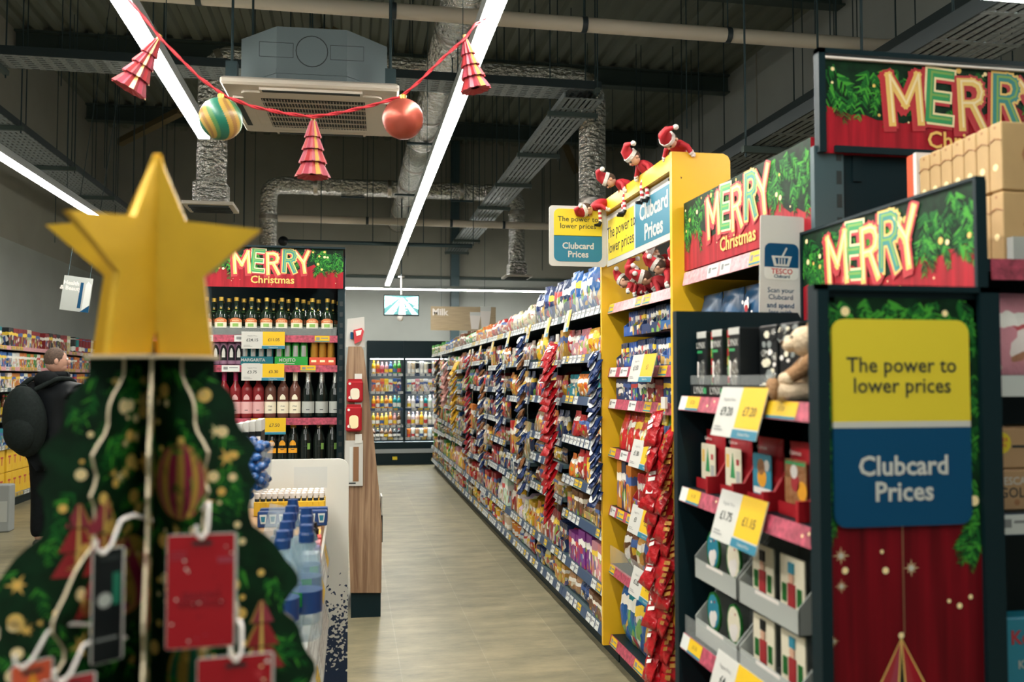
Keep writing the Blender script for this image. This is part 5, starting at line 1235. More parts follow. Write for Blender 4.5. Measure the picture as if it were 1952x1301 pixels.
# grey ornament trays on the third shelf
z = ulev[2] + .001
for col_ in range(2):
    for tier in range(2):
        y0_, y1_ = (2.39, 2.115) if col_ == 0 else (2.10, 1.80); zz = z + .012 + tier * .165; xo = UX0 + .03
        t = thing('ornament_tray', 'grey tray of %s, %s tier on the lower shelf' % ('round ornaments' if col_ == 0 else 'nutcracker cards', 'upper' if tier else 'lower'), 'tray', (xo + .06, (y0_ + y1_) / 2, zz - .012), 0, 'grey ornament trays')
        F = frame((xo, y0_, zz - .012), AIS); W = y0_ - y1_; mb = MB(); mb.box(0, 0, -.002, W, .055, .0, 'pale_grey_card', F); mb.box(0, 0, -.16, W, .003, 0, 'grey_card', F); mb.box(0, 0, -.16, W, .165 - .004, -.157, 'grey_card', F)
        for xx in (0, W - .003): mb.prism([(0, 0), (.16, 0), (.16, .16), (.09, .16), (0, .06)], 0, .003, 'pale_grey_card', F @ T(xx, 0, 0) @ Matrix(((0, 0, 1, 0), (0, 1, 0, 0), (-1, 0, 0, 0), (0, 0, 0, 1))))
        part('tray', mb, t); mb = MB(); mb.rect(W * .3, .045, W * .7, .054, .0006, 'stripe_white', F); part('tray_label', mb, t)
        for q in range(2):
            cx_ = W * (.26 + .48 * q); nm = 'round_ornament' if col_ == 0 else 'nutcracker_card'; o = F @ Vector((cx_, .02, -.03))
            g = thing(nm, ('oval snow scene ornament' if col_ == 0 else 'cream card with a red nutcracker') + ', %s of the pair in the %s tier' % (('far', 'near')[q], 'upper' if tier else 'lower'), 'ornament', o, -90, 'ornaments in the grey trays'); G = frame((0, 0, 0), (1, 0, 0)); mb = MB()
            if col_ == 0:
                mb.prism([(.045 * math.cos(a / 12 * 6.2832), .065 + .055 * math.sin(a / 12 * 6.2832)) for a in range(12)], 0, .006, 'fir_mid', G); part('body', mb, g, False)
                mb = MB(); mb.prism([(.038 * math.cos(a / 12 * 6.2832), .068 + .045 * math.sin(a / 12 * 6.2832)) for a in range(12)], .006, .0066, 'sky_box' if q == 0 else 'cream_label', G); mb.disc(-.005, .045, .022, .007, 'stripe_white', G); mb.disc(.012, .058, .014, .0072, 'stripe_white', G); mb.disc(-.012, .09, .004, .007, 'stripe_white', G, 6); mb.disc(.01, .095, .004, .007, 'orn_red', G, 6); part('picture', mb, g, False)
            else:
                mb.box(-.055, 0, 0, .055, .135, .004, 'cream_label', G); part('card', mb, g, False); mb = MB()
                mb.box(-.016, .02, .004, .016, .075, .007, 'orn_red', G); mb.disc(0, .088, .012, .0072, 'doll_skin', G); mb.box(-.012, .098, .004, .012, .122, .008, 'sky_box' if q else 'black_plastic', G); mb.box(-.014, .004, .004, -.003, .022, .007, 'black_plastic', G); mb.box(.003, .004, .004, .014, .022, .007, 'black_plastic', G); mb.box(-.045, .03, .004, -.025, .07, .006, 'fir_mid', G); mb.box(.025, .03, .004, .045, .07, .006, 'fir_mid', G); part('nutcracker', mb, g, False)
mb = MB(); mb.box(UX0 + .012, UY0 + .04, z, UX0 + .014, UY1 - .02, z + .055, 'acrylic'); solid('shelf_guard', mb, 'clear guard in front of the grey ornament trays', 'shelf guard')
z = ulev[3] + .001
for k in range(4):
    mb = MB(); y = 2.36 - .17 * k; mb.bbox(UX0 + .04, y - .07, z, UX0 + .2, y + .07, z + .26, 'red_box', .006); solid('red_gift_box', mb, 'red gift box on the lowest visible shelf, ' + ORD[k] + ' from its far end', 'gift box', 'red boxes low on the near unit')

# ================================================================ end of the gondola on the far right, facing the camera
EY = 2.44; EX0, EX1 = XF + .03, 2.42; ez = P(1650, 285, Y=EY).z
et = thing('end_shelf_unit', 'dark end shelf unit facing the camera under the big Merry header', 'shelf unit', ((EX0 + EX1) / 2, EY, 0))
mb = MB(); mb.box(EX0 + .03, EY, 0, EX1, EY + .015, ez - .01, 'dark_steel'); part('back_panel', mb, et)
mb = MB(); mb.box(EX0 - .02, EY - .012, 0, EX0 + .075, EY + .01, ez, 'dark_steel_light')
for k in range(26): mb.box(EX0 + .052, EY - .0135, .4 + k * .07, EX0 + .068, EY - .0115, .44 + k * .07, 'ink')
part('upright', mb, et); mb = MB(); mb.box(EX0 + .04, EY - .03, ez - .02, EX1, EY + .015, ez, 'dark_steel'); part('top_cap', mb, et)
zs = [P(1905, y, Y=1.87).z for y in (494, 716, 980)] + [.62, .2]; SX0 = P(1893, 720, Y=1.87).x
for i, z in enumerate(zs):
    mb = MB(); mb.box(SX0 - .05, 1.87, z - .03, EX1, EY, z, 'dark_steel'); sh = part('shelf', mb, et); mb = MB(); F = frame((SX0, 1.865, z - .05), (1, 0, 0)); random.seed(90 + i)
    ticket_strip(mb, F, EX1 - SX0, .05, 'promo' if i == 0 else 'run') if i != 1 else mb.box(0, 0, -.004, EX1 - SX0, .05, 0, 'ticket_white', F); part('ticket_strip', mb, sh)
# big header
a = P(1572, 288, Y=EY - .02); hw = EX1 - a.x; hz = P(1572, 100, Y=EY - .02).z - a.z
ht = thing('header_board', 'large framed Merry Christmas header at the top right above the end shelves', 'header sign', (a.x + hw / 2, EY - .02, a.z)); Fm = frame((a.x, EY - .02, a.z - .005), (1, 0, 0)) @ RX(0)
pr = merry_print(Fm, hw, hz - .015, .47, .60, 12); part('printed_panel', pr, ht); mb = MB()
for x0, y0_, x1, y1_ in ((-.022, 0, 0, hz + .015), (-.022, hz, hw, hz + .015), (0, hz - .015, hw, hz - .009)): mb.box(x0, y0_, -.018, x1, y1_, .012, 'dark_steel' if y1_ > hz else 'stripe_white', Fm)
part('frame', mb, ht); mb = MB()
for x in (a.x + .1, a.x + .8): mb.box(x, EY - .005, ez - .1, x + .03, EY + .012, a.z + .1, 'dark_steel')
part('post', mb, ht)
# tan biscuit cartons on its top shelf
z = zs[0] + .001; random.seed(5)
for tier in range(2):
    for k in range(7):
        w = .043; y = 1.90 + k * .046; x0 = 1.55; h = .17 - .002 * k
        t = thing('biscuit_carton', 'tan dotted carton, %s tier of the top shelf stack, %s from near end' % ('upper' if tier else 'lower', ORD[k]), 'carton', (x0 + .17, y + w / 2, z + tier * .172), 0, 'tan cartons on the end shelf')
        mb = MB(); mb.bbox(-.17, -w / 2, 0, .17, w / 2, h, 'tan_box', .004); part('carton', mb, t, False); mb = MB(); F = frame((-.1705, w / 2, 0), AIS)
        mb.disc(w * .5, h * .35, .009, 0, 'cream_dot', F, 8); mb.tube([F @ Vector((0, h * .72, 0)), F @ Vector((w * .5, h * .77, 0)), F @ Vector((w, h * .72, 0))], .0018, 'brown_film', 4); mb.disc(w * .5, h * .93, .004, 0, 'brown_film', F, 6)
        F = frame((-.17, -w / 2 - .0006, 0), (1, 0, 0)); mb.prism([(.10 + .045 * math.cos(q / 8 * 6.28), .09 + .05 * math.sin(q / 8 * 6.28)) for q in range(8)], 0, .0004, 'brown_film', F); part('print', mb, t, False)
mb = MB(); mb.bbox(1.545, 2.235, z, 1.9, 2.27, z + .345, 'orange_edge', .004); mb.box(1.543, 2.222, z, 1.9, 2.2345, z + .345, 'stripe_white'); solid('shelf_divider', mb, 'white and orange box edge standing behind the tan cartons', 'box')
mb = MB(); mb.bbox(1.62, 1.872, z, 1.82, 1.897, z + .06, 'red_box', .004); mb.box(1.555, 1.875, z, 1.618, 1.896, z + .055, 'pale_grey_card'); solid('shelf_edge_box', mb, 'low red and grey box in front of the tan cartons', 'box')
z = zs[1] + .001; random.seed(17)
for k in range(3): item('pouch', ('pink', 'dark red', 'purple')[k], .14, .09, .2, (SX0 + .09 + .16 * k, 1.93, z), 0, ('pink', 'dark red', 'purple')[k] + ' and blue sweet bag at the far right above the white shelf edge', 'bags on the end shelf')
z = zs[2] + .001
for k in range(4):
    w = .13; zz = z if k % 2 == 0 else z + .10; x0 = SX0 + .02 + (k // 2) * .15
    mb = MB(); mb.bbox(x0, 1.90, zz, x0 + w, 2.05, zz + .098, 'kraft', .004); F = frame((x0, 1.8995, zz), (1, 0, 0))
    if k % 2: mb.disc(.022, .062, .026, .0004, 'yellow_card', F, 14); mb.text('OVER\nTEN', .014, 'red_letter', F @ T(.022, .062, 0), .01, .0008); mb.rect(.05, .05, .12, .056, .0006, 'ink', F)
    else: mb.text('NESCAFÉ', .026, 'paper_white', F @ T(.058, .07, 0), .012, .0006); mb.text('GOLD', .034, 'ink', F @ T(.06, .042, 0), .012, .0006); mb.disc(.06, .02, .008, .0006, 'brown_film', F, 8)
    solid('coffee_carton', mb, 'brown coffee carton on the end shelf, %s of the %s pile' % ('upper' if k % 2 else 'lower', 'left' if k < 2 else 'right'), 'carton', 'coffee cartons')
z = zs[3] + .001
for k in range(2):
    x0 = SX0 + .028 + .21 * k; mb = MB(); mb.bbox(x0, 1.90, z, x0 + .19, 1.96, z + .31, 'sky_box', .004); F = frame((x0, 1.8995, z), (1, 0, 0)); mb.text("Kellogg's", .046, 'red_letter', F @ T(.108, .262, 0), .02, .0006); mb.text('Rice\nKrispies', .028, 'paper_white', F @ T(.09, .212, 0), .02, .0006)
    mb.disc(.11, .07, .085, .0004, 'cream_label', F, 20)
    for q in range(60): mb.disc(.11 + random.uniform(-.065, .07), .08 + random.uniform(-.05, .07), random.uniform(.006, .011), .0006 + q * 2e-5, random.choice(('cream_dot', 'gold_letter', 'pale_gold')), F, 7)
    solid('cereal_box', mb, 'blue cereal box with red script, %s on the low end shelf' % ('left' if k == 0 else 'right'), 'cereal box', 'cereal boxes')
# ================================================================ cardboard Christmas tree with gold star
TX, TY = -.272, 1.315
view = math.degrees(math.atan2(TX, TY))                     # bearing of the tree from the camera
tree = thing('cardboard_tree', 'cardboard Christmas tree stand with printed fir and a big gold star on top', 'christmas tree', (TX, TY, 0))
D = 1.25; K = D / FPX
def tz(y): return EYE - (y - 722) * K
RP = [(1.53, .080), (1.50, .088), (1.455, .112), (1.43, .118), (1.40, .138), (1.375, .134), (1.345, .142), (1.34, .130), (1.30, .136), (1.285, .136), (1.27, .156), (1.245, .182), (1.22, .196), (1.20, .200), (1.17, .184), (1.155, .182), (1.15, .192), (1.11, .214), (1.08, .225), (1.05, .222), (1.0, .20), (.97, .235), (.90, .262), (.85, .25), (.80, .235), (.74, .29), (.66, .31), (.60, .28), (.5, .33), (.40, .35), (.33, .31), (.22, .37), (.10, .38), (0, .33)]
def rad(z):
    for (z0, r0), (z1, r1) in zip(RP, RP[1:]):
        if z1 <= z <= z0: return r0 + (r1 - r0) * (z0 - z) / (z0 - z1 + 1e-9)
    return .07
# dense wavy outline
zs_ = [1.53 - 1.53 * k / 120 for k in range(121)]
prof = [(rad(z) * 1.0 + .004 * math.sin(z * 95) , z) for z in zs_]
def fin_frame(az): # local x outwards, y up
    a = R_(az - view); return frame((0, 0, 0), (math.cos(a), math.sin(a), 0), (0, 0, 1))
PRINT = {}
def orn_print(mb, F, sgn, kind, x, z, s):
    q = .0026 * sgn; o = lambda pts, m, k=0: mb.add([(px, pz, q + sgn * k * .0003) for px, pz in pts], [tuple(range(len(pts)))], m, False, F)
    if kind == 'bauble':
        n = 20; nb = 9; cs = ('orn_gold', 'magenta_foil')
        for j in range(nb):
            a0, a1 = -1 + 2 * j / nb, -1 + 2 * (j + 1) / nb
            t0, t1 = math.sin(a0 * math.pi / 2), math.sin(a1 * math.pi / 2); pts = []
            for i in range(n + 1): v = -1 + 2 * i / n; c = math.sqrt(max(0, 1 - v * v)); pts.append((x + s * t0 * c, z + s * v))
            for i in range(n, -1, -1): v = -1 + 2 * i / n; c = math.sqrt(max(0, 1 - v * v)); pts.append((x + s * t1 * c, z + s * v))
            o(pts, cs[j % 2])
        o([(x - s * .16, z + s * .97), (x + s * .16, z + s * .97), (x + s * .12, z + s * 1.15), (x - s * .12, z + s * 1.15)], 'gold_letter', 1)
    elif kind == 'swirl':
        n = 20
        o([(x + s * math.cos(k / n * 6.2832), z + s * math.sin(k / n * 6.2832)) for k in range(n)], 'orn_gold')
        for d in (-.55, .25):
            pts = []
            for i in range(11): v = -1 + 2 * i / 10; c = math.sqrt(max(0, 1 - v * v)); pts.append((x + s * c * max(-1, min(1, d + v * .5)), z + s * v))
            for i in range(10, -1, -1): v = -1 + 2 * i / 10; c = math.sqrt(max(0, 1 - v * v)); pts.append((x + s * c * max(-1, min(1, d + .38 + v * .5)), z + s * v))
            o(pts, 'magenta_foil', 1)
    elif kind == 'green':
        n = 20
        for j in range(7):
            t0, t1 = math.sin((-1 + 2 * j / 7) * 1.5708), math.sin((-1 + 2 * (j + 1) / 7) * 1.5708); pts = []
            for i in range(n + 1): v = -1 + 2 * i / n; c = math.sqrt(max(0, 1 - v * v)); pts.append((x + s * t0 * c, z + s * v))
            for i in range(n, -1, -1): v = -1 + 2 * i / n; c = math.sqrt(max(0, 1 - v * v)); pts.append((x + s * t1 * c, z + s * v))
            o(pts, 'st_green' if j % 2 else 'orn_gold')
    elif kind == 'tree':
        for k in range(3):
            y1 = z + s * (1 - .66 * k); w0, w1 = s * (.06 + .12 * k), s * (.34 + .16 * k); h = s * .62
            o([(x - w0, y1), (x + w0, y1), (x + w1, y1 - h), (x - w1, y1 - h)], 'orn_red' if k != 0 else 'orn_pink', k)
            o([(x - w0 * .2, y1), (x + w0 * .2, y1), (x + w1 * .12, y1 - h), (x - w1 * .12, y1 - h)], 'gold_letter', k + 3)
            o([(x - w0, y1), (x - w0 * .7, y1), (x - w1 * .8, y1 - h), (x - w1, y1 - h)], 'orn_gold', k + 3)
FINS = [(0, .0), (178, .0), (-92, -.01), (-55, -.02), (-126, -.02), (55, 0), (125, 0), (90, 0)]
prints = {0: [('tree', .15, 1.13, .05), ('green', .05, .98, .05)], 178: [('tree', .09, 1.28, .05), ('tree', .14, 1.02, .045)], -55: [('bauble', .066, 1.361, .052), ('green', .10, 1.10, .055), ('bauble', .16, .88, .06)], -126: [('tree', .098, 1.275, .075), ('swirl', .052, 1.24, .052), ('bauble', .15, 1.00, .05), ('swirl', .06, .90, .05)], -92: [('tree', .14, 1.24, .05), ('green', .12, 1.0, .05)]}
for az, dr in FINS:
    random.seed(int(az) + 500); F = fin_frame(az); mb = MB()
    pts = [(0.0015, 0)] + [(r + dr, z) for r, z in prof[::-1]] + [(0.0015, 1.53)]
    n = len(pts)
    vs = [(p[0], p[1], -.002) for p in pts] + [(p[0], p[1], .002) for p in pts]
    mb.add(vs, [(k, (k + 1) % n, n + (k + 1) % n, n + k) for k in range(n)], 'card_edge', False, F)
    for k in range(1, n - 2):
        mb.add([(0.0015, pts[k][1], .002), (pts[k][0], pts[k][1], .002), (pts[k + 1][0], pts[k + 1][1], .002), (0.0015, pts[k + 1][1], .002)], [(0, 1, 2, 3)], 'fir_dark', False, F)
        mb.add([(0.0015, pts[k][1], -.002), (pts[k][0], pts[k][1], -.002), (pts[k + 1][0], pts[k + 1][1], -.002), (0.0015, pts[k + 1][1], -.002)], [(3, 2, 1, 0)], 'fir_dark', False, F)
    if az <= 0 or az == 178:
        ok = lambda x, z: 0.004 < x < rad(max(.001, z)) + dr - .004 and .0 < z < 1.525
        for sgn in (1, -1):
            for _ in range(170):
                z = random.uniform(.55, 1.53) if random.random() < .9 else random.uniform(.0, .55); x = random.uniform(0, rad(z))
                if random.random() < .25: continue
                sprig(mb, F, x, z, random.uniform(-1.9, -.2) if random.random() < .6 else random.uniform(-2.9, .2), random.uniform(.035, .07), ok, .0021 if sgn > 0 else -.0028, 9, .09)
            for _ in range(80):
                z = random.uniform(.7, 1.5); x = random.uniform(.008, max(.02, rad(z) + dr - .02)); r = random.choice((.003, .004, .005, .006, .008, .010))
                m = random.choice(('gold_dot', 'cream_dot', 'gold_letter'))
                if random.random() < .25: star(mb, F, x, z, r * 2, .0032 * sgn, m, 6, .4)
                else: mb.disc(x, z, r, .0032 * sgn, m, F, 10)
            for pr in prints.get(az, ()): orn_print(mb, F, sgn, *pr)
    part('tree_fin', mb, tree, False)
mb = MB()
zb = 1.527
for k in range(28):
    a0, a1 = 2 * math.pi * k / 28, 2 * math.pi * (k + 1) / 28; r = .088
    mb.add([(r * math.cos(a0), r * math.sin(a0), zb), (r * math.cos(a1), r * math.sin(a1), zb), (r * math.cos(a1), r * math.sin(a1), zb + .004), (r * math.cos(a0), r * math.sin(a0), zb + .004)], [(0, 1, 2, 3)], 'card_edge')
mb.add([(.088 * math.cos(6.2832 * k / 28), .088 * math.sin(6.2832 * k / 28), zb + .004) for k in range(28)], [tuple(range(28))], 'gold_card'); mb.add([(.088 * math.cos(6.2832 * k / 28), .088 * math.sin(6.2832 * k / 28), zb) for k in range(28)], [tuple(range(27, -1, -1))], 'card_edge'); part('collar', mb, tree, False)
# star: crossed panels
sz = 1.6645; Rs = .152; st = None
def star_half(az, sc_=1.0):
    F = fin_frame(az); ang = [90, 54, 18, -18, -54, -90]; rr = [1, .46, 1, .46, 1.16, .60]
    pts = [(Rs * r * sc_ * math.cos(R_(a)), sz + Rs * r * math.sin(R_(a))) for a, r in zip(ang, rr)]
    pts[0] = (.002, sz + Rs); pts[4] = (.080 * sc_, 1.532); pts[5] = (.009, 1.534); pts.append((.005, 1.565)); pts.append((.002, 1.565))
    mb = MB(); mb.prism(pts, -.006, .006, 'gold_card', F); return mb
random.seed(3)
for az in (-14, 166, -137, 43):
    part('star_panel', star_half(az), tree, False)
# hooks and gift cards
def hook(px, py, depth, label_card, w, h, cols, cat='gift card', tilt=0, art=None):
    p = P(px, py, Y=TY - depth); t = thing('gift_card', label_card, cat, p, view * -1 + tilt, 'gift cards hanging on the tree')
    mb = MB(); mb.prism([(x - w / 2, y - h) for x, y in rrect(w, h, .004)], -.0014, .0004, 'paper_white', frame((0, 0, 0), (1, 0, 0))); F = frame((0, -.0006, 0), (1, 0, 0)); mb.rect(-w / 2 + .001, -h + .001, w / 2 - .003, -.001, .0002, cols, F)
    mb.prism([(x - .012, y - .014) for x, y in rrect(.024, .005, .002)], .0003, .0005, 'ink', F); part('card', mb, t, False)
    mb = MB(); art(mb, F, w, h) if art else None
    if mb.v: part('print', mb, t, False)
    # the hook belongs to the tree
    m2 = MB(); q = p - tree.location; up = Vector((0, 0, 1)); inw = Vector((TX - p.x, TY - p.y, 0)).normalized(); rt = Vector((math.cos(R_(-view)), math.sin(R_(-view)), 0))
    path = [q + rt * -.010 - inw * .010 + up * .012, q + rt * -.012 - inw * .010 + up * .004, q - inw * .009 - up * .006 + rt * -.004, q - inw * .005 + up * .004 + rt * .004, q + inw * .008 + up * .032 + rt * .010, q + inw * .03 + up * .034 + rt * .018, q + inw * min(.075, depth * .7) + up * .02 + rt * .026]
    m2.tube(bendpath(path, .004, 3), .0022, 'stripe_white', 8); part('card_hook', m2, tree, False)
    return t
def art_red(mb, F, w, h):
    random.seed(3)
    for q in range(26): mb.disc(random.uniform(-.45, .43) * w, -random.uniform(.1, .97) * h, random.uniform(.0006, .0016), .0006, random.choice(('orn_pink', 'stripe_white', 'dark_red_film')), F, 6)
    mb.text("SEASON'S\nGREETINGS", w * .13, 'dark_red_film', F @ T(0, -h * .58, 0), .02, .0007); mb.rect(w * .22, -h * .26, w * .46, -h * .21, .0006, 'orn_pink', F)
    for q in range(3): mb.rect(-w * .44, -h * (.16 + .03 * q), -w * .22, -h * (.15 + .03 * q), .0006, 'orn_pink', F)
def art_green(mb, F, w, h): mb.disc(-w * .12, -h * .45, w * .22, .0006, 'pale_grey_card', F, 18); mb.rect(w * .12, -h * .5, w * .36, -h * .22, .0006, 'st_green', F); mb.rect(-w * .4, -h * .8, w * .3, -h * .78, .0006, 'grey_card', F)
def art_small(mb, F, w, h):
    mb.disc(-w * .02, -h * .5, w * .27, .0006, 'pale_gold', F, 22); mb.disc(-w * .02, -h * .5, w * .22, .0008, 'orange_foil', F, 22); mb.disc(-w * .06, -h * .46, w * .03, .001, 'brown_hair', F, 8); mb.disc(w * .04, -h * .46, w * .03, .001, 'brown_hair', F, 8)
    random.seed(9)
    for q in range(14): mb.disc(random.uniform(-.46, .44) * w, -random.uniform(.08, .97) * h, random.uniform(.001, .003), .0005, random.choice(('stripe_white', 'cream_dot')), F, 6)
    for q in range(4): star(mb, F, w * (.3 + .04 * (q % 2)), -h * (.2 + .2 * q), w * .09, .0007, 'red_letter', 5, .5)
def art_orange(mb, F, w, h): mb.prism([(-w * .3, -h * .5), (w * .3, -h * .5), (0, -h * .12)], .0004, .0008, 'orange_foil', F)
hook(386, 1018, .165, 'large red season greetings gift card on a white hook, right side of the tree', .082, .138, 'red_box', art=art_red, tilt=-8)
hook(208, 1046, .165, 'dark green gift card with a round pale badge on the left of the tree', .040, .135, 'black_plastic', art=art_green, tilt=30)
hook(450, 1250, .20, 'red gift card with a gingerbread face, low on the right of the tree', .088, .12, 'red_box', art=art_small, tilt=-4)
hook(132, 1290, .19, 'pale red gift card low on the left of the tree', .06, .10, 'orn_red', art=art_orange, tilt=20)
hook(62, 1262, .17, 'orange and red gift card at the lowest left of the tree', .05, .10, 'orange_edge', art=art_orange, tilt=32)

# ================================================================ queue display unit right of the tree
QY1 = 4.28; QX1 = P(665, 900, Y=QY1).x; QX0 = -.56; QL = -.105; qz = .82
qt = thing('queue_display_unit', 'low queue display unit with a white speckled end board beside the tree', 'display unit', ((QX0 + QL) / 2, 3.2, 0))
mb = MB(); F = frame((QX0 - .1, QY1, 0), (1, 0, 0)); w = QX1 - QX0 + .1; h = P(600, 876, Y=QY1).z; mb.prism(rrect(w, h, .045, (0, 0, 1, 0)), -.02, 0, 'speckle', F); a, b = P(560, 940, Y=QY1), P(624, 890, Y=QY1)
mb.rect(a.x - QX0 + .1, a.z + .02, b.x - QX0 + .1, b.z, .0006, 'ticket_white', F); part('end_board', mb, qt)
mb = MB(); mb.box(QX0, 1.86, qz - .025, QL, QY1 - .002, qz, 'white_plastic'); sh = part('shelf', mb, qt)
mb = MB(); mb.box(QX0, 1.86, .02, QL - .04, QY1 - .002, qz - .026, 'white_plastic'); part('base_cabinet', mb, qt)
mb = MB(); mb.box(QX0 - .03, 1.86, 0.02, QX0, QY1 - .002, 1.13, 'dark_steel'); part('back_panel', mb, qt)
mb = MB(); mb.box(QX0 - .25, 2.7, 1.11, QX0 + .06, QY1 - .01, 1.135, 'dark_steel'); mb.box(QX0 - .25, 2.7, 0, QX0 - .22, QY1 - .01, 1.11, 'dark_steel'); part('upper_shelf', mb, qt)
random.seed(13)
for z_, nm in ((qz, 0), (qz - .28, 1)):
    mb = MB(); F = frame((QL + .012, 1.88, z_ - .16), (0, 1, 0)) @ RX(-12)
    mb.box(0, .0, -.003, QY1 - 1.9, .17, 0, 'shelf_grey', F); x = .01
    while x < QY1 - 2.1:
        ww = random.uniform(.10, .24); mb.rect(x, .012, x + ww, .16, .001, random.choice(('ticket_white', 'paper_white', 'ticket_white', 'ticket_yellow')), F)
        for q in range(4): mb.rect(x + .01, .05 + .022 * q, x + ww * .8, .055 + .022 * q, .0016, 'grey_ink', F)
        x += ww + .012
    part('ticket_strip', mb, sh)
# products on it, from the end board towards the camera
def tiny_bottle():
    t = thing('sauce_bottle', 'x', 'bottle'); mb = MB(); mb.bbox(-.013, -.012, 0, .013, .012, .062, 'yellow_beer', .003); part('bottle_body', mb, t, False); mb = MB(); mb.lathe([(.010, .062), (.010, .074)], 'ink', None, 10); part('neck_band', mb, t, False)
    mb = MB(); mb.lathe([(.010, .074), (.0105, .095), (.008, .098), (0, .098)], 'stripe_white', None, 10); part('cap', mb, t, False); return Proto(t)
def spray_pack():
    t = thing('blue_pack', 'x', 'pack'); mb = MB(); mb.bbox(-.022, -.02, 0, .022, .02, .085, 'blue_cap', .004); part('card', mb, t, False); mb = MB(); F = frame((0, -.0202, 0), (1, 0, 0)); mb.prism([(-.009, .02), (.009, .02), (.014, .07), (-.014, .07)], 0, .002, 'ticket_white', F); mb.prism([(-.006, .03), (.006, .03), (.009, .06), (-.009, .06)], .002, .003, 'teal_card', F); part('print', mb, t, False); return Proto(t)
tb, sp_ = tiny_bottle(), spray_pack(); random.seed(19)
mb = MB(); mb.box(QX0 + .05, 3.62, qz + .001, QL - .01, QY1 - .02, qz + .085, 'kraft'); solid('riser_box', mb, 'low brown riser under the yellow bottles', 'riser')
for r in range(3):
    for k in range(12):
        x = P(490 + 11.2 * k, 960, Y=4.0).x; tb.put((x, 4.14 - .07 * r, qz + .087), (0, 0, 0), 'small yellow bottle with white cap, %s row from the end board, %s from the left' % (ORD[r], ORD[k]), 'yellow bottles by the end board')
for k in range(7):
    for r in range(2): x = P(502 + 18.5 * k, 985, Y=3.7).x; sp_.put((x, 3.80 - .09 * r, qz + .087), (0, 0, 0), scale=(1, 1, .72), label='blue and white pack in front of the yellow bottles, %s row, %s from the left' % (ORD[r], ORD[k]), group='blue packs')
for k in range(3):
    x0 = P(527 + 28 * k, 1010, Y=3.4).x; t = thing('orange_top_box', 'white box with orange top behind the black caps, ' + ORD[k] + ' of three', 'box', (x0 + .026, 3.45, qz + .001), 0, 'orange topped boxes'); mb = MB(); mb.bbox(-.027, -.06, 0, .027, .06, .10, 'ticket_white', .003); part('carton', mb, t, False); mb = MB(); mb.box(-.026, -.058, .10, .026, .058, .103, 'orange_foil'); mb.box(-.026, -.0605, .06, .026, -.0600, .085, 'orn_pink' if k % 2 else 'purple_card'); part('top_print', mb, t, False)
for k in range(2):
    for r in range(3):
        t = thing('shaker_bottle', 'grey shaker bottle with black cap between boxes and water, %s row, %s' % (ORD[r], ('left', 'right')[k]), 'bottle', (P(535 + 52 * k, 1030, Y=3.1).x, 3.25 - .13 * r, qz + .001), 0, 'shaker bottles'); mb = MB(); mb.lathe([(.034, 0), (.037, .01), (.036, .10), (.030, .12), (.028, .125)], 'pale_grey_card', None, 14); part('bottle_body', mb, t, False); mb = MB(); mb.patch(.0372, -160, -20, .03, .09, 'orn_pink' if k else 'purple_card'); part('label', mb, t, False); mb = MB(); mb.lathe([(.03, .12), (.031, .145), (.026, .152), (.024, .17), (0, .172)], 'black_plastic', None, 14); part('cap', mb, t, False)
    for r in range(4):
        item('box', ('red', 'pink', 'purple', 'white')[r], .05, .06, .13, (P(602, 1050, Y=3.1).x - .01, 3.2 - .1 * r, qz + .002), random.uniform(-6, 6), ('red', 'pink', 'purple', 'white')[r] + ' slim box by the price strip, stack column ' + ('inner', 'outer')[k], 'slim boxes beside the shakers') if k == 0 else None
def water():
    t = thing('water_bottle', 'x', 'bottle'); mb = MB(); mb.lathe([(.028, 0), (.033, .008), (.031, .03), (.033, .05), (.031, .07), (.033, .09), (.033, .13), (.027, .155), (.016, .175), (.0135, .182), (.0135, .196)], 'clear_bottle', None, 20); part('bottle_body', mb, t, False)
    mb = MB(); mb.lathe([(.0155, .192), (.0155, .208), (.0135, .212), (.012, .226), (0, .228)], 'blue_cap', None, 16); part('cap', mb, t, False); mb = MB(); mb.lathe([(.0334, .055), (.0334, .098)], 'blue_cap', None, 20); mb.patch(.0337, -140, -100, .07, .098, 'can_green'); part('label', mb, t, False); return Proto(t)
wb = water()
for r, (px, py) in enumerate(((540, 1205), (546, 1190), (551, 1170), (555, 1150), (559, 1130))):
    p = P(px, py, Y=2.34 + .15 * r); wb.put((p.x - .004, 2.34 + .15 * r, qz + .001), (0, 0, R_(20 * r)), scale=(1.3,) * 3, label= 'clear water bottle with blue cap, %s in the row leading away from the tree' % ORD[r], group='water bottles')
for r in range(3): wb.put((P(583, 1150, Y=2.42 + .16 * r).x, 2.42 + .16 * r, qz + .001), (0, 0, R_(33 * r)), 'clear water bottle beside the price strip, %s from the tree' % ORD[r], 'water bottles')
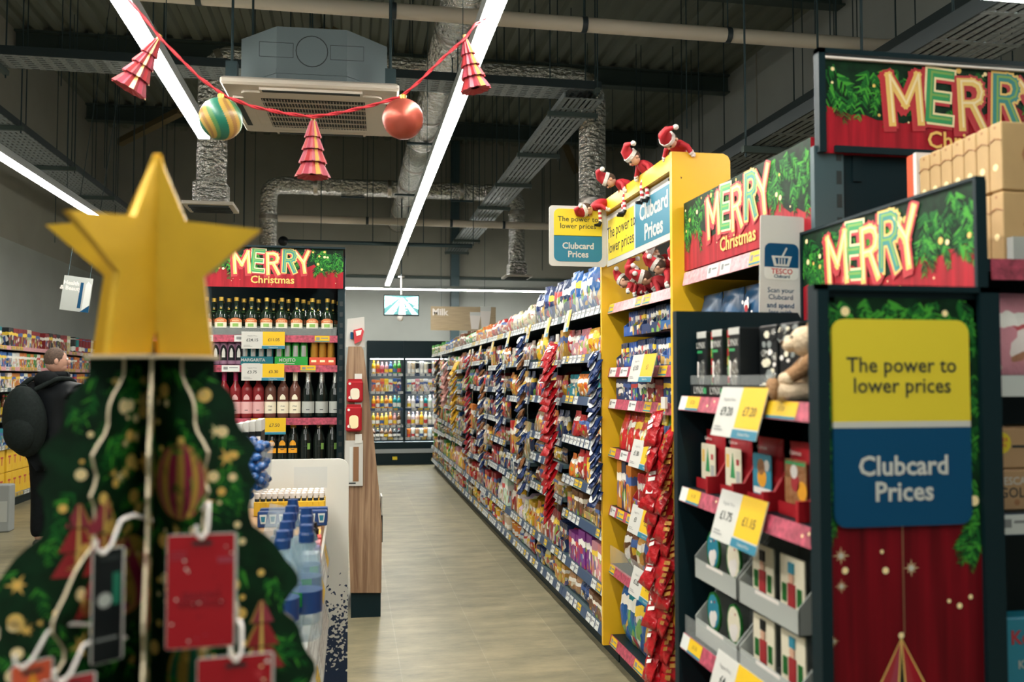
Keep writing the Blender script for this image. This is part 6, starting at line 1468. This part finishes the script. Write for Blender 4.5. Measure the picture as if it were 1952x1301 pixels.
# upper shelf: tub of blue sweets and a row of hanging packs
p = P(477, 958, Y=3.0); t = thing('sweet_tub', 'clear tub heaped with shiny blue wrapped sweets between tree and white board', 'tub', (p.x, 3.0, 1.136)); s = .0705
mb = MB(); mb.lathe([(.050, 0), (.060, .02), (.070, .14), (.074, .15), (.074, .155)], 'clear_bag', None, 20); part('clear_tub', mb, t, False)
mb = MB(); random.seed(4)
for q in range(150):
    a, r_, z_ = random.uniform(0, 6.28), math.sqrt(random.random()) * .053, random.uniform(.015, .165); mb.ball((r_ * math.cos(a), r_ * math.sin(a), z_), .0165, 'blue_wrap', Matrix.Rotation(random.uniform(0, 1), 4, 'X'), 7, 5, (1, 1, .8))
sw = part('sweets', mb, t, False); sw['kind'] = 'stuff'
mb = MB(); pillow(mb, .10, .06, .17, 'clear_bag', 8, 8, .08, wob=.012); o_ = solid('clear_sweet_bag', mb, 'clear crumpled sweet bag hanging below the blue tub', 'bag', loc=(p.x + .075, 2.92, .93)); o_.rotation_euler = (0, R_(14), R_(10))
mb = MB(); mb.box(p.x + .06, 2.93, 1.05, p.x + .10, 3.02, 1.056, 'acrylic')
for k in range(6):
    x0 = P(432 + 11 * k, 835, Y=3.75).x; z0 = 1.136; t = thing('hanging_pack', 'red and black pack with white top above blue tub, ' + ORD[k] + ' from the left', 'pack', (x0 + .012, 3.72 + .02 * k, z0), 0, 'packs on the upper queue shelf')
    mb = MB(); mb.box(-.011, -.08, 0, .011, .08, .175 + .004 * k, 'black_plastic'); part('card', mb, t, False); mb = MB(); mb.box(-.0112, -.0806, .15, .0112, .08, .176 + .004 * k, 'paper_white'); mb.box(-.0085, -.0806, .07, .0085, -.08, .13, 'stripe_white' if k % 2 else 'orn_red'); mb.box(-.0085, -.0806, .01, .0085, -.08, .05, 'orn_red' if k % 2 else 'orn_pink'); part('print', mb, t, False)

# ================================================================ chiller at the far end, screen, hanging signs
CY = 15.75; cx0, cx1 = P(703, 700, Y=CY).x, P(855, 700, Y=CY).x; cm = P(771, 700, Y=CY).x; ct = P(760, 650, Y=CY).z
ch = thing('drinks_chiller', 'open drinks chiller with lit shelves at the far end of the aisle', 'chiller', ((cx0 + cx1) / 2, CY + .4, 0))
mb = MB(); mb.box(cx0, CY + .62, 0, cx1, CY + .68, ct, 'shelf_grey'); part('back_panel', mb, ch)
mb = MB(); z0 = P(760, 684, Y=CY).z; mb.box(cx0 - .03, CY, z0, cx1, CY + .66, ct, 'dark_steel'); part('canopy', mb, ch)
zl = P(760, 836, Y=CY).z; mb = MB(); mb.box(cx0 - .03, CY - .1, 0, cx1, CY + .62, zl - .06, 'dark_steel'); mb.box(cx0, CY - .12, P(760, 860, Y=CY).z - .03, cx1, CY - .1, P(760, 860, Y=CY).z + .04, 'shelf_grey'); mb.rect(P(748, 874, Y=CY - .1).x, P(748, 877, Y=CY - .1).z, P(757, 874, Y=CY - .1).x, P(748, 871, Y=CY - .1).z, 0, 'yellow_card', frame((0, CY - .121, 0), (1, 0, 0))); part('base_tank', mb, ch)
for x in (cx0 - .03, cm - .02, cx1 - .03): mb = MB(); mb.box(x, CY - .02, 0, x + .04, CY + .62, ct, 'dark_steel'); part('divider', mb, ch)
sl = [P(760, y, Y=CY).z for y in (713, 747, 779, 811, 835)]
for i, z in enumerate(sl):
    mb = MB(); mb.box(cx0, CY + .02, z - .025, cx1, CY + .62, z, 'shelf_grey'); sh = part('shelf', mb, ch); mb = MB(); ticket_strip(mb, frame((cx0 + .02, CY + .012, z - .04), (1, 0, 0)), cx1 - cx0 - .05, .045, 'run' if i < 4 else 'plain'); part('ticket_strip', mb, sh)
    mb = MB(); mb.box(cx0 + .03, CY + .05, z - .034, cx1 - .03, CY + .07, z - .026, 'led'); part('light_strip', mb, sh)
mb = MB(); mb.box(cx0 + .03, CY + .05, z0 - .012, cx1 - .03, CY + .08, z0 - .002, 'led'); part('light_strip', mb, ch)
random.seed(23)
for i, z in enumerate(sl):
    for side in range(2):
        xa, xb = (cx0 + .05, cm - .04) if side == 0 else (cm + .05, cx1 - .06); w = .074; n = int((xb - xa) / w)
        for k in range(n):
            if side == 0: kind, c = [('bottle', ['yellow', 'orange', 'pink', 'pink', 'blue', 'green', 'green', 'pink'][k % 8]), ('box', ['orange', 'orange', 'orange', 'yellow', 'white', 'blue', 'navy', 'teal'][k % 8]), ('bottle', ['yellow', 'orange', 'yellow', 'orange', 'yellow', 'teal', 'teal', 'teal'][k % 8]), ('bottle', ['yellow', 'orange', 'yellow', 'yellow', 'orange', 'pink', 'brown', 'brown'][k % 8]), ('bottle', ['brown', 'black', 'brown', 'brown', 'brown', 'black', 'black', 'black'][k % 8])][i]
            else: kind, c = [('tub', ['white', 'cream', 'black'][k % 3]), ('box', ['white', 'white', 'pink', 'cream'][k % 4]), ('bottle', ['white', 'white', 'navy', 'white', 'teal'][k % 5]), ('bottle', ['cream', 'white', 'cream', 'yellow', 'white'][k % 5]), ('tub', ['orange', 'white', 'tan', 'white'][k % 4])][i]
            item(kind, c, w * .92, w * .92, (.22 if i < 4 else .16) * random.uniform(.92, 1.05), (xa + w * (k + .5), CY + .06 + w * .5, z + .001), 0, '%s %s in the chiller, %s shelf down, %s from the left in the %s half' % (c, KIND[kind][1], ORD[i], ORD[k], 'left' if side == 0 else 'right'), 'chilled drinks')
# screen
SY = 14.0; a, b = P(731, 602, Y=SY), P(799, 563, Y=SY); t = thing('security_screen', 'hanging security screen showing a bright camera picture, far down the aisle', 'screen', ((a.x + b.x) / 2, SY, a.z)); w, h = b.x - a.x, b.z - a.z
mb = MB(); F = frame(a, (1, 0, 0)); mb.prism(rrect(w, h, .01), -.04, 0, 'black_plastic', F); part('casing', mb, t); mb = MB(); mb.rect(.015, .02, w - .015, h - .015, .001, 'screen_dark', F)
vx, vy = w * .52, h * .86
for k, (x0, x1, y0, m) in enumerate(((.015, w * .28, .02, 'screen_pale'), (w * .42, w * .62, .02, 'screen_white'), (w * .8, w - .015, .02, 'screen_pale'))): mb.add([(x0, y0, .002), (x1, y0, .002), (vx + .02, vy, .002), (vx - .02, vy, .002)], [(0, 1, 2, 3)], m, False, F)
mb.add([(.015, h * .35, .0022), (vx - .03, vy, .0022), (.015, h - .02, .0022)], [(0, 1, 2)], 'screen_pale', False, F); mb.add([(w - .015, h * .3, .0022), (w - .015, h - .02, .0022), (vx + .05, vy, .0022)], [(0, 1, 2)], 'screen_pale', False, F)
random.seed(2)
for q in range(30): x, y = random.uniform(.02, w - .05), random.uniform(.03, h * .7); mb.rect(x, y, x + .03, y + .012, .0026, random.choice(('screen_dark', 'screen_white')), F)
part('display', mb, t); mb = MB(); c = (a.x + w / 2, SY + .03); mb.tube([(c[0], c[1], b.z - .02), (c[0], c[1], P(765, 527, Y=SY).z)], .014, 'stripe_white', 8); mb.tube([(c[0], c[1], P(765, 527, Y=SY).z), (c[0], c[1], ZR)], .010, 'rod', 8); mb.lathe([(.05, 0), (.05, .02)], 'stripe_white', T(c[0], c[1], P(765, 529, Y=SY).z), 12); part('drop_pole', mb, t)
mb = MB(); mb.lathe([(0, -.05), (.03, -.045), (.045, -.02), (.05, 0), (.05, .03), (0, .03)], 'stripe_white', T(a.x + w * .47, SY, a.z - .035), 14); solid('dome_camera', mb, 'small white dome camera under the hanging screen', 'camera')
a, b = P(821, 630, Y=13.6), P(945, 586, Y=13.6); F = frame(a, (1, 0, 0)); w, h = b.x - a.x, b.z - a.z; t = thing('hanging_sign', 'pale wooden Milk sign hanging above the far end of the snack run', 'sign', (a.x + w / 2, 13.6, a.z)); mb = MB(); mb.box(0, 0, -.015, w, h, 0, 'light_wood', F); mb.text('Milk', h * .38, 'stripe_white', F @ T(w * .14, h * .75, 0), .035, .002)
for x, y, s_ in ((.62, .06, .8), (.78, .05, 1.08)):
    mb.prism([(w * x, h * (y + .0)), (w * (x + .11), h * y), (w * (x + .145), h * (y + .72 * s_)), (w * (x - .02), h * (y + .72 * s_))], 0, .003, 'stripe_white', F); mb.rect(w * (x - .02), h * (y + .72 * s_), w * (x + .145), h * (y + .9 * s_), .003, 'ticket_white', F)
part('board', mb, t); mb = MB()
for x in (w * .16, w * .83): mb.tube([F @ Vector((x, h, -.008)), F @ Vector((x, ZR - b.z + h, -.008))], .004, 'rod', 5)
part('hanging_wire', mb, t)
a, b = P(113, 590, Y=9.6), P(170, 525, Y=9.6); F = frame(a, (1, 0, 0)) @ RZ(-7); w, h = b.x - a.x, b.z - a.z; t = thing('hanging_sign', 'grey Health and Beauty sign hanging at the left behind the gold star', 'sign', (a.x + w / 2, 9.6, a.z)); mb = MB(); mb.box(0, 0, -.012, w, h, 0, 'pale_grey_card', F); mb.text('Health\n& Beauty', h * .16, 'stripe_white', F @ T(w * .28, h * .72, 0), .03, .001)
mb.prism([(w * .58, h * .1), (w * .7, h * .1), (w * .7, h * .85), (w * .6, h * .85)], 0, .003, 'blue_card', F); mb.prism([(w * .75, h * .05), (w * .98, h * .05), (w * .98, h * .8), (w * .85, h * .9), (w * .78, h * .8)], 0, .003, 'ticket_white', F); mb.prism([(w * .7, 0), (w, 0), (w, h * .22)], .003, .004, 'blue_card', F); part('board', mb, t)
mb = MB(); mb.tube([F @ Vector((w * .12, h, -.006)), F @ Vector((w * .12, h + ZR - b.z, -.006))], .004, 'rod', 5); mb.tube([F @ Vector((w * .88, h, -.006)), F @ Vector((w * .88, h + ZR - b.z, -.006))], .004, 'rod', 5); part('hanging_wire', mb, t)

# ================================================================ shelves along the left wall
LX = -3.85; llev = [.155, .735, 1.05, 1.39, 1.63, 1.87]
dm('shelf_end_grey', (.25, .27, .26), .5); random.seed(29)
LB = [(8.6, 9.85), (9.85, 11.1), (11.1, 12.35), (12.35, 13.6), (13.6, 14.85), (14.85, 16.1)]
for i, (a, b) in enumerate(LB):
    t = thing('wall_bay', 'wall shelving bay with drinks, %s from the near end along the left wall' % ORD[i], 'shelving bay', (LX - .25, (a + b) / 2, 0), 0, 'bays along the left wall')
    mb = MB(); mb.box(LX - .5, a, 0, LX - .46, b, 2.0, 'dark_steel'); part('back_panel', mb, t); mb = MB(); mb.box(LX - .46, a, 0, LX - .06, b, .11, 'dark_steel'); part('base_plinth', mb, t)
    for z in llev:
        mb = MB(); mb.box(LX - .46, a + .003, z - .028, LX - .006, b - .003, z, 'shelf_grey'); sh = part('shelf', mb, t); mb = MB(); ticket_strip(mb, frame((LX, a + .004, z - .043), (0, 1, 0)), b - a - .008, .046, 'plain' if z < 1.6 else 'pale'); part('ticket_strip', mb, sh)
    for k, z in enumerate(llev):
        y = a + .03; n = 0; zt = (llev[k + 1] - .03) if k < 5 else z + .34
        while y < b - .14:
            kind, c, w, h = [('box', random.choice(('navy', 'blue', 'yellow')), .17, .30), ('box', random.choice(('navy', 'blue', 'teal', 'navy')), .13, .20), ('bottle', random.choice(('green', 'brown', 'black', 'teal')), .09, .27), ('box', random.choice(('white', 'blue', 'orange', 'navy')), .13, .20), ('box', random.choice(('green', 'white', 'blue', 'orange')), .12, .2), ('tub' if i > 3 else 'box', random.choice(('dark red', 'black', 'dark red', 'teal', 'cream')), .15, .22)][k]
            if k == 0 and 10.9 < y < 12.2: c = 'yellow'
            if y + w > b - .02: break
            rows = 2 if k == 0 else 1
            for r in range(rows):
                hh_ = min(h, (zt - z - .03) / rows - .005) * random.uniform(.94, 1)
                if c == 'yellow' and k == 0:
                    mb = MB(); mb.bbox(LX - .20, y + .005, z + .001 + r * .27, LX - .03, y + w - .005, z + .001 + r * .27 + .262, 'yellow_beer', .004); F = frame((LX - .0295, y, z + r * .27), (0, 1, 0)); mb.text('T', .13, 'red_letter', F @ T(w / 2, .13, 0), .03, .0006)
                    solid('beer_box', mb, 'yellow beer box with red letter, left wall, %s layer, %s in %s bay' % (('lower', 'upper')[r], ORD[n], ORD[i]), 'beer box', 'yellow beer boxes')
                else: item(kind, c, w * .95 if kind != 'bottle' else w * .7, .12 if kind == 'box' else w * .7, hh_, (LX - .10, y + w / 2, z + .001 + r * .27), 90, '%s %s on the left wall, %s shelf up, %s in %s bay%s' % (c, KIND[kind][1], ORD[k], ORD[n], ORD[i], ', upper layer' if r else ''), 'goods along the left wall')
            y += w; n += 1
a = P(5, 650, Y=9.4); mb = MB(); F = frame((LX + .02, 8.62, 1.88), (0, 1, 0)); mb.box(0, 0, -.003, .2, .24, 0, 'paper_white', F); mb.text('£9', .09, 'ink', F @ T(.1, .13, 0), .01, .001); solid('price_card', mb, 'white price card at the far left over the wall shelves', 'price card')
mb = MB(); p = P(10, 1010, Z=0.02); mb.bbox(p.x - .12, p.y - .05, 0, p.x + .05, p.y + .1, .46, 'shelf_end_grey', .01); mb.box(p.x - .1, p.y - .052, .1, p.x + .03, p.y - .05, .3, 'pale_grey_card'); solid('grey_bollard', mb, 'short grey bollard standing on the floor at the far left', 'bollard')

# ================================================================ man with a backpack
PYm = 8.55; pf = P(112, 1016, Y=PYm); px0 = P(100, 850, Y=PYm).x
man = thing('person', 'man in a black puffer coat and dark trousers seen from behind, looking to the right', 'person', (px0, PYm, 0), -18)
def skin_mesh(chains, m, lv=2):
    vs, es, rs = [], [], []
    for ch_ in chains:
        prev = None
        for item_ in ch_:
            if isinstance(item_, int): prev = item_; continue
            vs.append(item_[:3]); rs.append(item_[3]); i = len(vs) - 1
            if prev is not None: es.append((prev, i))
            prev = i
    me = bpy.data.meshes.new('body'); me.from_pydata(vs, es, []); o = link('body', me)
    md = o.modifiers.new('skin', 'SKIN'); md.use_smooth_shade = True
    sv = me.skin_vertices[0].data
    for i, r in enumerate(rs): sv[i].radius = r if isinstance(r, tuple) else (r, r)
    sv[0].use_root = True
    s2 = o.modifiers.new('sub', 'SUBSURF'); s2.levels = lv; s2.render_levels = lv
    bpy.context.view_layer.update(); dg = bpy.context.evaluated_depsgraph_get(); ev = o.evaluated_get(dg); em = ev.to_mesh()
    out = ([v.co.copy() for v in em.vertices], [tuple(p.vertices) for p in em.polygons]); ev.to_mesh_clear(); bpy.data.objects.remove(o); bpy.data.meshes.remove(me)
    return out
# local axes: the man faces +y and a little right; x to his right
sp0 = [(0, 0, .95, (.16, .11)), (0, 0, 1.12, (.155, .11)), (0, -.01, 1.30, (.18, .12)), (0, -.01, 1.42, (.15, .09)), (0, .01, 1.50, .055), (0, .03, 1.56, .055)]
legs = [[0, (s * .095, 0, .86, .095), (s * .10, .01, .50, .065), (s * .10, -.02, .10, .045), (s * .105, .08, .04, .04)] for s in (-1, 1)]
arms = [[3, (s * .20, -.01, 1.38, .06), (s * .25, -.01, 1.12, .048), (s * .22, .12, .95, .036), (s * .20, .20, .92, .034)] for s in (-1, 1)]
mb = MB(); v, f = skin_mesh([sp0] + legs + arms, 'skin'); mb.add(v, f, 'skin', True)
Hh = T(0, .03, 1.655) @ RZ(-52)
mb.ball((0, 0, 0), .088, 'skin', Hh, 20, 16, (.86, 1.06, 1.22)); mb.ball((0, .035, -.05), .06, 'skin', Hh, 14, 10, (.9, .9, .9)); mb.ball((0, .098, -.012), .018, 'skin', Hh, 10, 8, (.7, 1, 1.3)); mb.ball((0, .085, -.055), .02, 'orn_pink', Hh, 10, 6, (1.1, .5, .35))
for s in (-1, 1):
    mb.ball((s * .078, -.005, -.005), .026, 'skin', Hh, 10, 8, (.35, .7, 1.1)); mb.ball((s * .032, .085, .018), .011, 'stripe_white', Hh, 8, 6); mb.ball((s * .032, .094, .018), .006, 'ink', Hh, 8, 6)
    hx_ = s * .20
    for q in range(4): mb.tube([(hx_ - .024 + .016 * q, .235, .915), (hx_ - .024 + .016 * q, .265, .895), (hx_ - .024 + .016 * q, .262, .862)], .008, 'skin', 6, rr=[.009, .008, .006])
    mb.ball((hx_, .215, .915), .034, 'skin', None, 10, 8, (1, 1, .6)); mb.tube([(hx_ - s * .03, .21, .91), (hx_ - s * .045, .235, .90), (hx_ - s * .042, .255, .885)], .009, 'skin', 6)
body = part('body', mb, man, False)
mb = MB(); mb.ball((0, -.012, .022), .091, 'hair', Hh, 20, 14, (.90, .98, 1.12), mf=None); part('hair', mb, body, False)
mb = MB(); jv, jf = skin_mesh([[(0, 0, .80, (.20, .145)), (0, 0, .98, (.205, .15)), (0, -.01, 1.14, (.20, .15)), (0, -.015, 1.30, (.225, .155)), (0, -.01, 1.42, (.185, .125)), (0, .0, 1.50, (.10, .09))]] + [[4, (s * .225, -.01, 1.39, .085), (s * .285, -.01, 1.12, .075), (s * .25, .12, .96, .062), (s * .225, .17, .94, .055)] for s in (-1, 1)], 'x')
jv = [Vector((p.x * (1 + .07 * math.sin(p.z * 70)), p.y * (1 + .07 * math.sin(p.z * 70)) , p.z)) for p in jv]
mb.add(jv, jf, 'black_puffer', True); mb.tube([(.10 * math.cos(a / 10 * 6.2832), .0 + .085 * math.sin(a / 10 * 6.2832), 1.525) for a in range(11)], .038, 'black_cloth', 10); mb.ball((0, -.10, 1.49), .10, 'black_cloth', None, 14, 10, (1.15, .7, .8)); part('coat', mb, body, False)
mb = MB(); tv, tf = skin_mesh([[(0, 0, .88, (.165, .125))]] + [[0, (s * .10, 0, .80, .115), (s * .105, .01, .48, .088), (s * .105, -.01, .08, .075)] for s in (-1, 1)], 'x'); mb.add(tv, tf, 'black_cloth', True); part('trousers', mb, body, False)
for s in (-1, 1): mb = MB(); mb.ball((s * .105, .04, .045), .05, 'shoe', None, 14, 10, (.95, 2.4, .88)); part('shoe', mb, body, False)
bp_ = thing('backpack', 'large dark backpack worn on the back of the man in the puffer coat', 'backpack', (px0, PYm, 0), -18)
Bm = T(-.10, -.235, 1.13) @ RY(-8); mb = MB(); mb.ball((0, 0, 0), 1, 'bag_cloth', Bm, 20, 14, (.19, .14, .31)); part('main_bag', mb, bp_, False)
mb = MB(); mb.ball((0, -.085, -.10), 1, 'bag_cloth', Bm, 16, 12, (.14, .08, .16)); part('front_pocket', mb, bp_, False)
for s in (-1, 1): mb = MB(); mb.tube(bendpath([Bm @ Vector((s * .10, .04, .26)), (s * .13 - .01, -.12, 1.50), (s * .15, .05, 1.49), (s * .16, .16, 1.34), (s * .15, .165, 1.15)], .05), .022, 'bag_cloth', 6); part('shoulder_strap', mb, bp_, False)
mb = MB(); mb.tube(bendpath([Bm @ Vector((-.05, 0, .26)), Bm @ Vector((-.05, 0, .31)), Bm @ Vector((.05, 0, .31)), Bm @ Vector((.05, 0, .26))], .02), .008, 'bag_cloth', 6); part('grab_handle', mb, bp_, False)
